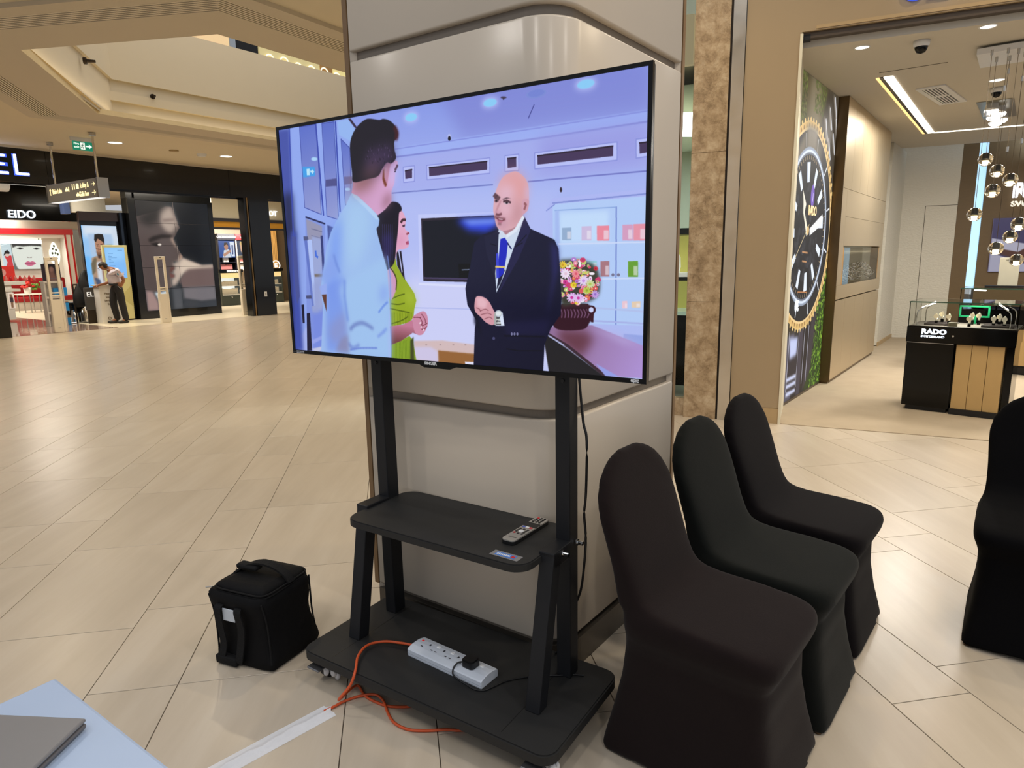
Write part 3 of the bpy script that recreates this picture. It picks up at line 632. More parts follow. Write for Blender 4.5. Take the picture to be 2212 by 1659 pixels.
ps = Pic(130, 200, [(20, 375), (150, 370), (190, 705), (70, 715)], (198, 216, 220)); ps.line([(30, 420), (110, 400)], 4, (240, 250, 250), 1); ps.line([(40, 470), (120, 465)], 2, (240, 250, 250), 1)
ps.poly([(70, 560), (160, 550), (185, 700), (90, 715), (110, 640)], (204, 60, 66), 2); ps.ell(105, 540, 30, 30, (214, 190, 176), 2); ps.poly([(60, 560), (75, 500), (110, 480), (140, 510), (135, 530), (90, 530)], (30, 26, 26), 2)
panel('picture', picmat('side_poster', ps, 1.0), fp2, 3.662, 3.949, 1.441, 2.334, -.05, .05)
om = thing('wall_emblem', 'white pierced ornament glowing on the grey side niche of the booth', 'emblem', L(5.269, 11.28, 1.924), LA)
b = MB(); b.add([(.17*math.cos(t)*(1 if math.sin(t) < .3 else .75), 0, .42*math.sin(t)) for t in np.linspace(0, 2*math.pi, 24, endpoint=False)]+[(0, -.02, 0)], [(k, (k+1) % 24, 24) for k in range(24)]); b.build('emblem_plate', glow('emblem_glow', (248, 255, 244), 1.2), om)
b = MB()
for k, (x, z) in enumerate(((-.05, .18), (.05, .14), (-.08, .02), (.02, .02), (.09, -.02), (-.06, -.14), (.04, -.16), (0, .28))): b.ball((x, -.025, z), .035, .01, .05, 8, 5)
b.build('pierced_pattern', mat('emblem_hole', (92, 104, 84), .6), om)
so = thing('red_sofa', 'long red bench sofa along the back of the booth', 'sofa', L(0, 10.4), LA)
SZ = 1.082
for x0, x1 in ((-2.0, 4.002), (4.009, 5.208)): MB().bev(x0, x1, .1, .32, .42, SZ, .06, 3, True).build('back_cushion', RED2, so)
MB().bev(-2, 5.208, -.45, .3, .28, .45, .05, 3, True).build('seat', RED2, so); MB().box(-2, 5.208, -.4, .3, 0, .28).build('base', mat('sofa_base', (190, 180, 168), .5), so)
tb = thing('side_table', 'low white table with thin legs in front of the red sofa', 'table', L(0, 8.6), LA)
TZ = 0.6168; tx0, tx1 = 3.071, 3.807
MB().bev(tx0, tx1, -.3, .3, TZ-.04, TZ, .01).build('table_top', BW, tb)
for x in (tx0+.06, tx0+.5, tx1-.5, tx1-.06):
    for y in (-.26, .26): MB().cyl((x, y, 0), (x, y, TZ-.04), .014, n=8).build('leg', STEEL, tb)
FS = .62
fw = thing('potted_flowers', 'red flowers with green leaves in a white pot on the low table', 'plant', L(3.358, 8.6, TZ), LA)
MB().lathe([(.001, 0), (.09, 0), (.12, .2), (.1, .2), (.09, .16)], n=12).build('pot', BW, fw)
for nm, m_, n_, c_ in (('leaves', mat('leaf_green', (96, 138, 44), .5, noise=.2), 26, (.2, 0, .2)), ('flowers', mat('flower_red', (216, 40, 30), .5, noise=.1), 22, (-.04, 0, .27))):
    b = MB(); rg = random.Random(4)
    for _ in range(n_):
        p = (c_[0]+rg.gauss(0, .11), rg.gauss(0, .08), c_[2]+rg.gauss(0, .055)); b.ball(p, .055*rg.uniform(.6, 1.1), .045, .03, 7, 4)
    o = b.build(nm, m_, fw); o['kind'] = 'stuff'
# product counter on the far left
pc = thing('product_counter', 'white product counter with a printed end panel and red packs, at the left edge', 'counter', L(0, 5.0), LA)
z1 = 1.088
MB().box(-.6, 1.801, .0, .8, .05, z1-.1).build('body', BW, pc); MB().bev(-.6, 2.129, -.05, .85, z1-.1, z1, .01).build('top', BW, pc); MB().bev(-.6, 1.996, -.02, .8, z1-.28, z1-.2, .01).build('shelf', BW, pc)
pe = Pic(80, 200, None, (226, 214, 204)); pe.poly([(20, 20), (50, 20), (60, 80), (52, 190), (22, 190)], (126, 96, 76), 4); pe.poly([(18, 60), (62, 60), (64, 120), (14, 120)], (60, 52, 60), 4)
panel('end_print', picmat('end_print', pe, .35, .4, diffuse=True), pc, 1.689, 1.822, .35, z1-.3, -.012, .01)
rp = thing('red_display_pack', 'red display card standing at the back of the left product counter', 'display', L(1.84, 5.4, z1), LA)
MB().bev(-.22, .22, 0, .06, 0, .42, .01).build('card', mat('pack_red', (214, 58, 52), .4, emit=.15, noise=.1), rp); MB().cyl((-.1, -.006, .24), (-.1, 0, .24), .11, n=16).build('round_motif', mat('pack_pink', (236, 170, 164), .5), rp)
for k in range(7):
    o = MB().lathe([(.001, 0), (.035, 0), (.035, .1), (.02, .115), (.02, .15), (.001, .15)], n=10).build('lipstick_pot', RED if k % 2 else mat('pack_pink2', (214, 120, 110), .4)); o.location = L(1.743+.11*k, 5.12, z1)
    tag(o, '%s cosmetic pot, %s from the left on the left product counter' % ('red' if k % 2 else 'pink', ORD[k]), 'cosmetic', 'pots on the left product counter')
# black card with a lady's portrait on the grey shelf unit
su = thing('shelf_unit', 'pale grey open shelf unit with blue cartons behind the nearest security gate', 'shelf', L(0, 2.2), LA)
sx0, sx1 = 1.561, 1.978; sz = 1.118; GR = mat('shelf_grey', (206, 200, 192), .4, noise=.02)
b = MB(); b.box(sx0, sx0+.03, -.1, .12, 0, sz); b.box(sx1-.03, sx1, -.1, .12, 0, sz); b.box(sx0, sx1, .1, .12, 0, sz); b.build('carcass', GR, su)
for k in range(4): MB().box(sx0+.03, sx1-.03, -.1, .1, sz-.05-.38*k if k < 3 else .0, sz-.38*k if k < 3 else sz-1.14).build('shelf', GR, su)
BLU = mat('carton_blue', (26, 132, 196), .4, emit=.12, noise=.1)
for k in range(3):
    for j in range(3):
        o = MB().bev(-.045, .045, -.04, .04, 0, .2, .004).build('blue_carton', BLU); o.location = L(sx0+.27+.1*j, 2.2, sz-.38*(k+1)+(.004 if k < 2 else .002)); o.rotation_euler = (0, 0, LA)
        tag(o, 'bright blue carton in the grey shelf unit, %s shelf, %s from the left' % (['top', 'middle', 'bottom'][k], ORD[j]), 'carton', 'cartons in the grey shelf unit')
bc = thing('portrait_card', 'dark square portrait card standing on top of the grey shelf unit', 'card', L(1.788, 2.2, sz), LA)
pk = Pic(120, 130, None, (40, 30, 34)); pk.poly([(50, 20), (76, 20), (80, 70), (96, 130), (30, 130), (46, 70)], (112, 74, 62), 6); pk.ell(62, 38, 16, 22, (132, 92, 78), 4); pk.poly([(36, 10), (90, 10), (86, 40), (70, 20), (50, 24), (42, 60)], (16, 12, 14), 4); pk.line([(20, 108), (100, 112)], 6, (96, 80, 80), 1)
panel('picture', picmat('portrait_card', pk, .8), bc, -.2, .2, 0, .42, -.03, .03)
# security gates
GATE = mat('gate_plastic', (222, 212, 194), .35, noise=.02)
def gate(s, d, rz, label):
    t = thing('security_gate', label, 'security gate', L(s, d), LA+rz, 'security gates across the black shop front')
    b = MB(); b.bev(-.13, -.075, -.03, .03, .7, 1.67, .012, 2); b.bev(.075, .13, -.03, .03, .7, 1.67, .012, 2); b.bev(-.13, .13, -.032, .032, 1.6, 1.68, .012, 2)
    for z in (.83, .89): b.bev(-.1, .1, -.025, .025, z-.015, z+.015, .008, 1)
    b.build('antenna_frame', GATE, t); MB().bev(-.13, .07, -.05, .05, 0, .74, .012, 2).build('pedestal', GATE, t); MB().bev(.07, .13, -.035, .035, 0, .74, .01, 2).build('rear_post', GATE, t)
    MB().box(-.02, .02, -.034, -.03, 1.64, 1.655).build('indicator', BLKP, t); MB().box(-.06, 0, -.0515, -.05, .1, .115).build('badge', mat('gate_badge', (170, 166, 158), .4), t)
    return t
g1 = gate(1.10, .2, 0, 'security gate nearest the left edge, in front of the grey shelf unit')
dup(g1, L(3.58, .35), LA, 'security gate standing in front of the dark video wall')
dup(g1, L(6.0, .55), LA, 'security gate beside the black post near the television')
# rack with coats and dark goods, silver pedestal
rk = thing('garment_stand', 'dark stand hung with black bags left of the guard', 'stand', L(0, 2.4), LA)
b = MB(); q0 = 2.31
for x in (q0, q0+.5): b.cyl((x, 0, 0), (x, 0, 1.0), .02, n=8)
b.cyl((q0, 0, .55), (q0+.5, 0, .55), .02, n=8); b.cyl((q0, 0, 1.0), (q0+.5, 0, 1.0), .02, n=8); b.build('rail', DARKB, rk)
for x, w_, z0, z1_ in ((2.458, .2, .42, 1.05), (2.615, .21, .62, 1.36)):
    b = MB(); n_ = 12
    rows = [(z0, w_*.8), (z0+.1, w_), ((z0+z1_)/2, w_*.95), (z1_-.25, w_*.8), (z1_-.08, w_*.42), (z1_, w_*.12)]
    v = [(x+r_*math.cos(2*math.pi*k/n_)*(1+.06*math.sin(5*k)), r_*.45*math.sin(2*math.pi*k/n_), z) for z, r_ in rows for k in range(n_)]
    b.add(v, [(i*n_+k, i*n_+(k+1) % n_, (i+1)*n_+(k+1) % n_, (i+1)*n_+k) for i in range(len(rows)-1) for k in range(n_)]+[tuple(range(n_-1, -1, -1)), tuple(range((len(rows)-1)*n_, len(rows)*n_))], True); b.build('black_bag', mat('bag_cloth', (22, 22, 23), .6, noise=.2), rk)
pb = thing('promo_plinth', 'dark grey promotion panel with pale letters beside the white counter', 'panel', L(0, 2.0), LA)
MB().bev(2.412, 2.707, 0, .08, .35, 0.9225, .01).build('panel', mat('plinth_grey', (70, 68, 66), .35), pb); MB().box(2.434, 2.685, .02, .07, 0, .35).build('foot', DARKB, pb)
LT = glow('plinth_letter', (214, 214, 210), .9)
text('lettering', 'EL', .17, LT, pb, (2.444, -.006, 0.6928), .008, bold=.002)
sp = thing('steel_drum', 'polished steel drum table on the glossy floor left of the counter', 'table', L(2.443, 2.8), LA)
MB().lathe([(.001, 0), (.36, 0), (.36, .03), (.001, .03)], n=24).build('base_disc', STEEL, sp); MB().lathe([(.26, .03), (.26, .52), (.001, .52)], n=24).build('drum', CHROME, sp); MB().lathe([(.001, .52), (.4, .52), (.4, .55), (.001, .55)], n=24).build('top_disc', GLOSSB, sp)
# bulkhead and ducts above
o = MB().at(LF0, LA).box(2.731, 3.609, 3.0, 3.25, 2.872, 3.83).build('ceiling_bulkhead', mat('bulkhead_white', (222, 214, 196), .7)); struct(o, 'white dropped bulkhead behind the hanging direction sign')
o = MB().at(LF0, LA).box(2.567, 2.708, 2.95, 3.2, 2.817, 3.83).build('trim_2', mat('bulkhead_end', (60, 74, 110), .4)); struct(o, 'dark end of the white bulkhead')
for k, (s_, d_) in enumerate(((-.6, 2.6), (.4, 4.2))):
    b = MB(); b.tube([(-2.4, 0, 0), (-1, .1, .02), (0, -.05, -.02), (1.4, .05, 0)], .2, 10); o = b.build('air_duct', mat('duct_cloth', (206, 204, 200), .6, noise=.1, bump=.4, bscale=8)); o.location = L(s_, d_, 3.6); o.rotation_euler = (0, 0, LA)
    tag(o, ['nearer pale flexible air duct under the dark soffit', 'farther pale flexible air duct under the dark soffit'][k], 'duct')
for k, (s_, d_) in enumerate(((1.3, 1.6), (2.25, 3.0))):
    t = thing('track_spot', ['black track spotlight under the dark soffit by the sign rod', 'small black track spotlight under the soffit right of the sign'][k], 'spotlight', L(s_, d_, 3.84), LA)
    MB().cyl((0, 0, 0), (0, 0, -.22), .015, n=8).build('stem', BLKP, t); MB().cyl((0, .05, -.2), (0, -.1, -.36), .06, .075, 12).build('head', BLKP, t); MB().cyl((0, -.101, -.361), (0, -.104, -.364), .06, n=12).build('lens', LED, t)
for p, e_ in ((L(1.5, 2.2, 3.7), 150), (L(4.8, 1.0, 3.6), 110), (L(7.2, 4.9, 3.7), 110), (L(9.2, 4.9, 3.7), 100), (L(7.2, 1.6, 3.8), 60), (L(1.5, 7.5, 3.7), 220)):
    lamp('AREA', 'shop_lamp', tuple(p), e_, SOFT, 1.2)
# right-hand opening: bulkheads, cabinets and counters
rw = sroot('trim_3', 'white, dark and gold bands of the bulkhead inside the right opening', L(0, 4.0), LA)
MB().box(7.289, 8.858, 0, .2, 2.944, 3.95).build('white_band', CREAM, rw); MB().box(9.238, 13, 0, .2, 2.944, 3.95).build('white_band', CREAM, rw)
MB().box(6.4, 13, -.03, .2, 2.838, 2.944).build('dark_band', mat('band_dark', (62, 60, 66), .4), rw)
MB().box(6.4, 13, .1, .3, 2.657, 2.838).build('gold_band', mat('band_gold', (206, 142, 40), .4, emit=.25, noise=.06), rw)
MB().box(6.4, 13, .05, .3, 2.597, 2.657).build('dark_band', mat('band_dark', ()), rw)
MB().box(6.4, 13, 3.2, 3.3, 0, 3.0).build('rear_panel', mat('inner_cream', ()), rw)
t = thing('letters_on_bulkhead', 'white letters on the pale bulkhead right of the black post', 'shop sign', L(0, 3.98), LA)
text('lettering', 'OT', .24, glow('ot_white', (255, 255, 255), 1.1), t, (9.358, -.02, 3.089), .03, bold=.004)
def cabinet(x0, x1, d, zt, m, head, hl, pic_, label, cat, prods, back):
    t = thing('perfume_cabinet', label, cat, L(0, d), LA)
    b = MB(); b.box(x0, x0+.04, 0, .4, 0, zt); b.box(x1-.04, x1, 0, .4, 0, zt); b.box(x0, x1, .36, .4, 0, zt); b.build('carcass', m, t)
    MB().box(x0, x1, -.03, .38, zt-.22, zt).build('header', head, t)
    if hl: text('lettering', hl, .1, glow('cab_letter', (235, 235, 235), .8), t, ((x0+x1)/2, -.034, zt-.15), .006, 'CENTER', sx=.8)
    panel('poster', pic_, t, x0+.04, x1-.04, zt-.85, zt-.25, -.002, .03)
    for z in back: MB().box(x0+.04, x1-.04, .0, .36, z-.03, z).build('shelf', m, t)
    return t
cx0, cx1, cx2 = 8.554, 9.249, 9.918; cz = 2.534
p1 = Pic(200, 160, None, (44, 84, 160)); p1.poly([(40, 160), (60, 90), (120, 80), (150, 160)], (214, 222, 232), 3); p1.ell(92, 56, 26, 34, (190, 138, 112), 3); p1.poly([(64, 50), (72, 18), (110, 16), (120, 46), (100, 34)], (56, 40, 30), 3); p1.poly([(40, 130), (140, 84), (150, 104), (60, 152)], (196, 146, 120), 3); p1.poly([(140, 10), (196, 10), (196, 150), (150, 150)], (226, 236, 248), 3); p1.poly([(162, 40), (182, 40), (176, 130), (160, 130)], (50, 70, 130), 2)
p2 = Pic(200, 160, None, (58, 72, 96)); p2.poly([(40, 20), (70, 20), (90, 80), (130, 140), (100, 150), (50, 100)], (222, 178, 146), 4); p2.ell(60, 22, 16, 18, (226, 190, 120), 3); p2.poly([(150, 60), (176, 60), (176, 100), (150, 100)], (210, 206, 190), 2); p2.line([(0, 150), (200, 140)], 12, (30, 34, 44), 3)
CD = mat('cabinet_dark', (24, 24, 34), .3); CP = mat('cabinet_pale', (222, 206, 186), .4)
z0 = 1.622
sh1 = [1.789, 1.521, 1.237]
cab1 = cabinet(cx0, cx1, 6, cz, CD, CD, 'CAROLINA HERRERA', picmat('cab_poster_blue', p1, .9), 'black perfume cabinet with a blue poster of a young man', 'cabinet', None, sh1)
cab2 = cabinet(cx1+.02, cx2, 6, cz, CP, RED, 'ZEGNA', picmat('cab_poster_nude', p2, .9), 'cream perfume cabinet with a red header and a reclining figure poster', 'cabinet', None, sh1)
rg = random.Random(5)
def row(n_, x0, x1, d, z, h, m, label, group, wd=.06):
    for k in range(n_):
        o = MB().bev(-wd/2, wd/2, -.04, .04, 0, h*rg.uniform(.85, 1.1), .004, 1).build('perfume_carton', m); o.location = L(x0+(x1-x0)*(k+.5)/n_, d, z+.001); o.rotation_euler = (0, 0, LA)
        tag(o, label+', '+ORD[k]+' from the left', 'carton', group)
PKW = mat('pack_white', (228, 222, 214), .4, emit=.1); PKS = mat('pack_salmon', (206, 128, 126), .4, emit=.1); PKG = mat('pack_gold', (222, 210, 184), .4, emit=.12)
row(5, cx0+.1, cx1-.15, 6.12, sh1[0], .2, PKW, 'white carton on the top shelf of the black perfume cabinet', 'top shelf of black cabinet', .1)
row(3, cx0+.25, cx1-.3, 6.12, sh1[1], .18, PKW, 'white carton on the middle shelf of the black perfume cabinet', 'middle shelf of black cabinet', .1)
row(8, cx0+.1, cx1-.15, 6.12, sh1[2], .2, PKS, 'rosy carton on the lowest shelf of the black perfume cabinet', 'lowest shelf of black cabinet', .07)
for k in range(2): row(9, cx1+.08, cx2-.1, 6.12, sh1[k], .24, PKS, 'salmon carton in the %s row of the cream perfume cabinet' % ('upper', 'middle')[k], 'salmon cartons %d' % k, .07)
row(6, cx1+.08, cx2-.1, 6.12, sh1[2], .2, PKW, 'white carton in the lowest row of the cream perfume cabinet', 'white cartons in the cream cabinet', .1)
lamp('AREA', 'cabinet_lamp', tuple(L((cx0+cx2)/2, 5.3, 2.6)), 60, WHITE, 1.6, target=tuple(L((cx0+cx2)/2, 6.2, 1.2)), sy=.3)
def counter(u0, u1, label, x0, x1, d, zt):
    t = thing('display_counter', label, 'counter', L(0, d), LA); G_ = mat('counter_green', (60, 66, 58), .4)
    MB().box(x0, x1, 0, .6, .0, .36).build('drawer_base', G_, t); b = MB(); b.box(x0, x0+.04, 0, .6, .36, zt); b.box(x1-.04, x1, 0, .6, .36, zt); b.box(x0, x1, .5, .6, .36, zt); b.build('carcass', G_, t)
    MB().box(x0-.03, x1+.03, -.04, .64, zt, zt+.1).build('worktop', GLOSSB, t); MB().box(x0+.04, x1-.04, .03, .5, .36, .4).build('shelf', BW, t); MB().box(x0+.04, x1-.04, .03, .5, (zt+.4)/2-.1, (zt+.4)/2-.07).build('shelf', BW, t)
    MB().box(x0+.04, x1-.04, .02, .06, zt-.2, zt-.03).build('lit_strip', glow('counter_gold', (236, 210, 150), .7), t); MB().ball((x0+(x1-x0)*.45, -.02, .3), .025).build('knob', CHROME, t)
    MB().box(x0+.04, x1-.04, .46, .5, .4, zt-.2).build('lit_back', glow('counter_lit', (240, 246, 244), .75), t)
    return t
zt5 = 1.167
c1 = counter(0, 0, 'dark counter with lit white shelves of small cartons beside the video wall', 7.927, 8.777, 5.0, zt5)
c2 = counter(0, 0, 'dark counter with lit shelves right of the black post, next to the television', 9.894, 10.45, 5.0, zt5)
text('lettering', 'BURBERRY', .09, glow('cab_letter', ()), c1, (8.178, -.05, zt5+.005), .01, bold=.003)
for x0, x1, nm in ((7.927, 8.777, 'left'), (9.894, 10.45, 'right')):
    row(10, x0+.1, x1-.1, 5.2, .4, .2, PKG, 'golden carton on the lower shelf of the %s dark counter' % nm, 'lower cartons of the %s counter' % nm, .07)
    row(9, x0+.1, x1-.1, 5.2, (zt5+.4)/2-.07, .14, PKG, 'golden carton on the upper shelf of the %s dark counter' % nm, 'upper cartons of the %s counter' % nm, .07)
wp = thing('slatted_column', 'light timber slatted column with a round emblem right of the black post', 'column', L(0, 5.6), LA)
x0, x1 = 10.38, 10.76
for k in range(6): MB().box(x0+(x1-x0)*k/6, x0+(x1-x0)*(k+.75)/6, 0, .1, 0, 2.75).build('slat', mat('slat_wood', (196, 150, 84), .5, noise=.1, emit=.1), wp)
MB().box(x0, 13, .1, .2, 0, 2.9).build('backing', mat('slat_back', (96, 80, 60), .6), wp)
b = MB(); em = Vector((10.56, -.1, 1.373)); b.torus(em, .17, .02, 22, 5, Matrix.Rotation(R(90), 3, 'X'))
for z in (-.06, 0, .06): b.box(em.x-.05, em.x+.06, -.11, -.09, em.z+z-.014, em.z+z+.014)
b.box(em.x-.06, em.x-.03, -.11, -.09, em.z-.07, em.z+.07); b.build('round_emblem', glow('ot_white', ()), wp)
# ------------------------------------------------------------------ the guard
def skinmesh(name, verts, edges, radii, m, parent, root=0, sub=2):
    me = bpy.data.meshes.new(name); me.from_pydata(verts, edges, []); o = bpy.data.objects.new(name, me); C.objects.link(o)
    sk = o.modifiers.new('s', 'SKIN'); sk.use_smooth_shade = True
    ly = me.skin_vertices[0].data
    for i, r_ in enumerate(radii): ly[i].radius = (r_, r_) if not isinstance(r_, tuple) else r_; ly[i].use_root = (i == root)
    ss = o.modifiers.new('u', 'SUBSURF'); ss.levels = sub; ss.render_levels = sub
    me2 = evalmesh(o); bpy.data.objects.remove(o); me2.name = name; me2.materials.clear(); me2.materials.append(m)
    for p_ in me2.polygons: p_.use_smooth = True
    ob = bpy.data.objects.new(name, me2); C.objects.link(ob); ob.parent = parent; return ob
SKIN = mat('skin_brown', (150, 98, 66), .5, noise=.08); SHIRT = mat('guard_shirt', (206, 196, 206), .7, noise=.08, bump=.3, bscale=14); TROU = mat('guard_trousers', (26, 24, 25), .7, noise=.1); SHOE = mat('guard_shoe', (34, 30, 28), .35)
gd = thing('security_guard', 'man in a pale uniform shirt and black trousers bowing over the white counter', 'person', L(2.93, 1.36), R(30))
k_ = .00128
def gp(x, y, d=0.): return ((x-650)*k_, d, (1530-y)*k_)
V = [gp(640, 790), gp(628, 690), gp(610, 560), gp(590, 470), gp(540, 440), gp(490, 425), gp(425, 400), gp(400, 440),   # 0 pelvis 1 waist 2 chest 3 shoulders 4 neck 5 6 head 7 face
     gp(590, 500, .16), gp(515, 715, .2), gp(380, 752, .15), gp(310, 765, .1),                                        # 8-11 far arm
     gp(690, 500, -.17), gp(785, 665, -.22), gp(700, 810, -.17),                                                         # 12-14 near arm
     gp(595, 820, .09), gp(545, 1120, .08), gp(590, 1430, .09), gp(470, 1505, .08),                                      # 15-18 far leg
     gp(680, 820, -.09), gp(700, 1120, -.08), gp(738, 1440, -.09), gp(655, 1505, -.1)]                                   # 19-22 near leg
E_ = [(0, 1), (1, 2), (2, 3), (3, 4), (4, 5), (5, 6), (6, 7), (3, 8), (8, 9), (9, 10), (10, 11), (3, 12), (12, 13), (13, 14), (0, 15), (15, 16), (16, 17), (17, 18), (0, 19), (19, 20), (20, 21), (21, 22)]
rd = [.12, .125, .145, .11, .055, .06, .092, .07, .055, .042, .032, .028, .06, .045, .034, .085, .06, .04, .035, .085, .06, .04, .035]
bodym = skinmesh('body', V, E_, rd, SKIN, gd); extra = []
tv_ = V[:4]+[V[8], tuple(Vector(V[8]).lerp(Vector(V[9]), .62)), V[12], tuple(Vector(V[12]).lerp(Vector(V[13]), .72)), gp(575, 452)]
skinmesh('shirt', [gp(634, 752)]+tv_[1:], [(0, 1), (1, 2), (2, 3), (3, 4), (4, 5), (3, 6), (6, 7), (3, 8)], [.165, .162, .175, .135, .085, .07, .085, .078, .075], SHIRT, gd)
MB().lathe([(.15, 0), (.16, .005), (.16, .045), (.15, .05)], c=gp(632, 772), n=18).build('belt', BLKP, gd)
skinmesh('trousers', [gp(636, 748), V[0], V[15], V[16], gp(598, 1482, .09), V[19], V[20], gp(744, 1488, -.09)], [(0, 1), (1, 2), (2, 3), (3, 4), (1, 5), (5, 6), (6, 7)], [.155, .155, .112, .09, .078, .112, .09, .078], TROU, gd, 1)
b = MB()
for i, (a_, c_) in enumerate(((V[17], V[18]), (V[21], V[22]))): b.ball(((a_[0]+c_[0])/2-.02, c_[1], .04), .14, .05, .045, 12, 8)
b.build('shoes', SHOE, gd)
b = MB(); b.ball(gp(452, 372), .105, .095, .085, 12, 8); b.ball(gp(490, 400), .06, .085, .07, 10, 6); b.build('hair', mat('hair_dark', (44, 32, 24), .6, noise=.3, nscale=60), gd)
b = MB()
for y_ in (.09, -.09): b.ball(gp(440, 405, y_), .022, .012, .034, 8, 6)
b.ball(gp(378, 462), .017, .014, .016, 8, 6); extra.append(b)
b = MB()
for y_ in (.035, -.035): b.ball(gp(367, 432, y_), .012, .014, .01, 8, 5)
b.build('eyes', mat('eye_dark', (30, 22, 18), .3), gd)
MB().lathe([(.07, 0), (.085, .02), (.06, .05)], c=(gp(560, 470)[0], 0, gp(560, 470)[2]), n=14).build('collar', SHIRT, gd)
MB().cyl(gp(700, 545, -.26), gp(700, 545, -.235), .034, n=14).build('arm_badge', mat('badge_blue', (54, 136, 170), .5), gd)
b = MB(); b.cyl(gp(600, 455, -.1), gp(690, 475, -.16), .022, n=8); b.cyl(gp(600, 455, .1), gp(640, 470, .17), .022, n=8); b.build('epaulettes', TROU, gd)
hb = gp(318, 766, .1)
b = MB(); b.ball((hb[0]-.02, hb[1], hb[2]-.01), .045, .035, .025, 10, 6)
for i, (dy, l_) in enumerate(((-.028, .07), (-.01, .082), (.009, .078), (.026, .062))):
    b.tube([(hb[0]-.05, hb[1]+dy, hb[2]-.01), (hb[0]-.05-l_*.4, hb[1]+dy*1.1, hb[2]-.02), (hb[0]-.05-l_*.55, hb[1]+dy*1.1, hb[2]-.02-l_*.6)], [.011, .01, .008], 7)
b.tube([(hb[0]-.01, hb[1]-.03, hb[2]-.015), (hb[0]-.03, hb[1]-.05, hb[2]-.035), (hb[0]-.05, hb[1]-.045, hb[2]-.055)], [.012, .011, .009], 7)
extra.append(b)
jb_ = MB(); jb_.add([v.co[:] for v in bodym.data.vertices], [list(p.vertices) for p in bodym.data.polygons], True)
for x in extra: jb_.add(x.v, x.f, True)
tmp = jb_.build('tmp', SKIN); bodym.data = tmp.data; bodym.data.name = 'body'; bpy.data.objects.remove(tmp)
MB().torus(gp(690, 815, -.17), .037, .008, 14, 5, Matrix.Rotation(R(50), 3, 'Y')).build('wristwatch', STEEL, gd)
# ------------------------------------------------------------------ watch shop front on the right
FACW = mat('facade_beige', (162, 141, 110), .5, noise=.03, nscale=4)
fr_ = sroot('wall_right', 'beige facade around the wide opening of the watch shop', RF0, RA)
MB().box(-.425, 0, 0, .12, .14, 5.6).build('facade_panel', FACW, fr_); MB().box(0, 7, 0, .12, 3.215, 5.6).build('facade_lintel', FACW, fr_)
MB().box(-.43, .004, -.004, .12, 0, .138).build('skirting', mat('facade_skirt', (176, 150, 110), .4), fr_)
MB().box(-.012, .0, .0, .727, 0, 3.215).build('jamb_lining', CREAM, fr_); MB().box(-.05, -.012, .03, .727, 0, 3.215).build('jamb_core', CREAM, fr_)
MB().box(-.014, .008, -.012, .02, 0, 3.2).build('jamb_edge', CREAM, fr_)
MB().box(0, 7, .03, .1, 3.17, 3.215).build('shutter_track', mat('track_metal', (92, 80, 68), .35, metal=.6), fr_); MB().box(0, .06, .028, .1, 3.16, 3.2).build('track_end', BLKP, fr_)
MB().box(.1, 7, -.006, .0, 3.225, 3.25).build('lintel_trim', mat('facade_skirt', ()), fr_)
MB().box(-.53, -.43, -.015, .1, 0, 5.6).build('steel_strip', mat('worn_steel', (206, 200, 190), .22, metal=.85, noise=.2, nscale=7, bump=.25, bscale=4, rnoise=.08), fr_)
MB().box(-.545, -.531, .0, .1, 0, 5.6).build('joint_filler', mat('joint_dark', (40, 30, 26), .7), fr_)
def marble():
    m = bpy.data.materials.new('brown_marble'); m.use_nodes = True; nt = m.node_tree; b = nt.nodes['Principled BSDF']; N = nt.nodes.new; K = nt.links.new
    tc = N('ShaderNodeTexCoord'); nz = N('ShaderNodeTexNoise'); nz.inputs['Scale'].default_value = 9; nz.inputs['Detail'].default_value = 14; nz.inputs['Roughness'].default_value = .72; nz.inputs['Distortion'].default_value = .25
    K(tc.outputs['Object'], nz.inputs['Vector']); cr = N('ShaderNodeValToRGB'); e = cr.color_ramp.elements
    e[0].position = .33; e[0].color = (*lin((128, 106, 78)), 1); e[1].position = .5; e[1].color = (*lin((172, 148, 116)), 1); x = e.new(.66); x.color = (*lin((196, 176, 146)), 1)
    K(nz.outputs['Fac'], cr.inputs[0])
    v = N('ShaderNodeTexVoronoi'); v.feature = 'DISTANCE_TO_EDGE'; v.inputs['Scale'].default_value = 17
    ad = N('ShaderNodeVectorMath'); ad.operation = 'ADD'; K(tc.outputs['Object'], ad.inputs[0]); sc2 = N('ShaderNodeVectorMath'); sc2.operation = 'SCALE'; sc2.inputs['Scale'].default_value = .16; K(nz.outputs['Color'], sc2.inputs[0]); K(sc2.outputs[0], ad.inputs[1]); K(ad.outputs[0], v.inputs['Vector'])
    mr = N('ShaderNodeMapRange'); mr.inputs['From Max'].default_value = .07; mr.inputs['To Min'].default_value = .74; K(v.outputs['Distance'], mr.inputs['Value'])
    n2 = N('ShaderNodeTexNoise'); n2.inputs['Scale'].default_value = 2.2; K(tc.outputs['Object'], n2.inputs['Vector']); m2 = N('ShaderNodeMapRange'); m2.inputs['From Min'].default_value = .42; m2.inputs['From Max'].default_value = .6; K(n2.outputs['Fac'], m2.inputs['Value'])
    mx = N('ShaderNodeMix'); mx.data_type = 'RGBA'; mx.blend_type = 'MULTIPLY'; K(m2.outputs[0], mx.inputs['Factor']); K(cr.outputs[0], mx.inputs['A']); K(mr.outputs[0], mx.inputs['B']); K(mx.outputs['Result'], b.inputs['Base Color'])
    b.inputs['Roughness'].default_value = .25; return m
MARB = marble()
for z0, z1 in ((0, 1.069), (1.072, 2.35), (2.353, 5.6)): MB().box(-.835, -.548, -.02, .1, z0, z1).build('marble_slab', MARB, fr_)
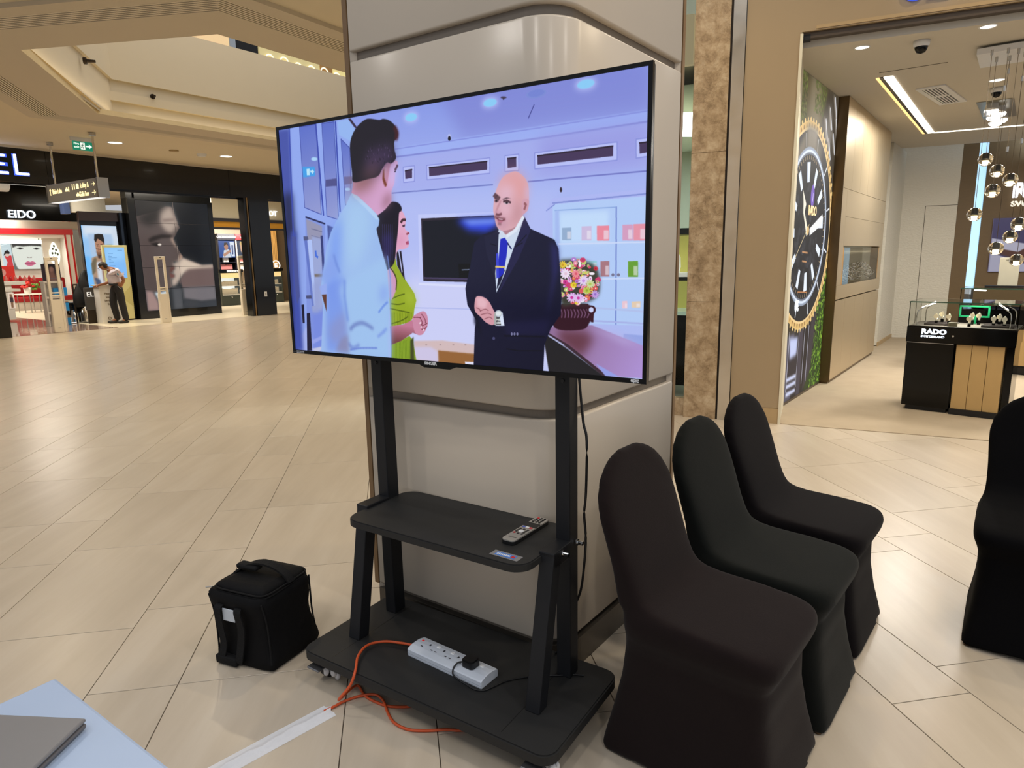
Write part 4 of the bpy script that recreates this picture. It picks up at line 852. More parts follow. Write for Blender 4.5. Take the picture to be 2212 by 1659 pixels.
# jewellery shop window left of the marble
ws = sroot('window_1', 'narrow strip of a jewellery shop window between the pillar and the marble', RF0, RA)
MB().box(-2.6, -.84, .03, .1, 0, .17).build('plinth', MARB, ws)
MB().box(-2.6, -.84, .045, .055, .17, 5).build('window_glass', mat('shop_glass', (244, 250, 248), .02, noise=0, trans=1., ior=1.12), ws)
MB().box(-3.5, -.6, 4, 4.1, 0, 5).build('rear_wall', mat('jewel_wall', (150, 156, 146), .6), ws); MB().box(-.86, -.8, .12, 4, 0, 5).build('side_wall', mat('jewel_wall2', (226, 216, 180), .6), ws); MB().box(-3.6, -3.5, .12, 4, 0, 5).build('side_wall', mat('jewel_wall2', ()), ws)
MB().box(-3.5, -.86, .12, 4, 2.95, 3.1).build('shop_ceiling', mat('jewel_ceil', (206, 216, 210), .7), ws); MB().box(-3.5, -.86, .12, 4, -.03, .005).build('floor_shop', mat('jewel_floor', (150, 150, 146), .3), ws); MB().box(-3.5, -.86, .06, .3, 3.1, 3.5).build('lit_soffit', mat('jewel_soffit', (250, 226, 178), .6, emit=.3), ws)
lamp('AREA', 'jewel_lamp', tuple(Q(-1.5, 1.6, 2.9)), 150, (.92, 1, .96), 1.4)
lamp('AREA', 'jewel_lamp', tuple(Q(-1.4, .5, 3.9)), 60, SOFT, .6, target=tuple(Q(-1.2, 1.6, 4.5)))
jc = thing('jewel_case', 'lit yellow display case with a white necklace bust seen through the window strip', 'display case', Q(-1.45, 1.0), RA)
MB().bev(-.5, .55, 0, .6, .10, .86, .01).build('cabinet', GLOSSB, jc); MB().box(-.5, .55, -.02, .62, .86, .9).build('glass_edge', mat('edge_green', (196, 220, 206), .2, emit=.3), jc)
MB().box(-.5, .55, .5, .56, .9, 1.72).build('lit_back', mat('case_yellow', (206, 200, 110), .5, emit=.35), jc); MB().box(-.5, .55, 0, .6, 1.22, 1.26).build('shelf', BLKP, jc); MB().box(-.5, .55, -.02, .62, 1.7, 1.76).build('header', BLKP, jc)
MB().box(-.5, .55, .02, .5, 1.26, 1.3).build('white_step', mat('step_white', (240, 240, 236), .5, emit=.4), jc)
jb = thing('necklace_bust', 'white necklace bust standing in the yellow jewel case', 'bust', Q(-1.22, 1.28, 1.3), RA)
MB().lathe([(.001, 0), (.07, 0), (.085, .06), (.08, .16), (.05, .23), (.035, .3), (.03, .33), (.001, .34)], n=14).build('bust', mat('bust_white', (244, 244, 240), .5, emit=.35), jb)
for x, y, l_ in ((-1.0, 1.6, 'upper'), (-1.05, 2.6, 'lower')):
    t = downlight(Q(x, y), l_+' of two round downlights seen in the jewellery shop behind the window strip', 2.949, 'downlights in the jewellery shop', .07)
o = MB().lathe([(.07, 0), (.075, -.04), (.05, -.1), (.001, -.12)], n=14).build('security_camera', WHITEP); o.location = Q(-1.02, 3.3, 2.949); tag(o, 'white dome camera in the jewellery shop ceiling behind the window strip', 'camera')
# interior
CARP = mat('carpet', (172, 156, 132), .95, noise=.1, nscale=5, bump=.3, bscale=400)
o = MB().at(RF0, RA).box(-.02, 9, .0, 9, -.05, .006).build('floor_carpet', CARP); struct(o, 'beige carpet of the watch shop')
RC = mat('shop_ceiling', (200, 194, 182), .8, noise=.01)
WB = Vector((6.69, 11.67, 0)); wb_in = .62
o = MB().at(RF0, RA).box(-.6, 9, .105, 6.661, 3.12, 3.2).build('ceiling_shop', RC); struct(o, 'cream plaster ceiling of the watch shop')
rb = sroot('wall_back', 'back wall of the watch shop in white, brown and a glowing blue strip', WB, R(-25))
TEX = mat('textured_white', (206, 200, 184), .45, noise=.02, bump=.8, bscale=26, stretch=(1, 1, 1.6)); BRW = mat('brown_panel', (104, 84, 54), .55, noise=.1, nscale=9, stretch=(1, 1, 3))
xb = [0.09147, 0.8001, 1.025, 1.152]
zt_ = 3.19
MB().box(-.3, xb[1], 0, .2, 0, zt_).build('white_panel', TEX, rb); MB().box(xb[1]+.004, xb[2], .01, .2, 0, zt_).build('brown_panel', BRW, rb)
MB().box(xb[2]+.004, xb[3], .04, .2, .9, zt_).build('light_strip', glow('strip_blue', (170, 214, 244), 1.0), rb); MB().box(xb[3], 6, .01, .2, 0, zt_+.01).build('brown_panel', BRW, rb)
MB().box(-1, 6, .25, .3, 3.0, 3.95).build('cove_back', mat('cove_paint', (176, 184, 186), .7), rb); MB().box(-1, 6, -.8, .3, 3.9, 3.95).build('cove_top', mat('cove_paint', ()), rb)
lamp('AREA', 'cove_light', (WB.x+1.6, WB.y-1.15, 3.3), 40, (.7, .85, 1), .1, target=(WB.x+1.75, WB.y-.6, 3.8), sy=3)
SEAM = mat('seam_dark', (84, 76, 62), .7)
b = MB(); a0, a1 = 0.3452, xb[1]; zz = 2.231
b.box(a0-.004, a0+.004, -.002, 0, 0, zz); b.box(a0, a1, -.002, 0, zz-.004, zz+.004); b.build('door_seam', SEAM, rb)
# tall advertising print and letters
av = thing('wall_print', 'purple and brown advertising print on the back wall behind the glass globes', 'poster', WB, R(-25))
pa = Pic(300, 300, None, (72, 66, 104)); pa.poly([(0, 130), (120, 170), (300, 120), (300, 300), (200, 300), (0, 180)], (92, 58, 48), 4); pa.poly([(0, 110), (130, 150), (90, 190), (0, 160)], (196, 194, 214), 3); pa.poly([(0, 190), (190, 300), (0, 300)], (186, 184, 206), 3); pa.poly([(150, 150), (300, 90), (300, 190), (220, 210)], (206, 204, 220), 3)
for x, y in ((70, 30), (200, 60), (120, 220), (200, 200), (260, 250)): pa.ell(x, y, 7, 6, (240, 190, 150), 4)
panel('print', picmat('wall_print', pa, .65, .3), av, 1.314, 2.564, 1.136, 1.991, -.035, .03)
lw = thing('wall_letters', 'large white raised letters on the brown back wall, cut by the right edge', 'shop sign', WB, R(-25))
text('lettering', 'RADO', 0.3065, glow('wall_letter', (236, 236, 244), 1.2), lw, (1.515, -.02, 2.315), .05, bold=.012, sx=1.15)
text('lettering', 'SWITZERLAND', 0.1138, glow('wall_letter2', (226, 220, 206), .9), lw, (1.517, -.02, 2.171), .03, bold=.004, sx=1.2)
# side wall: lightbox with a giant watch, metal panels, white textured wall
lb = thing('watch_lightbox', 'tall backlit picture of a giant diver watch with green moss, beside the shop entrance', 'lightbox', (2.653, 6.387, 0), R(52.4))
MB().box(-.02, 1.47, .05, .2, 0, 3.12).build('casing', BLKP, lb); MB().box(-.02, 1.47, -.004, .05, .006, .03).build('bottom_frame', mat('track_metal', ()), lb)
pw = Pic(560, 1200, [(0, 3.09), (1.45, 3.09), (1.45, 0), (0, 0)], (58, 50, 38))
pw.poly([(0, 3.1), (1.45, 3.1), (1.45, 2.3), (0, 1.9)], (92, 82, 56), 20)
pw.poly([(0.35, 3.1), (.75, 3.1), (.7, 2.6), (.3, 2.7)], (128, 116, 92), 24)
pw.speck(420, (0, 2.3, .22, 3.09), [(70, 84, 36), (100, 116, 50), (124, 134, 70), (56, 60, 34)], .016, 3, .45); pw.speck(220, (.5, 2.8, .95, 3.09), [(80, 96, 44), (112, 126, 60), (66, 74, 36)], .018, 4, .45)
pw.poly([(1.0, 3.09), (1.45, 3.09), (1.45, 1.9), (1.2, 2.3), (.7, 2.55)], (66, 58, 48), 10)
for x, y in ((.95, 2.72), (1.1, 2.85), (1.28, 2.98), (1.12, 2.55), (1.3, 2.62), (1.38, 2.78)):
    pw.poly([(x-.06, y+.09), (x, y+.08), (x+.13, y-.12), (x+.07, y-.12)], (150, 142, 132), 5); pw.line([(x+.02, y+.08), (x+.14, y-.12)], 9, (236, 238, 244), 2)
pw.poly([(0, .55), (.5, .72), (1.2, .95), (1.46, 1.25), (1.46, 0), (0, 0)], (40, 34, 34), 4)
pw.poly([(1.05, .35), (1.46, 1.35), (1.46, 0), (.75, 0)], (44, 62, 22), 8); pw.speck(900, (1.0, 0, 1.45, 1.25), [(60, 96, 24), (96, 140, 40), (150, 190, 60), (30, 44, 16)], .018, 8, .7)
pw.poly([(.98, .9), (1.12, .95), (1.0, .2), (.7, 0)], (60, 54, 58), 5)
cx, cz, rr = .5, 1.7, 1.0
pw.ell(cx, cz, rr+.01, rr+.01, (222, 184, 116), 1.5, n=80)
for k in range(64):
    a = 2*math.pi*k/64; pw.ell(cx+(rr+.02)*math.cos(a), cz+(rr+.02)*math.sin(a), .022, .022, (240, 204, 136), 1); pw.ell(cx+(rr-.06)*math.cos(a+.05), cz+(rr-.06)*math.sin(a+.05), .02, .05, (150, 112, 66), 1.5, rot=math.degrees(a)+90)
pw.ell(cx, cz, .95, .95, (240, 206, 146), 1.5, n=80); pw.ell(cx, cz, .925, .925, (36, 34, 36), 1.5, n=80)
pw.poly([(.3, 2.65), (.7, 2.66), (.62, 2.45), (.36, 2.45)], (150, 140, 130), 12); pw.poly([(.0, 2.4), (.3, 2.6), (.2, 2.3), (0, 2.2)], (110, 100, 86), 12)
for k in range(12):
    a = math.pi*(k/6)+.26; pw.line([(cx+.78*math.cos(a), cz+.78*math.sin(a)), (cx+.9*math.cos(a), cz+.9*math.sin(a))], 8, (236, 240, 248), 1)
pw.poly([(.25, 2.62), (.6, 2.63), (.9, 2.5), (.85, 2.2), (.2, 2.2)], (122, 112, 96), 26, .8)
pw.ell(cx, cz, .77, .77, (150, 160, 178), 2, n=80); pw.ell(cx, cz, .745, .745, (220, 230, 244), 2, n=80); pw.ell(cx, cz, .72, .72, (110, 116, 130), 2, n=80); pw.ell(cx, cz, .70, .70, (30, 29, 33), 2, n=80)
pw.speck(160, (.1, 1.2, .9, 2.15), [(48, 48, 54), (64, 66, 74), (22, 22, 26)], .05, 12, .5)
for k in range(60):
    a = math.pi*k/30; pw.line([(cx+.655*math.cos(a), cz+.655*math.sin(a)), (cx+.69*math.cos(a), cz+.69*math.sin(a))], 3, (214, 190, 150), .6)
for k in range(12):
    a = math.pi*k/6+.12; c_, s_ = math.cos(a), math.sin(a); w0 = .045 if k % 3 else .06
    pw.poly([(cx+.44*c_-w0*.7*s_, cz+.44*s_+w0*.7*c_), (cx+.63*c_-w0*s_, cz+.63*s_+w0*c_), (cx+.63*c_+w0*s_, cz+.63*s_-w0*c_), (cx+.44*c_+w0*.7*s_, cz+.44*s_-w0*.7*c_)], (232, 240, 250), 1)
pw.ell(.64, 2.02, .07, .11, (122, 92, 190), 1.5); pw.line([(.61, 2.06), (.64, 1.96), (.67, 2.05)], 4, (236, 232, 250), 1)
pw.poly([(.3, 2.02), (.40, 1.9), (.37, 1.86), (.56, 1.66), (.5, 1.62), (.33, 1.84)], (242, 236, 214), 1.5); pw.poly([(.27, 2.06), (.42, 1.93), (.36, 1.82)], (244, 238, 220), 1.5)
pw.poly([(.6, 1.7), (1.08, 1.86), (1.12, 1.82), (1.05, 1.74), (.62, 1.63)], (240, 240, 240), 1.5); pw.line([(.58, 1.74), (.04, 1.34)], 4, (236, 214, 160), 1); pw.ell(.54, 1.68, .045, .045, (226, 190, 130), 1.5)
for i, wd in enumerate((.2, .16)): pw.line([(.48-wd/2, 1.47-.09*i), (.48+wd/2, 1.46-.09*i)], 7, (190, 140, 96), 1.2)
pw.line([(.3, 1.08), (.66, 1.06)], 5, (196, 130, 80), 1.5)
# strap below
pw.poly([(.0, .66), (.28, .68), (.26, 0), (0, 0)], (86, 82, 96), 6); pw.poly([(.1, .62), (.42, .64), (.44, .1), (.08, .1)], (50, 44, 48), 4); pw.poly([(.12, .64), (.42, .62), (.40, .44), (.16, .42)], (196, 204, 240), 8)
for y in (.07, .15, .22): pw.line([(.1, y), (.42, y)], 16, (206, 212, 240), 4)
for x in (.09, .44, .66, .82): pw.line([(x+.02, .7), (x, .1)], 5, (214, 216, 236), 2)
pw.poly([(.46, .66), (.62, .7), (.6, 0), (.46, 0)], (70, 64, 74), 5)
lp_ = panel('picture', picmat('watch_picture', pw, 1.05, .6), lb, 0, 1.45, .03, 3.115, -.002, .05)
text('lettering', 'RADO', .13, glow('watch_gold', (226, 196, 150), .9), lb, (.5, -.006, 1.86), .003, sx=.85, bold=.003)
text('lettering', '30', .14, glow('watch_white', (232, 240, 252), 1.), lb, (.36, -.006, 1.02), .003, rz=0, bold=.006).rotation_euler = (R(90), R(180), 0)
mw = sroot('wall_side', 'tall brushed metal wall panels with a display niche', (3.632, 7.487, 0), R(52.7))
BRS = mat('brushed_gold', (200, 182, 150), .36, metal=.65, noise=.12, nscale=3, stretch=(40, 40, .15), rnoise=.08)
n0, n1 = 0.2918, 2.555; nz0, nz1 = 1.12, 1.542; jx = 0.243; hz = 2.181; sl = 0.9512
ML = 2.84
MB().box(0, ML, .1, .3, .02, 3.118).build('wall_core', mat('bronze_dark', (112, 92, 64), .35, metal=.7), mw); MB().box(0, .012, -.0, .1, .03, 3.118).build('end_return', mat('bronze_dark', ()), mw)
MB().box(.02, ML, .02, .1, 0, .05).build('recessed_skirting', mat('bronze_dark', ()), mw)
xs = [.012, .45, .92, 1.40, 1.88, 2.36, ML]
for k in range(6): MB().box(xs[k]+.0015, xs[k+1]-.0015, 0, .1, hz+.002, 3.118).build('metal_panel', BRS, mw)
MB().box(.012, jx-.002, 0, .1, nz0, hz-.002).build('metal_panel', BRS, mw); MB().box(jx+.001, n1+.06, 0, .1, nz1+.02, hz-.3).build('flap_panel', BRS, mw); MB().box(jx+.001, ML, 0, .1, hz-.297, hz-.002).build('metal_panel', BRS, mw)
MB().box(n1+.063, ML, 0, .1, nz1, hz-.3).build('metal_panel', BRS, mw); MB().box(n1+.04, ML, 0, .1, nz0, nz1).build('metal_panel', BRS, mw)
MB().box(.012, ML, -.003, .1, sl+.012, nz0-.002).build('drawer_front', BRS, mw)
xl = [.012, .55, 1.15, 1.72, 2.28, ML]
for k in range(5): MB().box(xl[k]+.0015, xl[k+1]-.0015, 0, .1, .05, sl-.004).build('metal_panel', BRS, mw)
b = MB(); b.box(jx, n1+.04, .098, .1, nz0, nz1+.02); b.build('niche_back', mat('niche_cream', (226, 212, 176), .5, emit=.12), mw)
for x0 in (n0-.05, n1-.03): MB().box(x0, x0+.06, 0, .1, nz0, nz1).build('niche_pier', mat('niche_gold', (168, 128, 72), .4), mw)
MB().box(n0, n1, .0, .006, nz0, nz1).build('niche_glass', mat('case_glass', (250, 252, 250), .0, noise=0, trans=1., ior=1.05), mw)
sc_ = thing('scrap_display', 'pile of shiny watch parts and rings lying in the wall niche', 'ornament', tuple(Vector((3.632, 7.487, 0))+Matrix.Rotation(R(52.7), 3, 'Z') @ Vector(((n0+n1)/2, .055, nz0+.004))), R(52.7))
b = MB(); rg = random.Random(11)
for k in range(90):
    M_ = Matrix.Rotation(rg.uniform(0, 6), 3, 'Z') @ Matrix.Rotation(rg.uniform(.2, 1.4), 3, 'X'); x = rg.uniform(-.5, .5)*(n1-n0)*.92; h_ = .2*(1-(x/(n1-n0)*1.7)**2)
    b.torus((x, rg.uniform(-.015, .015), .035+rg.uniform(0, max(.02, h_))), rg.uniform(.022, .034), .0055, 10, 4, M_)
o = b.build('rings', CHROME, sc_); o['kind'] = 'stuff'
o = MB().at((3.632, 7.487, 0), R(52.7)).box(2.6, 3.75, .42, .6, 0, 3.12).box(3.78, 5.4, .1, .6, .02, 3.12).build('wall_side_white', TEX); struct(o, 'white textured side wall beyond the metal panels')
o = MB().at((3.632, 7.487, 0), R(52.7)).box(3.77, 5.3, .085, .1, 0, .07).build('baseboard_side', mat('facade_skirt', ())); struct(o)
# ceiling fittings of the watch shop
STRIP = glow('strip_light', (255, 247, 230), 2.6)
cl = sroot('trim_4', 'recessed light slots in the watch shop ceiling')
A_, B_, C_ = Vector((3.60, 6.74)), Vector((5.93, 9.83)), Vector((8.6, 8.5))
dA = (B_-A_).normalized(); nA = Vector((-dA.y, dA.x)); dB = (C_-B_).normalized(); nB = Vector((-dB.y, dB.x))
def slot(p, q, n, w0, w1, m, nm): b = MB(); b.prism([tuple(p+n*w0), tuple(q+n*w0), tuple(q+n*w1), tuple(p+n*w1)], 3.112, 3.1195); b.build(nm, m, cl)
slot(A_, B_, nA, -.06, .02, STRIP, 'slot_light'); slot(A_, B_, nA, .055, .085, glow('strip_warm', (255, 214, 140), 1.2), 'slot_edge'); slot(A_, B_, nA, .02, .055, DARKB, 'slot_gap')
slot(B_+dB*.05, C_, nB, -.03, .02, STRIP, 'slot_light')
b = MB(); a1, a2 = Vector((3.46, 6.6)), Vector((3.89, 6.28)); pq = (a2-a1).normalized(); pn = Vector((-pq.y, pq.x))
b.prism([tuple(a1), tuple(a2), tuple(a2+pn*.008), tuple(a1+pn*.008)], 3.117, 3.1195); b.build('access_panel_line', SEAM, cl)
for p, l_, r_ in (((2.89, 5.81), 'round downlight in the watch shop ceiling nearest the entrance jamb', .05), ((3.59, 5.35), 'round downlight in the watch shop ceiling near the top right corner', .05), ((4.8, 6.94), 'round downlight in the watch shop ceiling seen between the pendant cords', .06)):
    downlight(p, l_, 3.119, 'downlights in the watch shop', r_); lamp('SPOT', 'shop_spot', (p[0], p[1], 3.1), 40, SOFT, .04, spot=130, blend=.8)
for p, l_ in (((3.29, 5.67), 'dark dome camera on the watch shop ceiling near the entrance'), ((5.03, 7.26), 'dark dome camera on the watch shop ceiling behind the pendant cords')):
    t = thing('dome_camera', l_, 'camera', (p[0], p[1], 3.119)); MB().lathe([(.001, 0), (.06, 0), (.058, -.03), (.05, -.045)], n=18).build('base', WHITEP, t); MB().lathe([(.046, -.04), (.045, -.06), (.03, -.085), (.001, -.095)], n=18).build('dome', GLOSSB, t)
vt = thing('air_vent', 'white framed air vent with dark slots in the watch shop ceiling', 'vent', (4.64, 7.53, 3.119), R(46))
b = MB(); b.box(-.52, .52, -.13, -.085, -.012, 0); b.box(-.52, .52, .085, .13, -.012, 0); b.box(-.52, -.46, -.085, .085, -.012, 0); b.box(.46, .52, -.085, .085, -.012, 0); b.box(-.03, .03, -.085, .085, -.012, 0); b.build('frame', WHITEP, vt)
MB().box(-.46, .46, -.085, .085, -.003, 0).build('dark_duct', BLKP, vt)
for k in range(6): MB().box(-.46, .46, -.085+.03*k, -.072+.03*k, -.011, -.003).build('blade', WHITEP, vt)
sc2 = thing('spotlight_cluster', 'recessed cluster of bright spotlights behind the pendant cords', 'spotlight', (5.792, 8.31, 3.119), R(52))
MB().box(-.62, .62, -.17, .17, -.006, 0).build('tray', mat('tray_grey', (150, 146, 130), .3, metal=.5), sc2)
for k, x in enumerate((-.45, -.22, .02, .25, .46)):
    MB().cyl((x, .03*(-1)**k, 0), (x-.03, .03*(-1)**k, -.09), .055, .075, 14).build('head', WHITEP, sc2); MB().cyl((x-.03, .03*(-1)**k, -.09), (x-.032, .03*(-1)**k, -.094), .07, n=14).build('lens', glow('spot_face', (255, 252, 244), 4.), sc2)
for p, e_ in ((Q(2.3, 1.9, 3.05), 62), (Q(3.4, 3.6, 3.05), 100), (Q(1.4, 3.4, 3.05), 66), (Q(4.6, 1.6, 3.05), 70)): lamp('AREA', 'shop_lamp', tuple(p), e_, WHITE, .5)
# pendant globes
cn = thing('pendant_canopy', 'white rectangular ceiling canopy from which the glass globes hang', 'canopy', (3.954, 5.946, 3.05), R(52.7))
MB().bev(-.16, .34, -.95, .02, 0, .05, .004).build('canopy_plate', WHITEP, cn); MB().box(-.1, .28, -.85, -.05, .05, .07).build('spacer', mat('tray_grey', ()), cn)
GL2 = mat('globe_glass', (255, 246, 228), .01, noise=0, trans=1., ior=1.3)
BULB = glow('globe_bulb', (255, 238, 200), 5.)
pend = [(4.049, 5.888, 2.24, 3.05, 'highest glass globe pendant, near the blue light strip'), (4.135, 5.855, 2.141, 3.05, 'second highest glass globe pendant, right of and below the highest'), (4.172, 5.739, 2.054, 3.05, 'third glass globe pendant from the top, left of the large wall letter'), (3.964, 5.639, 1.96, 3.05, 'fourth glass globe pendant from the top, directly above the purple print'), (3.869, 5.687, 1.777, 3.05, 'lone leftmost glass globe pendant, hanging in front of the blue light strip'), (4.129, 5.528, 1.687, 3.05, 'glass globe pendant at the right edge, upper right of the purple print'), (4.329, 5.878, 1.594, 3.05, 'middle glass globe pendant in front of the purple print'), (4.06, 5.659, 1.497, 3.05, 'lower left glass globe pendant over the white standing card'), (4.62, 6.16, 1.392, 3.05, 'lowest glass globe pendant near the right edge')]
first = None
for k, (x, y, z, zc, l_) in enumerate(pend):
    if first is None:
        first = t = thing('glass_pendant', l_, 'pendant light', (x, y, z), 0, 'glass globe pendants in the watch shop')
        MB().ball((0, 0, 0), .056, n=20, m=14).build('globe', GL2, t)
        MB().lathe([(.001, -.038), (.016, -.036), (.018, -.01), (.001, -.008)], n=12).build('bulb', BULB, t); MB().lathe([(.02, -.006), (.02, .048), (.008, .054), (.001, .054)], n=12).build('lamp_holder', mat('frost_holder', (214, 206, 190), .3), t); MB().torus((0, 0, .0), .0565, .0012, 24, 4).build('seam_ring', mat('tray_grey', ()), t)
    else:
        t = dup(first, (x, y, z), 0, l_)
    MB().cyl((0, 0, .055), (0, 0, zc-z), .0022, n=5).build('cord', mat('cord_grey', (120, 104, 80), .5), t); MB().cyl((0, 0, zc-z-.04), (0, 0, zc-z), .01, n=8).build('cord_grip', STEEL, t)
# glass counter with watches
KA = R(-42); KE = Vector((math.cos(KA), math.sin(KA), 0)); KN = Vector((-KE.y, KE.x, 0))
kc = thing('glass_counter', 'black and gold watch counter with a lit glass case on top', 'counter', (3.745, 6.20, 0), KA)
MB().box(.0, .33, .04, .46, .007, .05).build('plinth', BLKP, kc); MB().box(.36, .74, .0, .44, .007, .06).build('plinth', BLKP, kc)
MB().bev(-.03, .35, .0, .5, .05, .652, .003, 1).build('door', GLOSSB, kc); MB().box(-.025, .345, -.004, 0, .648, .653).build('steel_line', STEEL, kc)
GOLD = mat('gold_panel', (184, 152, 100), .4, metal=.15, noise=.04)
for k in range(3): MB().bev(.365+.12*k, .482+.12*k, .02, .42, .06, .65, .002, 1).build('gold_panel', GOLD, kc)
MB().bev(.735, .79, .05, .5, .05, .65, .002, 1).build('side_panel', GLOSSB, kc); MB().bev(-.035, .80, -.01, .51, .654, .80, .003, 1).build('fascia', GLOSSB, kc)
MB().cyl((.335, -.014, .725), (.335, -.01, .725), .009, n=12).build('lock', STEEL, kc)
text('lettering', 'RADO', .06, glow('counter_letter', (222, 236, 255), 1.5), kc, (.085, -.013, .737), .006, bold=.003, sx=1.16); text('lettering', 'SWITZERLAND', .026, glow('counter_letter', ()), kc, (.083, -.013, .703), .006, bold=.0008, sx=1.06)
MB().box(-.02, .785, 0, .5, .80, .806).build('case_floor', mat('case_floor', (150, 142, 128), .5), kc)
CG = mat('case_glass', ())
for q_ in ((-.03, .795, -.008, -.002), (-.03, .795, .502, .508)): MB().box(q_[0], q_[1], q_[2], q_[3], .80, 1.02).build('glass_pane', CG, kc)
for x in (-.03, .789): MB().box(x, x+.006, -.002, .502, .80, 1.02).build('glass_pane', CG, kc)
MB().box(-.034, .80, -.012, .512, 1.02, 1.03).build('glass_top', CG, kc)
GE_ = mat('glass_edge', (50, 84, 66), .15, noise=0, alpha=.85)
b = MB(); b.box(-.034, .80, -.0125, -.011, 1.02, 1.03); b.box(.7995, .8005, -.012, .512, 1.02, 1.03); b.build('glass_edge', GE_, kc)
for x, s_ in ((.03, 1), (.735, -1)):
    b = MB(); b.tube([(x, .04, .806), (x, .04, .93), (x+.05*s_, .08, .975), (x+.08*s_, .12, 1.0)], .004, 6, sub=3); b.tube([(x, .44, .806), (x, .44, .93), (x+.05*s_, .4, .975)], .004, 6, sub=3); b.build('lamp_arm', STEEL, kc)
    MB().cyl((x+.03*s_, .07, .97), (x+.11*s_, .2, 1.01), .007, n=8).build('light_bar', glow('case_bar', (255, 250, 235), 5.), kc)
lamp('AREA', 'case_lamp', tuple(Vector((3.745, 6.20, 0))+KE*.38+KN*.25+Vector((0, 0, 1.015))), 3.2, WHITE, .5, sy=.2)
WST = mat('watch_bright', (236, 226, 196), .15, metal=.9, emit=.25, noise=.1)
def watch(x, y, h, label, z0=.806):
    t = thing('wristwatch', label, 'watch', tuple(Vector((3.745, 6.20, 0))+KE*x+KN*y+Vector((0, 0, z0))), KA, 'watches in the glass counter')
    MB().bev(-.012, .012, -.012, .012, 0, h*.4, .002, 1).build('stand', GLOSSB, t); b = MB(); b.torus((0, 0, h*.4+.035), .03, .008, 14, 5, Matrix.Rotation(R(90), 3, 'Y')); b.build('strap', WST, t); MB().cyl((0, -.042, h*.4+.045), (0, -.03, h*.4+.045), .021, n=14).build('watch_case', WST, t)
for i, (x, y, h) in enumerate(((.16, .2, .09), (.19, .3, .12), (.26, .2, .09), (.43, .12, .07), (.60, .2, .08), (.63, .32, .1), (.68, .2, .07), (.42, .36, .1), (.47, .36, .1))):
    watch(x, y, h, ['first watch from the left, low front row of the glass counter', 'tall watch behind the first one at the left of the glass counter', 'watch on the left tray nearest the beige card in the glass counter', 'watch at the centre front of the glass counter', 'watch left in the right-hand group of the glass counter', 'tallest watch of the right-hand group in the glass counter', 'rightmost watch in the glass counter', 'left watch in front of the green frame in the glass counter', 'right watch in front of the green frame in the glass counter'][i])
for x0, x1, l_ in ((.08, .31, 'low striped display tray at the left of the glass counter'), (.52, .76, 'low striped display tray at the right of the glass counter')):
    t = thing('display_tray', l_, 'tray', tuple(Vector((3.745, 6.20, .8065))+KE*x0+KN*.1), KA); MB().box(0, x1-x0, 0, .3, 0, .012).build('tray', mat('tray_taupe', (126, 116, 108), .6), t)
    for k in range(5): MB().box(0, x1-x0, .005+.06*k, .02+.06*k, .012, .016).build('rib', mat('tray_rib', (96, 88, 84), .6), t)
t = thing('price_card', 'small beige block card at the front of the glass counter', 'card', tuple(Vector((3.745, 6.20, .8065))+KE*.275+KN*.07), KA); MB().bev(0, .07, 0, .03, 0, .034, .002, 1).build('block', mat('card_beige', (186, 180, 150), .5), t)
t = thing('green_frame', 'bright green picture frame at the back of the glass counter', 'frame', tuple(Vector((3.745, 6.20, .8065))+KE*.30+KN*.43), KA)
b = MB(); b.box(0, .24, 0, .012, .06, .075); b.box(0, .24, 0, .012, .155, .17); b.box(0, .015, 0, .012, .06, .17); b.box(.225, .24, 0, .012, .06, .17); b.box(.1, .14, 0, .02, 0, .06); b.build('frame', mat('frame_green', (24, 150, 92), .35, emit=.2), t)
# second counter farther in
k2 = thing('glass_counter', 'farther black watch counter with a glass case, behind the first one', 'counter', (5.57, 8.28, 0), KA)
kz = 1.0
MB().bev(0, 1.5, 0, .6, .1, .78, .004, 1).build('body', GLOSSB, k2); MB().box(.04, 1.46, .05, .55, .007, .1).build('plinth', BLKP, k2)
for k in range(4): MB().bev(.62+.2*k, .815+.2*k, -.01, .01, .12, .55, .002, 1).build('gold_panel', GOLD, k2)
for q_ in ((0, 1.5, 0, .006), (0, 1.5, .594, .6)): MB().box(q_[0], q_[1], q_[2], q_[3], .78, 1.02).build('glass_pane', CG, k2)
for x in (0, .74, 1.494): MB().box(x, x+.006, .006, .594, .78, 1.02).build('glass_pane', CG, k2)
MB().box(-.005, 1.505, -.005, .605, 1.02, 1.03).build('glass_top', CG, k2); MB().box(-.005, 1.505, -.006, -.004, 1.018, 1.032).build('glass_edge', GE_, k2)
for x in (.12, .7, .9): MB().cyl((x, .15, 1.0), (x+.1, .3, .99), .008, n=8).build('light_bar', glow('case_bar', ()), k2)
for i, x in enumerate((.2, .34, .48, .62, .95, 1.1)):
    t = thing('wristwatch', 'shiny watch in the farther counter, %s from the left' % ['first', 'second', 'third', 'fourth', 'fifth', 'sixth'][i], 'watch', tuple(Vector(k2.location)+KE*x+KN*.3+Vector((0, 0, .781))), KA, 'watches in the farther counter')
    b = MB(); b.torus((0, 0, .052), .045, .007, 14, 5, Matrix.Rotation(R(80), 3, 'Y')); b.build('strap', CHROME, t); MB().cyl((0, -.06, .06), (0, -.046, .06), .026, n=12).build('watch_case', WST, t)
t = thing('standing_card', 'tall pale grey card standing on the farther counter below the globes', 'card', tuple(Vector(k2.location)+KE*.42+KN*.35+Vector((0, 0, 1.031))), KA)
MB().bev(-.1, .1, 0, .02, .02, .36, .003, 1).build('card', mat('card_grey', (190, 184, 162), .5), t); MB().box(-.22, .25, -.06, .12, 0, .02).build('base', BLKP, t)
text('lettering', 'RADO', .02, SEAM, t, (-.035, -.002, .325), .001)
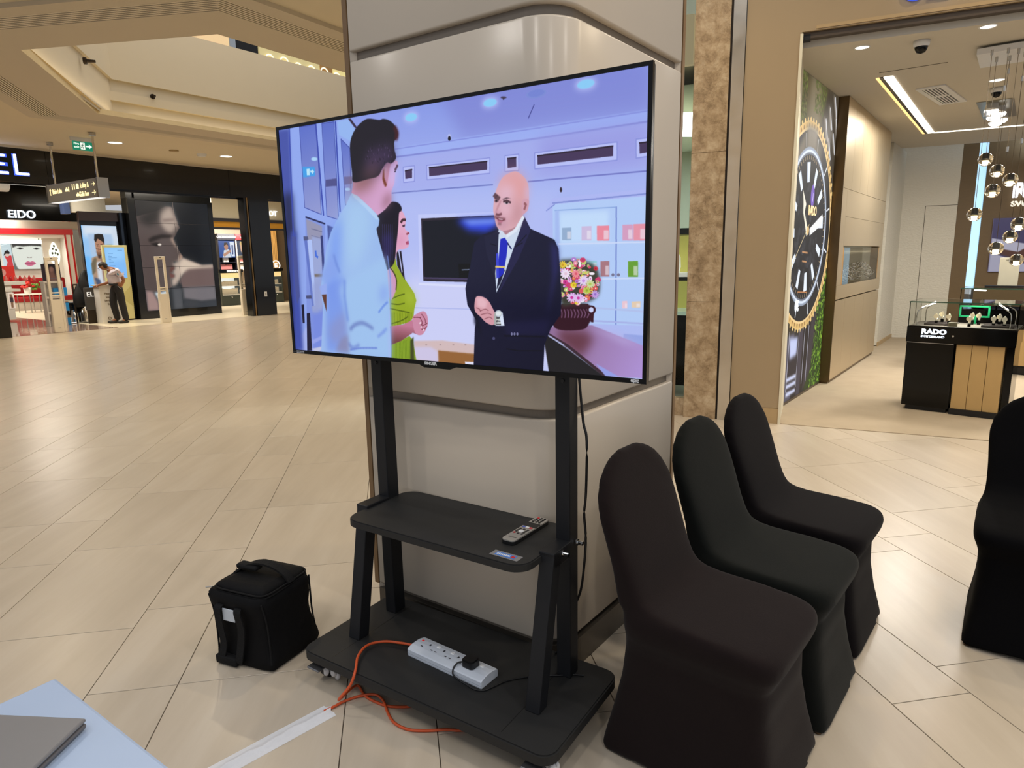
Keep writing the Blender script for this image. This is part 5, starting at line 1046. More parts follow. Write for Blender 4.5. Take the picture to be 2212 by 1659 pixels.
# glowing letters above the opening, cut by the top edge
gl_ = thing('facade_letters', 'white glowing letters with a blue rim at the top edge above the watch shop', 'shop sign', Q(0, -.04), RA)
o1 = Vector((0.7597, 0, 3.328+.075)); b = MB(); b.torus(o1, .06, .018, 22, 6, Matrix.Rotation(R(90), 3, 'X')); b.build('letter', LW, gl_)
MB().bev(o1.x+.1, o1.x+.24, -.015, .01, o1.z-.07, o1.z-.035, .008, 1).build('letter', LW, gl_)
b = MB(); b.torus(o1+Vector((0, .03, 0)), .06, .026, 22, 6, Matrix.Rotation(R(90), 3, 'X')); b.box(o1.x+.09, o1.x+.25, .02, .035, o1.z-.082, o1.z-.025); b.build('halo_edge', LB_, gl_)
# ------------------------------------------------------------------ television stand
st = thing('television_stand', 'black wheeled television stand with a shelf and four posts', 'stand', SF0, SA)
ZB_ = .12
b = MB(); b.rrect(-.006, 1.026, -.006, .462, ZB_-.032, ZB_-.004, .05, 6); b.rrect(-.001, 1.021, -.001, .457, ZB_-.004, ZB_, .046, 6); b.build('base_board', BLKW, st)
for x in (.135, .847): MB().box(x-.001, x+.001, .02, .44, ZB_, ZB_+.0004).build('board_joint', BLKP, st)
def beam(p0, p1, wx, wy, nm, m=BLACKM):
    """square steel tube from foot to head; cross section stays level"""
    b = MB(); v = []
    for p in (p0, p1): v += [(p[0]-wx/2, p[1]-wy/2, p[2]), (p[0]+wx/2, p[1]-wy/2, p[2]), (p[0]+wx/2, p[1]+wy/2, p[2]), (p[0]-wx/2, p[1]+wy/2, p[2])]
    b.add(v, [(3, 2, 1, 0), (4, 5, 6, 7)]+[(k, (k+1) % 4, 4+(k+1) % 4, 4+k) for k in range(4)]); o = b.build(nm, m, st)
    bv = o.modifiers.new('b', 'BEVEL'); bv.width = .003; bv.segments = 2; me = evalmesh(o); o.modifiers.clear(); o.data = me; return o
PL, PR = .100, .876
beam((PL, .379, ZB_), (PL-.006, .372, 1.72), .05, .058, 'rear_post'); beam((PR, .373, ZB_), (PR-.004, .372, 1.72), .05, .056, 'rear_post')
beam((.115, .165, ZB_), (.098, .262, .60), .052, .052, 'front_leg'); beam((.88, .162, ZB_), (.88, .262, .60), .05, .05, 'front_leg')
MB().bev(.070, .124, .235, .352, .552, .602, .003).build('side_bracket', BLACKM, st); MB().bev(.852, .905, .235, .347, .552, .602, .003).build('side_bracket', BLACKM, st)
b = MB(); b.rrect(.112, .862, .128, .475, .568, .588, .06, 7); b.rrect(.116, .858, .132, .471, .588, .592, .057, 7); b.build('shelf', BLKW, st)
for y in (.29, .385):
    b = MB(); b.cyl((.903, y, .585), (.908, y, .585), .011, n=14); b.cyl((.908, y, .585), (.926, y, .585), .0075, n=6); b.build('bolt', CHROME, st)
for x in (.06, .96):
    for y in (.05, .40):
        b = MB(); b.box(x-.035, x+.035, y-.035, y+.035, ZB_-.042, ZB_-.032); b.cyl((x, y, ZB_-.045), (x, y, .062), .014, n=10); b.box(x-.022, x-.016, y-.02, y+.035, .022, .068); b.box(x+.016, x+.022, y-.02, y+.035, .022, .068); b.box(x-.022, x+.022, y-.02, y+.02, .062, .07)
        o = b.build('caster', BLKP, st)
        w_ = MB(); w_.cyl((x-.015, y+.012, .027), (x+.015, y+.012, .027), .027, n=18); w_.cyl((x-.017, y+.012, .027), (x+.017, y+.012, .027), .009, n=10); w_.build('wheel', mat('caster_rubber', (34, 34, 36), .5), o)
        bk = MB(); bk.bev(x-.03, x+.03, y-.062, y-.02, .058, .066, .003, 1); bk.build('brake_lever', mat('caster_steel', (120, 120, 122), .35, metal=.7), o)
        if y < .2:
            f = MB(); rg = random.Random(int(x*100))
            for k in range(9): f.ball((x+.024+rg.uniform(-.006, .03), y+rg.uniform(-.03, .03), .012+rg.uniform(0, .042)), .014*rg.uniform(.6, 1.2), .011, .018, 7, 5)
            f.build('torn_wrap', mat('torn_plastic', (214, 214, 216), .5, noise=.1, bump=.4, bscale=120), o, 'shred of white plastic wrap')
b = MB(); b.at((.771, .173, .5925), R(-1)); b.box(-.036, .036, -.011, .011, 0, .0006); o = b.build('sticker', None or mat('sticker_blue', (64, 120, 200), .35, noise=0), st)
b = MB(); b.at((.771, .173, .5925), R(-1)); b.box(-.05, .052, -.017, .018, -.0002, .0003); b.build('clear_tape', mat('tape_clear', (120, 120, 122), .12, noise=.05), st)
b = MB(); b.at((.771, .173, .5932), R(-1))
for k in range(8): b.box(-.031+.0062*k, -.027+.0062*k, -.005, .005, 0, .0003)
b.build('sticker_print', WHITEP, st); MB().at((.771, .173, .5932), R(-1)).box(.021, .033, -.006, .006, 0, .0003).build('sticker_mark', RED, st)
for x in (PL, PR): MB().cyl((x, .349, 1.115), (x, .341, 1.115), .006, n=10).build('post_hole', BLKP, st)
# ------------------------------------------------------------------ television
TO = S(.46, .26); tv = thing('television', 'large flat television on the black stand showing three people talking', 'television', (TO.x, TO.y, 0), R(-32.4))
TX0, TX1, TZ0, TZ1 = -.6985, .7125, 1.142, 1.9555
b = MB(); b.box(TX0, TX1, 0, .012, TZ1-.011, TZ1); b.box(TX0, TX0+.012, 0, .012, TZ0, TZ1-.011); b.box(TX1-.012, TX1, 0, .012, TZ0, TZ1-.011); b.box(TX0+.012, TX1-.012, 0, .012, TZ0, TZ0+.0135)
b.build('bezel', mat('bezel_black', (11, 11, 12), .2, noise=.03, spec=.3), tv)
MB().bev(TX0+.002, TX1-.002, .006, .028, TZ0+.002, TZ1-.002, .004).build('rear_cover', BLKP, tv); MB().bev(TX0+.15, TX1-.15, .028, .07, TZ0+.02, TZ1-.25, .015).build('electronics_cover', BLKP, tv)
for x in (-.36, .41): MB().box(x-.03, x+.03, .07, .078, TZ0+.03, TZ1-.3).build('mount_bar', BLACKM, tv)
MB().box(-.5, .5, .074, .082, 1.45, 1.55).build('mount_plate', BLACKM, tv)
v = [(-.078, -.001, TZ0), (.074, -.001, TZ0), (.05, -.001, TZ0-.009), (-.056, -.001, TZ0-.009)]; v += [(x, .012, z) for x, y, z in v]
badge = MB().add(v, [(0, 3, 2, 1), (4, 5, 6, 7), (0, 1, 5, 4), (1, 2, 6, 5), (2, 3, 7, 6), (3, 0, 4, 7)]).build('badge', mat('bezel_black', ()), tv)
SILV = mat('badge_silver', (210, 212, 216), .25, metal=.6, emit=.25)
text('lettering', 'SINGER', .0135, SILV, badge, (-.0535, -.0015, TZ0+.0015), .001, sx=1.12, bold=.0004)
text('lettering', 'epic', .016, SILV, tv, (.668, -.001, TZ0+.0038), .001, sx=.9, bold=.0004)
MB().box(TX0+.022, TX0+.062, -.0006, 0, TZ0+.0015, TZ0+.0105).build('pale_label', mat('label_pale', (206, 206, 210), .5), tv); text('label_print', 'DOLBY AUDIO', .0058, BLKP, tv, (TX0+.0235, -.0011, TZ0+.004), .0005, sx=.95)
text('label_print', 'HDMI', .008, mat('label_dim', (84, 84, 88), .5), tv, (TX0+.004, -.001, TZ0+.003), .0005, sx=.7)
# picture on the screen
T = Pic(1440, 810, [(601.7, 282), (1401.3, 139), (1387.2, 819.4), (637.1, 754.4)], (170, 184, 244))
T.poly([(590, 100), (1420, 100), (1420, 420), (590, 430)], (128, 146, 230), 30, grad=((1000, 150), (1000, 420), (172, 186, 246)))
T.poly([(900, 120), (1420, 120), (1420, 240), (1250, 260), (1000, 300)], (124, 126, 206), 24, .55)
T.poly([(870, 560), (1420, 540), (1420, 830), (870, 790)], (206, 210, 250), 30)
T.poly([(860, 430), (1200, 420), (1200, 600), (860, 600)], (184, 194, 248), 20, .7)
T.view(860, 120, 3.95)
T.poly([(-60, 790), (2140, 450), (2140, 560), (-60, 880)], (160, 180, 248), 3, .8); T.line([(-60, 868), (1200, 700), (2140, 552)], 5, (118, 126, 206), 1.5); T.line([(-60, 800), (1200, 610), (2140, 460)], 3, (132, 142, 222), 1.5)
T.poly([(-60, 880), (2140, 560), (2140, 950), (-60, 1170)], (168, 176, 240), 6, .8); T.poly([(1200, 690), (2140, 560), (2140, 900), (1200, 1000)], (150, 150, 226), 20, .6)
T.line([(-60, 1172), (800, 1098)], 4, (118, 128, 200), 1); T.line([(1100, 1070), (2140, 975)], 4, (118, 124, 200), 1)
for q_ in ([(36, 950), (132, 938), (132, 1070), (40, 1082)], [(236, 935), (775, 868), (775, 1000), (240, 1058)], [(905, 850), (1022, 835), (1022, 975), (905, 985)], [(1158, 825), (1865, 728), (1865, 885), (1160, 962)], [(2028, 705), (2140, 690), (2140, 850), (2028, 868)]): T.poly(q_, (186, 194, 250), 1); T.line(q_+q_[:1], 3, (140, 148, 222), 1)
for q_ in ([(52, 982), (112, 970), (112, 1042), (55, 1050)], [(256, 955), (752, 898), (752, 970), (258, 1028)], [(925, 875), (1000, 865), (1002, 945), (927, 955)], [(1182, 850), (1830, 765), (1830, 850), (1184, 925)], [(2056, 738), (2140, 726), (2140, 815), (2058, 828)]): T.poly(q_, (70, 54, 90), 1); T.line(q_[:2], 4, (44, 32, 50), .8)
for x, y, rx, ry in ((104, 524, 50, 34), (778, 397, 58, 34), (1597, 234, 76, 38)): T.ell(x, y, rx*1.25, ry*1.3, (186, 196, 252), 8, rot=-10); T.ell(x, y, rx, ry, (140, 206, 250), 2, rot=-14)
T.ell(1172, 317, 88, 38, (126, 142, 216), 1.5, rot=-12); T.ell(1172, 314, 72, 30, (118, 134, 214), 1.5, rot=-12); T.ell(893, 352, 26, 9, (70, 60, 86), 1.5); T.ell(893, 364, 8, 8, (50, 44, 60), 1)
T.line([(1155, 412), (1105, 528)], 3, (72, 76, 150), .8); T.ell(430, 690, 16, 26, (176, 186, 240), 1); T.ell(430, 704, 12, 20, (22, 20, 34), 1.2); T.ell(1383, 1140, 10, 22, (50, 38, 48), 1.2)
# cabinet at the right
T.poly([(1310, 1240), (2140, 1150), (2140, 2800), (1330, 2650)], (180, 206, 250), 3); T.poly([(1255, 1320), (1310, 1215), (2140, 1130), (2140, 1190), (1330, 1262), (1260, 1330)], (176, 186, 246), 1.5); T.line([(1310, 1255), (2140, 1170)], 4, (132, 146, 216), 1); T.line([(1258, 1320), (1330, 1265)], 3, (132, 146, 216), 1)
T.line([(1330, 1318), (1850, 1288)], 3, (140, 170, 226), 1); T.line([(1858, 1285), (1852, 2500)], 4, (120, 140, 210), .8); T.poly([(1370, 1340), (1790, 1320), (1790, 1590), (1370, 1600)], (196, 222, 254), 6)
T.view(960, 340, 6.913)
T.poly([(1640, 790), (1700, 780), (1720, 1650), (1640, 1600)], (168, 190, 244), 3)
T.view(580, 120, 2.3048)
for x, y, w_, h_, c_ in ((1458, 855, 46, 62, (150, 176, 210)), (1555, 848, 50, 70, (206, 190, 226)), (1632, 845, 62, 74, (236, 140, 160)), (1760, 840, 52, 78, (214, 160, 196)), (1815, 836, 62, 82, (232, 150, 170)), (1650, 1022, 44, 76, (170, 120, 130)), (1788, 1022, 50, 78, (104, 160, 50)), (1758, 1222, 26, 36, (236, 200, 214)), (1806, 1224, 44, 30, (230, 206, 180)), (1590, 1022, 42, 26, (150, 206, 220))):
    T.poly([(x, y), (x+w_, y-2), (x+w_, y+h_), (x, y+h_)], c_, 1.2); T.poly([(x+w_*.55, y+h_*.3), (x+w_*.95, y+h_*.3), (x+w_*.95, y+h_*.9), (x+w_*.55, y+h_*.9)], (240, 236, 246), 1.5, .6)
for y in (930, 1110): T.line([(1440, y+6), (1880, y-4)], 4, (206, 220, 252), 1.2)
T.ell(1712, 1090, 8, 8, (120, 120, 150), .8); T.ell(1740, 1090, 8, 8, (120, 120, 150), .8); T.line([(1618, 1255), (1880, 1275)], 5, (180, 196, 240), 1.2); T.line([(1600, 1320), (1880, 1335)], 5, (170, 182, 236), 1.2)
T.poly([(1600, 1335), (1880, 1345), (1880, 1480), (1600, 1400)], (176, 190, 246), 2); T.poly([(1765, 1385), (1880, 1395), (1880, 1470), (1765, 1430)], (150, 168, 232), 2)
# glass door at the left
D1 = (92, 112, 204); D2 = (146, 170, 242)
T.view(590, 240, 6.144)
T.poly([(60, 240), (1000, 90), (1120, 400), (1100, 1700), (120, 3400)], D2, 4); T.poly([(60, 250), (210, 230), (330, 3300), (120, 3300)], (70, 84, 170), 6); T.poly([(130, 1100), (250, 1090), (290, 1700), (150, 1700)], (34, 40, 84), 14); T.poly([(150, 1650), (250, 1600), (300, 3200), (200, 3200)], (24, 28, 60), 30, .8)
for q_ in ([(345, 212), (565, 175), (632, 1370), (412, 1280)], [(640, 165), (800, 140), (860, 1440), (705, 1390)], [(893, 370), (1010, 490), (1030, 1200), (950, 1250)]): T.poly(q_, D1, 1.5, grad=(q_[0], q_[2], (150, 158, 214))); T.line(q_+q_[:1], 3, (70, 84, 170), 1)
for q_ in ([(210, 235), (310, 3000)], [(560, 175), (660, 1380)], [(820, 140), (880, 1330)]): T.line(q_, 7, (60, 76, 176), 1.2)
T.poly([(385, 740), (545, 740), (550, 860), (392, 880)], (64, 160, 236), 3); T.poly([(437, 770), (478, 764), (480, 850), (442, 854)], (190, 230, 250), 1.5); T.poly([(486, 790), (510, 790), (505, 766), (540, 802), (512, 840), (510, 815), (488, 815)], (190, 230, 250), 1.2)
T.ell(540, 636, 42, 24, (170, 214, 250), 2); T.ell(980, 1036, 36, 20, (170, 204, 250), 2); T.poly([(690, 910), (835, 892), (838, 990), (690, 1003)], (80, 82, 140), 2); T.poly([(930, 870), (1035, 865), (1038, 960), (935, 975)], (110, 108, 160), 2)
T.poly([(985, 100), (1020, 95), (1110, 220), (1080, 225)], (52, 40, 64), 1.5); T.poly([(845, 140), (985, 105), (1090, 260), (1060, 420), (870, 320)], (150, 184, 244), 3)
T.poly([(420, 1400), (680, 1490), (660, 3000), (440, 3000)], (130, 150, 226), 2); T.poly([(430, 1430), (640, 1530), (640, 2700), (520, 2700)], (150, 150, 180), 3); T.line([(425, 1405), (680, 1495)], 6, (40, 44, 90), 1)
for k in range(9): T.line([(500, 1560+90*k), (640, 1600+90*k)], 3, (110, 112, 150), 1.2)
T.poly([(710, 1510), (800, 1545), (790, 1900), (730, 1900)], (64, 74, 140), 3)
T.view(620, 500, 5.72)
T.poly([(40, 0), (110, 0), (190, 1480), (100, 1460)], (62, 78, 170), 8); T.poly([(300, 60), (420, 90), (440, 800), (400, 1480), (310, 1480)], (156, 168, 216), 4); T.poly([(290, 1000), (480, 960), (480, 1480), (300, 1470)], (120, 140, 226), 8)
for q_, c_ in (([(195, 60), (250, 60), (260, 110), (200, 115)], (80, 86, 130)), ([(205, 110), (240, 110), (330, 920), (300, 920)], (98, 118, 200)), ([(245, 100), (300, 100), (345, 910), (325, 920)], (176, 196, 250)), ([(55, 60), (105, 65), (150, 800), (120, 900), (100, 800)], (70, 80, 150)), ([(225, 790), (290, 785), (300, 830), (230, 830)], (74, 78, 120)), ([(170, 905), (200, 900), (210, 1130), (185, 1130)], (24, 22, 50)), ([(235, 1010), (275, 1005), (300, 1470), (240, 1470)], (26, 24, 52))): T.poly(q_, c_, 1.5)
T.line([(420, 60), (445, 520)], 12, (50, 58, 120), 1.5); T.poly([(330, 525), (480, 520), (480, 560), (335, 560)], (120, 108, 100), 3); T.line([(345, 240), (350, 300), (372, 318)], 9, (70, 110, 220), 1.2); T.poly([(300, 1340), (480, 1260), (480, 1300), (305, 1390)], (150, 164, 236), 3); T.poly([(290, 1450), (460, 1410), (480, 1440), (360, 1490)], (196, 200, 230), 3)
T.poly([(490, 1180), (740, 900), (780, 1500), (480, 1490)], (150, 150, 200), 12)
# flat set on the wall, sofa
T.view(580, 120, 2.3048)
T.poly([(740, 790), (1160, 775), (1160, 1145), (748, 1128)], (196, 204, 252), 1.5); T.poly([(755, 810), (1140, 792), (1140, 1130), (766, 1122)], (44, 36, 50), 1.2); T.poly([(763, 822), (1140, 806), (1140, 1108), (772, 1104)], (18, 20, 32), 1)
T.poly([(925, 818), (1140, 806), (1130, 850), (1080, 880), (990, 870)], (46, 70, 226), 10); T.poly([(950, 816), (1140, 808), (1120, 836), (1000, 842)], (120, 150, 250), 7); T.poly([(940, 1036), (1060, 1034), (1060, 1106), (945, 1106)], (10, 10, 14), 2); T.line([(958, 1066), (1004, 1064)], 4, (96, 106, 130), .8); T.line([(770, 1106), (1000, 1112)], 5, (70, 60, 96), 1)
T.line([(745, 1136), (1010, 1150)], 7, (220, 224, 254), 1.5); T.line([(620, 1252), (1020, 1262)], 3, (176, 186, 240), 1.2)
T.poly([(720, 1420), (860, 1418), (1030, 1440), (1030, 1545), (840, 1530), (720, 1520)], (212, 188, 190), 3); T.poly([(838, 1468), (1030, 1486), (1030, 1545), (838, 1530)], (150, 100, 54), 3); T.poly([(720, 1450), (800, 1450), (836, 1470), (840, 1528), (720, 1515)], (208, 200, 232), 4); T.poly([(972, 1524), (1022, 1526), (1020, 1542), (975, 1540)], (226, 226, 250), 1)
for x in (780, 850, 915, 975): T.ell(x, 1440, 5, 3, (170, 146, 150), 1.2)
# table with the flower bowl
T.view(960, 560, 4.916)
T.poly([(1040, 760), (1180, 700), (1560, 700), (2110, 920), (2110, 1270), (1700, 1240), (1300, 920)], (150, 116, 160), 2, grad=((1400, 800), (2100, 1200), (176, 148, 216))); T.poly([(1200, 740), (1500, 760), (1580, 850), (1440, 1050), (1200, 860)], (92, 44, 52), 14, .8); T.poly([(1480, 700), (1800, 780), (2110, 920), (1900, 900)], (190, 176, 230), 10, .7)
T.poly([(1045, 770), (1700, 1250), (1100, 1200), (1055, 900)], (32, 30, 34), 2); T.line([(1042, 765), (1300, 920), (1705, 1245)], 9, (60, 40, 52), 1); T.line([(1045, 778), (1260, 915)], 5, (170, 176, 214), 1); T.poly([(1600, 1110), (1850, 1250), (1705, 1245)], (150, 160, 232), 2)
T.poly([(1230, 480), (1520, 480), (1580, 560), (1540, 660), (1460, 745), (1200, 745), (1120, 640), (1150, 540)], (52, 20, 34), 2, smooth=True); T.poly([(1235, 470), (1520, 470), (1530, 510), (1235, 510)], (58, 26, 38), 1.5)
for k in range(9): T.line([(1230+34*k, 530), (1240+36*k, 575), (1236+34*k, 620)], 3, (150, 110, 150), 1.4, .6, True)
T.ell(1555, 535, 46, 46, (58, 24, 36), 1.2); T.ell(1552, 535, 26, 28, (206, 214, 250), 1.2); T.poly([(1540, 570), (1580, 560), (1575, 670), (1545, 665)], (58, 24, 36), 1.5)
rg = random.Random(21)
T.poly([(1200, 60), (1300, 0), (1500, 20), (1620, 110), (1640, 330), (1560, 430), (1350, 480), (1230, 460)], (60, 60, 50), 5, smooth=True)
FC = [(236, 150, 170), (240, 230, 250), (232, 206, 70), (206, 60, 110), (216, 170, 236), (236, 214, 246), (196, 210, 120), (222, 90, 90), (250, 240, 250), (180, 120, 210)]
for _ in range(110):
    a = rg.uniform(0, 6.28); r_ = math.sqrt(rg.random()); x = 1410+225*r_*math.cos(a); y = 225+245*r_*math.sin(a); T.ell(x, y, rg.uniform(14, 34), rg.uniform(12, 30), rg.choice(FC), 1, n=9); T.ell(x, y, 8, 7, rg.choice([(200, 60, 150), (230, 200, 70), (250, 250, 250), (150, 60, 90)]), 1, n=7)
for x, y, r_, c_, c2 in ((1345, 405, 56, (226, 190, 240), (206, 60, 160)), (1415, 410, 52, (226, 190, 240), (206, 60, 160)), (1390, 150, 48, (240, 140, 150), (222, 90, 110)), (1280, 150, 56, (240, 226, 246), (230, 200, 220)), (1365, 270, 38, (236, 210, 50), (210, 160, 30)), (1275, 240, 30, (214, 60, 150), (170, 30, 110)), (1470, 225, 58, (230, 210, 246), (200, 150, 230)), (1250, 55, 44, (236, 204, 60), (210, 160, 40)), (1600, 95, 26, (206, 40, 60), (160, 20, 40)), (1540, 260, 50, (206, 220, 160), (180, 200, 90)), (1505, 330, 44, (190, 206, 80), (150, 170, 50)), (1595, 370, 44, (196, 160, 230), (150, 110, 200))):
    for k in range(11): a = 6.28*k/11; T.ell(x+r_*.55*math.cos(a), y+r_*.55*math.sin(a), r_*.5, r_*.18, c_, .8, rot=math.degrees(a), n=9)
    T.ell(x, y, r_*.3, r_*.3, c2, 1)
# man in the suit
T.view(580, 120, 2.3048)
NV = (26, 26, 54)
T.poly([(1160, 860), (1270, 800), (1300, 860), (1420, 915), (1440, 960), (1455, 1200), (1450, 1290), (1400, 1360), (1370, 1440), (1360, 1620), (1015, 1560), (1022, 1360), (1030, 1320), (985, 1240), (975, 1160), (1000, 1040), (1020, 930), (1060, 890)], NV, 1.2, grad=((1000, 900), (1400, 1500), (12, 12, 40)))
T.poly([(1140, 890), (1160, 860), (1270, 800), (1262, 860), (1200, 1020), (1130, 1180), (1122, 1060)], (206, 220, 240), 1.2); T.poly([(1140, 1100), (1175, 1060), (1150, 1130), (1130, 1165)], NV, 1)
T.poly([(1270, 800), (1300, 870), (1240, 1010), (1140, 1185), (1190, 1030), (1250, 860)], (34, 32, 72), 1.2); T.poly([(1070, 900), (1142, 870), (1136, 1000), (1120, 1100), (1080, 980)], (30, 30, 58), 1.5)
for q_ in ([(1280, 890), (1225, 950), (1260, 930)], [(1100, 935), (1130, 945)]): T.line(q_, 3, (14, 14, 36), 1)
T.poly([(1150, 912), (1172, 905), (1188, 930), (1180, 1000), (1165, 1085), (1140, 1110), (1140, 1020)], (30, 40, 190), 1); T.poly([(1128, 985), (1140, 980), (1142, 1100), (1130, 1110)], (60, 70, 210), 1); T.line([(1126, 1050), (1172, 1052)], 6, (222, 196, 120), .8)
T.line([(1186, 932), (1205, 962)], 4, (20, 26, 90), 1)
T.poly([(1400, 920), (1440, 960), (1440, 1060), (1380, 1300), (1410, 1100)], (46, 44, 110), 8, .7); T.poly([(1020, 1160), (1040, 1320), (1060, 1400), (1020, 1330)], (14, 14, 34), 5); T.poly([(1170, 1330), (1400, 1310), (1380, 1390), (1180, 1400)], (28, 26, 66), 8, .6); T.line([(1170, 1395), (1370, 1400)], 6, (10, 10, 30), 2)
for x in (1206, 1220, 1234): T.ell(x, 1386, 5, 8, (120, 120, 160), .8)
T.ell(1116, 1408, 7, 8, (70, 70, 110), 1); T.line([(1180, 1460), (1240, 1470), (1360, 1470)], 3, (8, 8, 24), 1)
# hands and watch
T.poly([(1020, 1240), (1030, 1200), (1060, 1200), (1090, 1220), (1115, 1265), (1130, 1300), (1115, 1340), (1080, 1330), (1050, 1300), (1025, 1275)], (214, 156, 168), 1.2, smooth=True); T.poly([(1030, 1205), (1060, 1202), (1085, 1225), (1075, 1260), (1035, 1250)], (232, 184, 196), 4)
for q_ in ([(1050, 1270), (1075, 1262), (1090, 1270)], [(1052, 1290), (1085, 1282), (1105, 1290)], [(1070, 1312), (1095, 1302), (1110, 1312)], [(1030, 1255), (1045, 1262), (1050, 1275)]): T.line(q_, 3, (150, 92, 104), 1, .8, True)
T.poly([(1125, 1345), (1160, 1275), (1170, 1345)], (220, 230, 250), 1.2); T.ell(1140, 1284, 18, 17, (196, 206, 214), 1); T.ell(1140, 1284, 12, 11, (226, 232, 236), 1)
for k in range(5): T.line([(1124+1.5*k, 1306+8*k), (1146+1.5*k, 1306+8*k)], 4, (200, 206, 196) if k % 2 else (90, 90, 90), .6)
T.poly([(1118, 1290), (1124, 1272), (1130, 1310), (1128, 1344), (1118, 1340)], (170, 172, 170), 1)
# his head
T.view(960, 340, 6.913)
SK = (222, 172, 184)
T.poly([(900, 1040), (1160, 860), (1170, 890), (1060, 1080), (910, 1170), (850, 1110)], (178, 130, 142), 3)
T.poly([(735, 560), (780, 430), (830, 330), (900, 255), (1040, 200), (1140, 250), (1210, 330), (1245, 440), (1250, 620), (1230, 780), (1160, 850), (1140, 950), (1010, 1050), (880, 1090), (800, 1070), (755, 990), (735, 880), (715, 780), (725, 640)], SK, 1.5, smooth=True)
T.poly([(830, 330), (900, 255), (1040, 200), (1150, 260), (1220, 400), (1200, 600), (1040, 640), (1010, 440), (900, 420), (790, 500)], (226, 158, 158), 16, .8); T.poly([(840, 440), (1000, 430), (1010, 560), (900, 590), (800, 560)], (232, 200, 226), 18, .9); T.poly([(1210, 420), (1250, 440), (1250, 620), (1210, 600)], (200, 190, 240), 8, .8)
T.poly([(1040, 700), (1120, 640), (1150, 860), (1060, 980), (960, 1000), (1010, 860)], (176, 120, 126), 18, .75); T.poly([(780, 880), (900, 870), (940, 960), (900, 1060), (800, 1060), (760, 960)], (196, 146, 168), 10, .7); T.poly([(820, 700), (960, 720), (990, 830), (900, 860), (840, 800)], (236, 196, 216), 14, .8)
T.poly([(1150, 640), (1215, 610), (1250, 640), (1240, 740), (1190, 820), (1150, 830)], (212, 160, 178), 2, smooth=True); T.line([(1180, 680), (1205, 700), (1180, 770)], 6, (150, 92, 100), 1.5, .9, True)
T.line([(735, 555), (760, 580), (800, 610)], 14, (88, 60, 72), 2, .9); T.poly([(850, 615), (920, 590), (985, 610), (930, 606), (870, 625)], (80, 54, 66), 2)
T.poly([(735, 625), (770, 615), (800, 650), (760, 670), (738, 660)], (120, 84, 100), 2); T.ell(762, 642, 14, 14, (40, 30, 40), 1.2); T.poly([(870, 655), (920, 640), (965, 670), (920, 700), (885, 685)], (196, 176, 190), 1.5); T.ell(918, 668, 19, 18, (40, 28, 38), 1.2); T.line([(868, 655), (920, 638), (975, 668)], 6, (84, 56, 66), 1.2)
T.line([(830, 640), (790, 720), (755, 820)], 6, (190, 134, 150), 3, .8); T.poly([(745, 810), (780, 850), (840, 840), (830, 800), (790, 780)], (210, 158, 178), 4); T.line([(760, 840), (790, 856), (838, 836)], 7, (124, 76, 88), 2)
T.line([(740, 880), (800, 905), (890, 920)], 9, (130, 84, 94), 3, .8); T.poly([(755, 890), (800, 905), (900, 915), (850, 950), (790, 940)], (120, 58, 72), 2); T.poly([(790, 905), (870, 915), (850, 928), (800, 922)], (226, 208, 222), 1.5); T.poly([(770, 930), (860, 945), (840, 975), (790, 970)], (190, 116, 140), 3); T.line([(790, 985), (830, 990)], 8, (140, 96, 106), 3, .7)
T.line([(1165, 885), (1050, 1080), (910, 1175)], 10, (226, 234, 248), 1.5); T.line([(800, 1090), (840, 1110), (905, 1180)], 8, (210, 222, 240), 1.5)
# woman in green
T.view(620, 500, 5.72)
GRN = (150, 172, 36)
T.poly([(1230, 400), (1330, 330), (1345, 420), (1440, 580), (1560, 760), (1585, 850), (1560, 960), (1550, 1060), (1500, 1120), (1270, 1180)], GRN, 1.2); T.poly([(1275, 1400), (1500, 1290), (1540, 1340), (1585, 1590), (1270, 1560)], (136, 166, 40), 1.2); T.poly([(1440, 700), (1560, 780), (1570, 900), (1480, 900)], (176, 196, 60), 14, .7)
for k in range(15): T.line([(1280+19*k, 1000), (1276+19*k, 1170 - 3*k)], 2.2, (112, 132, 20), .7, .8)
for k in range(14): T.line([(1290+17*k, 1400-6*k), (1288+18*k, 1580)], 2.2, (104, 132, 24), .7, .8)
for q_ in ([(1285, 830), (1370, 790), (1440, 770)], [(1275, 890), (1360, 900), (1440, 885)], [(1260, 950), (1400, 980), (1500, 1000)], [(1275, 1140), (1400, 1100), (1480, 1050)]): T.line(q_, 4, (84, 100, 10), 1.2, .9, True)
T.poly([(1240, 420), (1300, 480), (1340, 600), (1335, 720), (1280, 840), (1250, 800), (1230, 600)], (212, 150, 186), 2, smooth=True); T.line([(1245, 425), (1310, 510), (1340, 600), (1335, 720)], 5, (60, 60, 20), 1, .9, True)
T.poly([(1260, 1170), (1420, 1150), (1540, 1090), (1640, 1060), (1660, 1240), (1620, 1280), (1540, 1250), (1400, 1350), (1275, 1400)], (196, 122, 150), 1.5, grad=((1400, 1150), (1400, 1380), (110, 60, 60))); T.poly([(1545, 1050), (1620, 1000), (1680, 985), (1720, 1040), (1725, 1150), (1690, 1235), (1640, 1280), (1570, 1250), (1540, 1120)], (206, 140, 168), 1.2, smooth=True)
for q_ in ([(1650, 1020), (1690, 1080), (1700, 1130)], [(1630, 1060), (1660, 1130), (1640, 1150)], [(1640, 1170), (1690, 1150), (1720, 1130)], [(1650, 1210), (1690, 1200), (1715, 1170)], [(1550, 1060), (1600, 1060), (1640, 1065)]): T.line(q_, 3.2, (130, 66, 84), .9, .9, True)
for x, y in ((1632, 1130), (1645, 1178), (1672, 1216)): T.ell(x, y, 9, 13, (240, 214, 226), .8, rot=20)
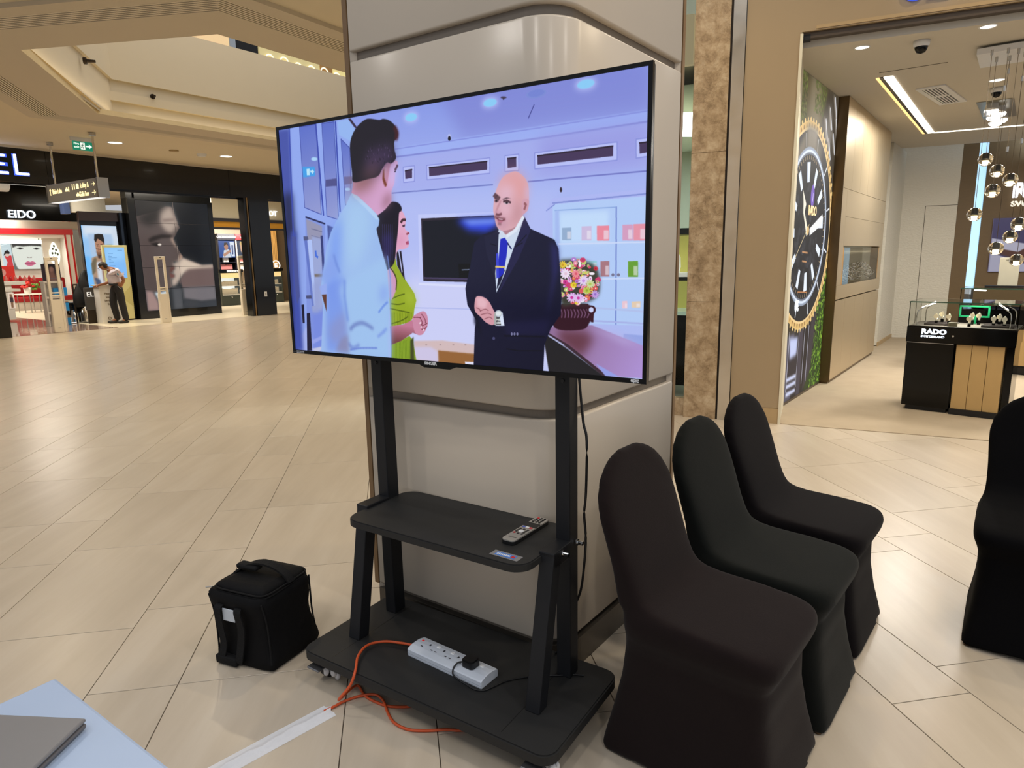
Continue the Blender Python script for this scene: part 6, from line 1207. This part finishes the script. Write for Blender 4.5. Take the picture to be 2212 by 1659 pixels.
T.poly([(1340, 250), (1400, 240), (1430, 480), (1445, 600), (1350, 420)], (26, 20, 34), 2); T.line([(1370, 240), (1410, 500)], 5, (190, 196, 240), 1); T.poly([(1510, 1350), (1550, 1300), (1560, 1590), (1510, 1580)], (66, 74, 30), 3)
T.view(590, 240, 6.144)
T.poly([(1660, 1330), (1690, 1310), (1740, 1400), (1745, 1480), (1740, 1560), (1800, 1615), (1780, 1650), (1785, 1700), (1770, 1720), (1785, 1760), (1780, 1800), (1720, 1830), (1640, 1850), (1600, 1990), (1560, 1990), (1560, 1500)], (228, 170, 200), 1.5, smooth=True)
T.poly([(1640, 1650), (1700, 1620), (1740, 1700), (1700, 1790), (1640, 1800)], (216, 140, 180), 12, .6); T.line([(1685, 1475), (1710, 1440), (1745, 1440)], 8, (70, 40, 50), 1.2, .9, True); T.poly([(1700, 1515), (1740, 1500), (1735, 1530), (1710, 1535)], (60, 40, 60), 1.5); T.line([(1760, 1630), (1790, 1615)], 6, (150, 70, 90), 1.2); T.poly([(1745, 1735), (1785, 1715), (1790, 1765), (1755, 1770)], (176, 76, 110), 1.5)
T.poly([(1370, 1380), (1440, 1330), (1540, 1210), (1640, 1210), (1690, 1270), (1690, 1320), (1660, 1350), (1650, 1500), (1640, 1620), (1620, 1800), (1600, 1990), (1540, 2080), (1480, 2080), (1400, 1800), (1360, 1560)], (22, 16, 32), 2, smooth=True); T.poly([(1420, 1650), (1560, 1600), (1590, 1800), (1500, 2040), (1440, 1900)], (44, 36, 96), 10, .7)
for k in range(6): T.line([(1440+26*k, 1500), (1450+24*k, 1980)], 3, (70, 64, 130), 1.4, .5)
# man in the white shirt
SH_ = (156, 188, 240)
T.poly([(1030, 1090), (1110, 1110), (1300, 1300), (1400, 1440), (1390, 1520), (1355, 1560), (1500, 2100), (1530, 2600), (1500, 3000), (1520, 3350), (620, 3350), (650, 2600), (620, 2350), (700, 1800), (760, 1600), (860, 1400), (960, 1240)], SH_, 2, smooth=False)
T.poly([(1000, 1160), (1110, 1110), (1330, 1330), (1200, 1900), (1000, 2200), (900, 1500)], (168, 204, 242), 30, .9); T.poly([(760, 1600), (900, 1380), (880, 2000), (820, 2600), (700, 2400)], (120, 156, 244), 20, .8); T.poly([(1030, 1080), (1090, 1100), (1300, 1290), (1400, 1430), (1360, 1440), (1200, 1270), (1060, 1140)], (180, 210, 246), 3)
T.view(620, 500, 5.72)
T.poly([(470, 640), (700, 560), (740, 1000), (740, 1490), (480, 1480)], (120, 150, 236), 12, .8); T.poly([(520, 1150), (740, 950), (740, 1300), (600, 1400), (500, 1300)], (140, 150, 206), 16, .8); T.poly([(380, 560), (560, 260), (640, 520), (480, 640)], (136, 164, 238), 10, .8); T.poly([(385, 680), (480, 640), (480, 780), (415, 775)], (150, 172, 240), 3); T.poly([(420, 780), (478, 775), (478, 990)], (96, 56, 44), 2); T.poly([(300, 640), (400, 620), (380, 1000), (320, 1000)], (150, 162, 214), 6, .7)
T.poly([(640, 700), (760, 560), (1200, 300), (1270, 640), (1260, 1000), (1275, 1560), (760, 1500), (730, 1100)], (162, 198, 242), 14, .9); T.poly([(1130, 690), (1240, 650), (1240, 840), (1130, 880)], (140, 170, 240), 14, .8)
T.line([(570, 290), (600, 400), (640, 500)], 10, (110, 140, 220), 4, .8); T.line([(700, 600), (700, 800), (740, 1100)], 10, (110, 140, 224), 5, .8); T.line([(770, 1210), (830, 1150), (930, 1130), (1050, 1200)], 9, (96, 112, 184), 5, .8, True); T.line([(750, 1380), (800, 1440), (880, 1400)], 9, (104, 126, 206), 5, .7, True); T.line([(770, 1460), (900, 1440), (1100, 1440)], 6, (106, 130, 216), 3, .8, True); T.line([(1120, 1000), (1180, 920), (1230, 870)], 7, (110, 146, 230), 3, .8, True); T.line([(1110, 1300), (1180, 1240), (1215, 1200)], 9, (118, 146, 230), 4, .8)
T.poly([(650, 1330), (740, 1270), (760, 1500), (590, 1480)], (140, 138, 176), 8, .8); T.line([(1230, 300), (1265, 560), (1275, 1560)], 5, (120, 150, 230), 2, .7)
# his head and neck
T.view(590, 240, 6.144)
T.poly([(1050, 860), (1540, 620), (1640, 660), (1645, 740), (1610, 800), (1600, 950), (1560, 1060), (1560, 1200), (1480, 1300), (1380, 1380), (1280, 1280), (1110, 1120), (1030, 1085), (1055, 960)], (206, 156, 196), 2, smooth=False, grad=((1100, 900), (1500, 1150), (216, 166, 208)))
T.poly([(1050, 860), (1300, 830), (1320, 980), (1150, 1060), (1040, 1080)], (140, 92, 88), 22, .9); T.poly([(1450, 1150), (1560, 1060), (1560, 1220), (1430, 1330)], (150, 102, 120), 14, .8); T.poly([(1540, 700), (1640, 680), (1610, 900), (1560, 1040), (1530, 900)], (206, 186, 240), 12, .9); T.line([(1640, 715), (1610, 780)], 8, (60, 40, 60), 2, .8); T.ell(1608, 800, 8, 10, (40, 34, 60), 1.2)
T.poly([(1440, 900), (1460, 740), (1520, 670), (1560, 680), (1540, 740), (1520, 860), (1500, 980), (1470, 1000)], (196, 140, 170), 2, smooth=True); T.poly([(1440, 900), (1450, 780), (1470, 760), (1465, 880), (1500, 980), (1475, 1005)], (120, 60, 40), 3); T.poly([(1460, 760), (1510, 690), (1500, 760), (1475, 880)], (214, 164, 190), 4)
T.poly([(1015, 420), (1050, 300), (1110, 200), (1200, 120), (1270, 98), (1400, 115), (1450, 100), (1530, 120), (1600, 180), (1640, 260), (1640, 340), (1600, 400), (1600, 500), (1620, 620), (1560, 690), (1500, 680), (1440, 760), (1380, 860), (1250, 900), (1060, 940), (1040, 820), (1015, 560)], (30, 25, 36), 2, smooth=True)
T.poly([(1240, 520), (1560, 430), (1610, 620), (1530, 680), (1440, 760), (1300, 830), (1200, 760)], (66, 50, 84), 18, .85); T.poly([(1250, 740), (1430, 720), (1380, 850), (1250, 900), (1120, 900)], (110, 76, 80), 22, .8); T.line([(1600, 210), (1635, 290), (1620, 370)], 12, (70, 26, 34), 4, .8, True)
for k in range(40): x = rg.uniform(1200, 1580); y = rg.uniform(430, 680); T.line([(x, y), (x+rg.uniform(-8, 14), y+rg.uniform(14, 34))], 2, rg.choice([(96, 78, 116), (24, 18, 28)]), .8, .6)
TVM = picmat('television_picture', T, .95, .12); TVM.node_tree.nodes['Principled BSDF'].inputs['Specular IOR Level'].default_value = .22
panel('screen', TVM, tv, TX0+.012, TX1-.012, TZ0+.0135, TZ1-.011, .003, .004)
# ------------------------------------------------------------------ remote, power strip, cables, tape
rm = thing('remote_control', 'grey television remote lying on the black shelf', 'remote', S(.7355, .348, .5922), SA+R(90)+R(-2)+R(0))
RMG = mat('remote_grey', (150, 146, 140), .4, noise=.03)
b = MB(); b.rrect(-.108, .108, -.0255, .0255, .002, .012, .014, 5); b.rrect(-.104, .104, -.0225, .0225, 0, .002, .012, 5); b.build('body', BLKP, rm); fpl = MB().rrect(-.107, .107, -.0245, .0245, .012, .016, .014, 5).build('faceplate', RMG, rm)
MB().rrect(.018, .052, -.0246, .0246, .0155, .0166, .003, 2).build('dark_band', BLKP, fpl)
for i in range(4):
    for j in range(3): MB().cyl((.062+.0115*i, -.0125+.0125*j, .016), (.062+.0115*i, -.0125+.0125*j, .0182), .0042, n=8).build('button', BLKP if (i, j) != (3, 2) else RED, fpl)
for i in range(4):
    for j in range(3):
        if (i, j) in ((1, 1), (2, 1)): continue
        MB().bev(-.046+.012*i-.004, -.046+.012*i+.004, -.0145+.0145*j-.0042, -.0145+.0145*j+.0042, .016, .018, .001, 1).build('button', [BLKP, BLKP, RED, mat('btn_green', (60, 150, 90), .4)][(i*3+j) % 4] if i == 0 else BLKP, fpl)
MB().cyl((-.028, 0, .016), (-.028, 0, .0184), .0085, n=14).build('navigation_pad', WHITEP, fpl)
for j, c_ in enumerate(((206, 60, 70), (226, 226, 230), (90, 110, 200))): MB().bev(.004, .014, -.019+.0135*j, -.007+.0135*j, .016, .0178, .001, 1).build('shortcut_button', mat('btn%d' % j, c_, .4), fpl)
text('lettering', 'SINGER', .009, BLKP, fpl, (-.082, .0135, .0162), .0003, rx=0, rz=R(-90))
ps_ = thing('power_strip', 'white four-socket power strip with a black plug, lying on the stand base', 'power strip', S(.522, .199, .1205), SA+R(-3.2))
STW = mat('strip_white', (212, 220, 232), .3, noise=.02)
b = MB(); pr = [(-.043, 0), (-.044, .004), (-.044, .024), (-.041, .028), (-.02, .0335), (0, .035), (.02, .0335), (.041, .028), (.044, .024), (.044, .004), (.043, 0)]
n_ = len(pr); v = [(x, y, z) for x in (-.1655, -.162, .162, .1655) for y, z in [(p[0]*(1 if abs(x) < .164 else .97), p[1] if abs(x) < .164 else p[1]*.94+.001) for p in pr]]
b.add(v, [(i*n_+k, (i+1)*n_+k, (i+1)*n_+(k+1) % n_, i*n_+(k+1) % n_) for i in range(3) for k in range(n_)]+[tuple(range(n_)), tuple(range(4*n_-1, 3*n_-1, -1))]); b.build('housing', STW, ps_)
MB().box(-.1652, .1652, -.0443, .0443, .0105, .0115).build('seam', mat('strip_seam', (150, 158, 170), .4), ps_)
SLOT = mat('slot_dark', (50, 52, 60), .6)
for k in range(4):
    x = -.118+.064*k; b = MB(); b.box(x+.012, x+.018, .004, .013, .0335, .0352); b.box(x-.012, x-.003, -.014, -.0105, .033, .0349); b.box(x+.0305-.012+.015, x+.0305-.012+.024, -.014, -.0105, .033, .0349)
    if k < 3: b.build('socket_slots', SLOT, ps_)
    MB().bev(x+.040, x+.056, .010, .022, .032, .037, .002, 1).build('rocker_switch', mat('switch_white', (236, 238, 240), .25), ps_)
MB().bev(-.150, -.140, .012, .019, .0325, .0355, .001, 1).build('neon_lamp', mat('neon_red', (200, 30, 30), .3, emit=.4), ps_)
pl = thing('mains_plug', 'black mains plug and lead in the last socket of the power strip', 'plug', ps_.location+Vector((0, 0, .0352)), SA+R(-3.2))
b = MB(); b.rrect(.063, .112, -.024, .022, 0, .022, .012, 5); b.rrect(.066, .109, -.021, .019, .022, .026, .011, 5); b.build('plug_body', BLKP, pl)
b = MB(); b.tube([(.066, -.012, .010), (.052, -.024, .008), (.046, -.04, -.004), (.052, -.052, -.018), (.07, -.053, -.027), (.11, -.055, -.031), (.15, -.058, -.0315), (.178, -.045, -.0315), (.192, -.01, -.032), (.21, .04, -.032), (.26, .10, -.032), (.335, .162, -.0325), (.37, .19, -.0325), (.40, .205, -.032)], .0028, 8); b.build('lead', BLKP, pl)
oc = thing('extension_lead', 'orange mains lead looping over the stand base and across the floor', 'cable', SF0, SA)
ORG = mat('cable_orange', (206, 84, 40), .45, noise=.06)
# floor points in the stand frame
pts_ = [(.360, .205, .137), (.30, .196, .133), (.235, .172, .131), (.205, .120, .134), (.225, .055, .134), (.272, -.004, .128), (.272, -.03, .09), (.236, -.052, .035), (0.1964, 0.0644, 0.0055), (0.2625, 0.0396, 0.0055), (0.3199, 0.0349, 0.0055), (0.3809, 0.0447, 0.0055), (0.436, 0.0871, 0.0055), (.33, .10, .006), (.42, .17, .006)]
MB().tube([Vector(p) for p in pts_], .0046, 10).build('lead_loop', ORG, oc)
MB().tube([Vector(p) for p in [(0.2056, -0.0913, 0.0055), (0.2159, -0.0602, 0.0055), (0.2258, -0.0176, 0.0055), (0.2506, 0.0294, 0.0055), (*(0.2962, 0.0546, 0.0055)[:2], .0125), (*(0.3431, 0.0465, 0.0055)[:2], .0125), (0.3944, 0.0148, 0.0055), (0.4454, -0.0089, 0.0055), (0.5018, -0.0096, 0.0055), (0.5502, 0.013, 0.0055), (0.6041, 0.0515, 0.0055), (0.6582, 0.09, 0.0055), (.60, .15, .006)]], .0046, 10).build('lead_tail', ORG, oc)
# taped run on the floor
tp0, tp1 = Vector((-0.8882, 1.732)), Vector((-0.626, 1.996))
td = (tp1-tp0).normalized(); tp0 = tp0-td*.5; tn = Vector((-td.y, td.x)); n_ = 40; v = []; prof = [(-.036, .0004), (-.022, .001), (-.012, .0032), (-.004, .0085), (.003, .0088), (.010, .003), (.024, .001), (.037, .0004)]
rg = random.Random(2)
for i in range(n_+1):
    c = tp0+(tp1-tp0)*(i/n_); wob = .004*math.sin(i*.8)+.003*math.sin(i*1.9)
    for j, (x, z) in enumerate(prof):
        e_ = (rg.uniform(-.012, .012) if i == n_ else 0); xx = x+(wob if 1 < j < 6 else 0); q = c+tn*xx+td*e_; v.append((q.x, q.y, z+(rg.uniform(0, .0012) if 0 < j < 7 else 0)))
m_ = len(prof); b = MB(); b.add(v, [(i*m_+j, i*m_+j+1, (i+1)*m_+j+1, (i+1)*m_+j) for i in range(n_) for j in range(m_-1)], True)
b.add([(p[0], p[1], 0.0001) for p in v], [(i*m_+j, (i+1)*m_+j, (i+1)*m_+j+1, i*m_+j+1) for i in range(n_) for j in range(m_-1)])
tag(b.build('floor_tape', mat('tape_white', (226, 226, 228), .4, noise=.03, bump=.15, bscale=70)), 'strip of wrinkled white tape holding the lead to the floor', 'tape')
# black lead behind the right post
bl = thing('television_lead', 'thin black lead hanging behind the right post of the stand', 'cable', SF0, SA)
MB().tube([(.895, .40, 1.2), (.90, .405, 1.12), (.915, .405, .98), (.930, .40, .92), (.928, .40, .75), (.922, .40, .68), (.928, .40, .60), (.92, .405, .5), (.90, .42, .40), (.872, .425, .33), (.84, .44, .27), (.82, .45, .2), (.80, .452, .135), (.79, .44, .1245)], .0042, 8).build('lead', BLKP, bl)
# ------------------------------------------------------------------ soft black bag
bag = thing('equipment_bag', 'black padded square bag with top handle and white tag, left of the stand', 'bag', (-.975, 2.382, 0), R(-23))
BAGM = mat('bag_nylon', (9, 9, 11), .75, spec=.2, noise=.2, nscale=9, bump=.25, bscale=22); BAGS = mat('bag_strap', (24, 24, 25), .8, spec=.2, noise=.2, bump=.3, bscale=160)
def bagbody(x0, x1, y0, y1, zs):
    b = MB(); nx = 40; v = []
    for z, kx, sh in zs:
        for k in range(nx):
            t = 2*math.pi*k/nx; c_, s_ = math.cos(t), math.sin(t); p_ = 7
            x = math.copysign(abs(c_)**(2/p_), c_); y = math.copysign(abs(s_)**(2/p_), s_)
            wr = 1+.02*math.sin(7*t+z*46)+.016*math.sin(4*t-z*70)
            v.append(((x0+x1)/2+(x1-x0)/2*x*kx*wr+sh, (y0+y1)/2+(y1-y0)/2*y*kx*wr, z))
    m = len(zs); b.add(v, [(i*nx+k, i*nx+(k+1) % nx, (i+1)*nx+(k+1) % nx, (i+1)*nx+k) for i in range(m-1) for k in range(nx)], True); b.add(v, [tuple(range(nx-1, -1, -1)), tuple(range((m-1)*nx, m*nx))]); return b
bagbody(-.138, .138, -.135, .135, [(.002, .98, .012), (.012, 1.05, .012), (.04, 1.02, .008), (.09, .96, .004), (.14, .93, 0), (.2, .96, -.006), (.245, 1.03, -.012), (.265, 1.02, -.014), (.278, .95, -.014)]).build('body', BAGM, bag)
bagbody(-.132, .118, -.12, .13, [(.270, .97, 0), (.285, .98, 0), (.298, .92, 0), (.305, .7, 0)]).build('lid', BAGM, bag)
for x_, y_ in ((-.128, -.124), (.126, -.124), (.126, .124)): MB().tube([(x_+.012, y_*1.06, .014), (x_+.006, y_*.99, .06), (x_, y_*.955, .13), (x_-.004, y_*.98, .2), (x_-.012, y_*1.04, .262)], .0035, 6).build('edge_piping', BAGS, bag)
for z in (.276, .287):
    b = MB(); nx = 40; b.tube([(-.007+.127*math.copysign(abs(math.cos(t))**.3, math.cos(t)), .005+.126*math.copysign(abs(math.sin(t))**.3, math.sin(t)), z) for t in np.linspace(0, 2*math.pi, nx+1)], .0035, 6, sub=1); b.build('zip_piping', BAGS, bag)
def strap(pts, wd, t, nm, m, axis):
    b = MB(); P_ = [Vector(p) for p in spline(pts, False, 5)]; a = Vector(axis)*wd/2; v = []
    for i, p in enumerate(P_):
        d = (P_[min(i+1, len(P_)-1)]-P_[max(i-1, 0)]).normalized(); nn = d.cross(Vector(axis)).normalized()*t/2; v += [tuple(p-a-nn), tuple(p+a-nn), tuple(p+a+nn), tuple(p-a+nn)]
    b.add(v, [(4*i+k, 4*i+(k+1) % 4, 4*i+4+(k+1) % 4, 4*i+4+k) for i in range(len(P_)-1) for k in range(4)]+[(3, 2, 1, 0), tuple(range(4*len(P_)-4, 4*len(P_)))], False); b.build(nm, m, bag)
strap([(-.115, -.01, .30), (-.08, 0, .325), (-.02, .01, .345), (.05, .015, .34), (.1, .02, .315), (.125, .02, .285)], .034, .008, 'top_handle', BAGS, (0, 1, 0))
b = MB(); b.bev(-.11, -.01, -.02, .022, .318, .337, .008, 2, True); b.at((0, 0, 0)); b.build('handle_wrap', BAGS, bag)
for x in (-.075, .008): strap([(x, -.128, .235), (x+.012*(x > 0), -.155, .225), (x+.02*(x > 0), -.15, .16), (x+.01, -.15, .09), (x+.005, -.16, .035), (x-.01, -.15, .015)], .032, .005, 'front_strap', BAGS, (1, 0, 0))
b = MB(); b.bev(-.1, .0, -.165, -.135, .006, .04, .006, 2, True); b.build('strap_loop', BAGS, bag)
b = MB(); b.bev(-.062, -.004, -.146, -.142, .178, .226, .001, 1); b.build('tag', mat('tag_white', (196, 204, 214), .5, noise=.05), bag, 'white cloth tag')
MB().tube([(-.138, -.1, .275), (-.152, -.108, .277), (-.168, -.115, .274)], .003, 6).build('zip_pull', STEEL, bag)
# ------------------------------------------------------------------ table corner and laptop at the lower left
ta = thing('folding_table', 'white table whose corner shows at the lower left, with a laptop on it', 'table', (-.847, 1.103, 0), R(-35))
MB().bev(0, 1.25, -.62, 0, .715, .74, .006, 2).build('table_top', mat('table_white', (168, 186, 212), .35, noise=.02), ta)
for x in (.08, 1.17):
    for y in (-.55, -.07): MB().cyl((x, y, 0), (x, y, .715), .016, n=12).build('leg', STEEL, ta)
lp2 = thing('laptop', 'closed grey laptop lying on the white table corner', 'laptop', (-.700, .963, .7405), R(-5))
LPM = mat('laptop_grey', (128, 126, 126), .4, metal=.3, noise=.03)
MB().bev(-.33, 0, -.23, 0, .002, .011, .004, 2).build('base', mat('laptop_dark', (104, 102, 104), .4, metal=.3), lp2); MB().bev(-.332, 0, -.23, 0, .0125, .019, .003, 2).build('lid', LPM, lp2); MB().box(-.32, -.01, -.225, -.006, 0, .0125).build('gap', BLKP, lp2)
# ------------------------------------------------------------------ covered banquet chairs
CHK = [(0, .215, -.264, .264, 16), (.06, .207, -.252, .254, 14), (.14, .198, -.234, .238, 11), (.25, .192, -.218, .22, 8), (.35, .195, -.216, .21, 7), (.385, .204, -.233, .207, 7), (.41, .214, -.247, .208, 7), (.435, .217, -.25, .21, 7), (.455, .215, -.243, .212, 7), (.466, .211, -.225, .214, 7),
       (.472, .208, -.195, .215, 7), (.476, .206, -.13, .217, 7), (.479, .203, -.04, .22, 7), (.483, .201, .045, .222, 7), (.490, .199, .095, .225, 7), (.505, .197, .128, .228, 6), (.535, .196, .15, .234, 6), (.58, .197, .168, .243, 5), (.62, .199, .183, .252, 5), (.68, .204, .205, .268, 5), (.74, .206, .227, .284, 5), (.79, .197, .244, .296, 5), (.835, .172, .259, .306, 5),
       (.868, .14, .269, .311, 4), (.89, .1, .278, .312, 4), (.904, .052, .286, .31, 4)]
def chair_mesh():
    """one stretched cover: rings from the flared hem over the cushion and up the round-topped back"""
    n = 64; v = []; rings = []
    for i in range(len(CHK)-1):
        for s_ in range(3): rings.append(tuple(a*(1-s_/3)+b_*s_/3 for a, b_ in zip(CHK[i], CHK[i+1])))
    rings.append(CHK[-1])
    for z, hx, yf, yb, p in rings:
        for k in range(n):
            t = 2*math.pi*(k+.5)/n; c_, s_ = math.cos(t), math.sin(t); x = math.copysign(abs(c_)**(2/p), c_); y = math.copysign(abs(s_)**(2/p), s_)
            mid = max(0, min(1, (1-min(abs(x), abs(y)))*1.2)); dz = .05*mid*max(0, 1-z/.2)
            v.append((hx*x, (yf+yb)/2+(yb-yf)/2*y, z+dz))
    m = len(rings); j = MB(); j.add(v, [(i*n+k, i*n+(k+1) % n, (i+1)*n+(k+1) % n, (i+1)*n+k) for i in range(m-1) for k in range(n)]+[tuple(range(n-1, -1, -1)), tuple(range((m-1)*n, m*n))], True)
    t = j.build('joined', mat('bag_strap', ()))
    r_ = t.modifiers.new('r', 'REMESH'); r_.mode = 'VOXEL'; r_.voxel_size = .0085; r_.use_smooth_shade = True
    s_ = t.modifiers.new('s', 'SMOOTH'); s_.factor = .5; s_.iterations = 6
    me = evalmesh(t); bpy.data.objects.remove(t)
    for p in me.polygons: p.use_smooth = True
    me.name = 'stretch_cover'; return me
CHM = chair_mesh()
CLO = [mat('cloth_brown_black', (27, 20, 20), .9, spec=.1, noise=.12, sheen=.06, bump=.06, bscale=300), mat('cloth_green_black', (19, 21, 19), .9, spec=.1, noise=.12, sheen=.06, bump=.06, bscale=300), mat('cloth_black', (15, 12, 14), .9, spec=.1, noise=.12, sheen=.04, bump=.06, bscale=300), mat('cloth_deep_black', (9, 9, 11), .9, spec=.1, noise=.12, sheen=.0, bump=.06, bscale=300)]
FOOT = mat('foot_tip', (86, 66, 44), .4, metal=.4)
def chair(x, y, rz, m, label):
    t = thing('banquet_chair', label, 'chair', (x, y, 0), rz, 'covered banquet chairs')
    me = CHM.copy(); me.materials.clear(); me.materials.append(m); o = bpy.data.objects.new('stretch_cover', me); C.objects.link(o); o.parent = t
    for sx in (-1, 1):
        for y_ in (-.255, .255): MB().cyl((.193*sx, y_*.93, 0), (.192*sx, y_*.92, .03), .011, .012, 10).build('foot', FOOT, t)
    return t

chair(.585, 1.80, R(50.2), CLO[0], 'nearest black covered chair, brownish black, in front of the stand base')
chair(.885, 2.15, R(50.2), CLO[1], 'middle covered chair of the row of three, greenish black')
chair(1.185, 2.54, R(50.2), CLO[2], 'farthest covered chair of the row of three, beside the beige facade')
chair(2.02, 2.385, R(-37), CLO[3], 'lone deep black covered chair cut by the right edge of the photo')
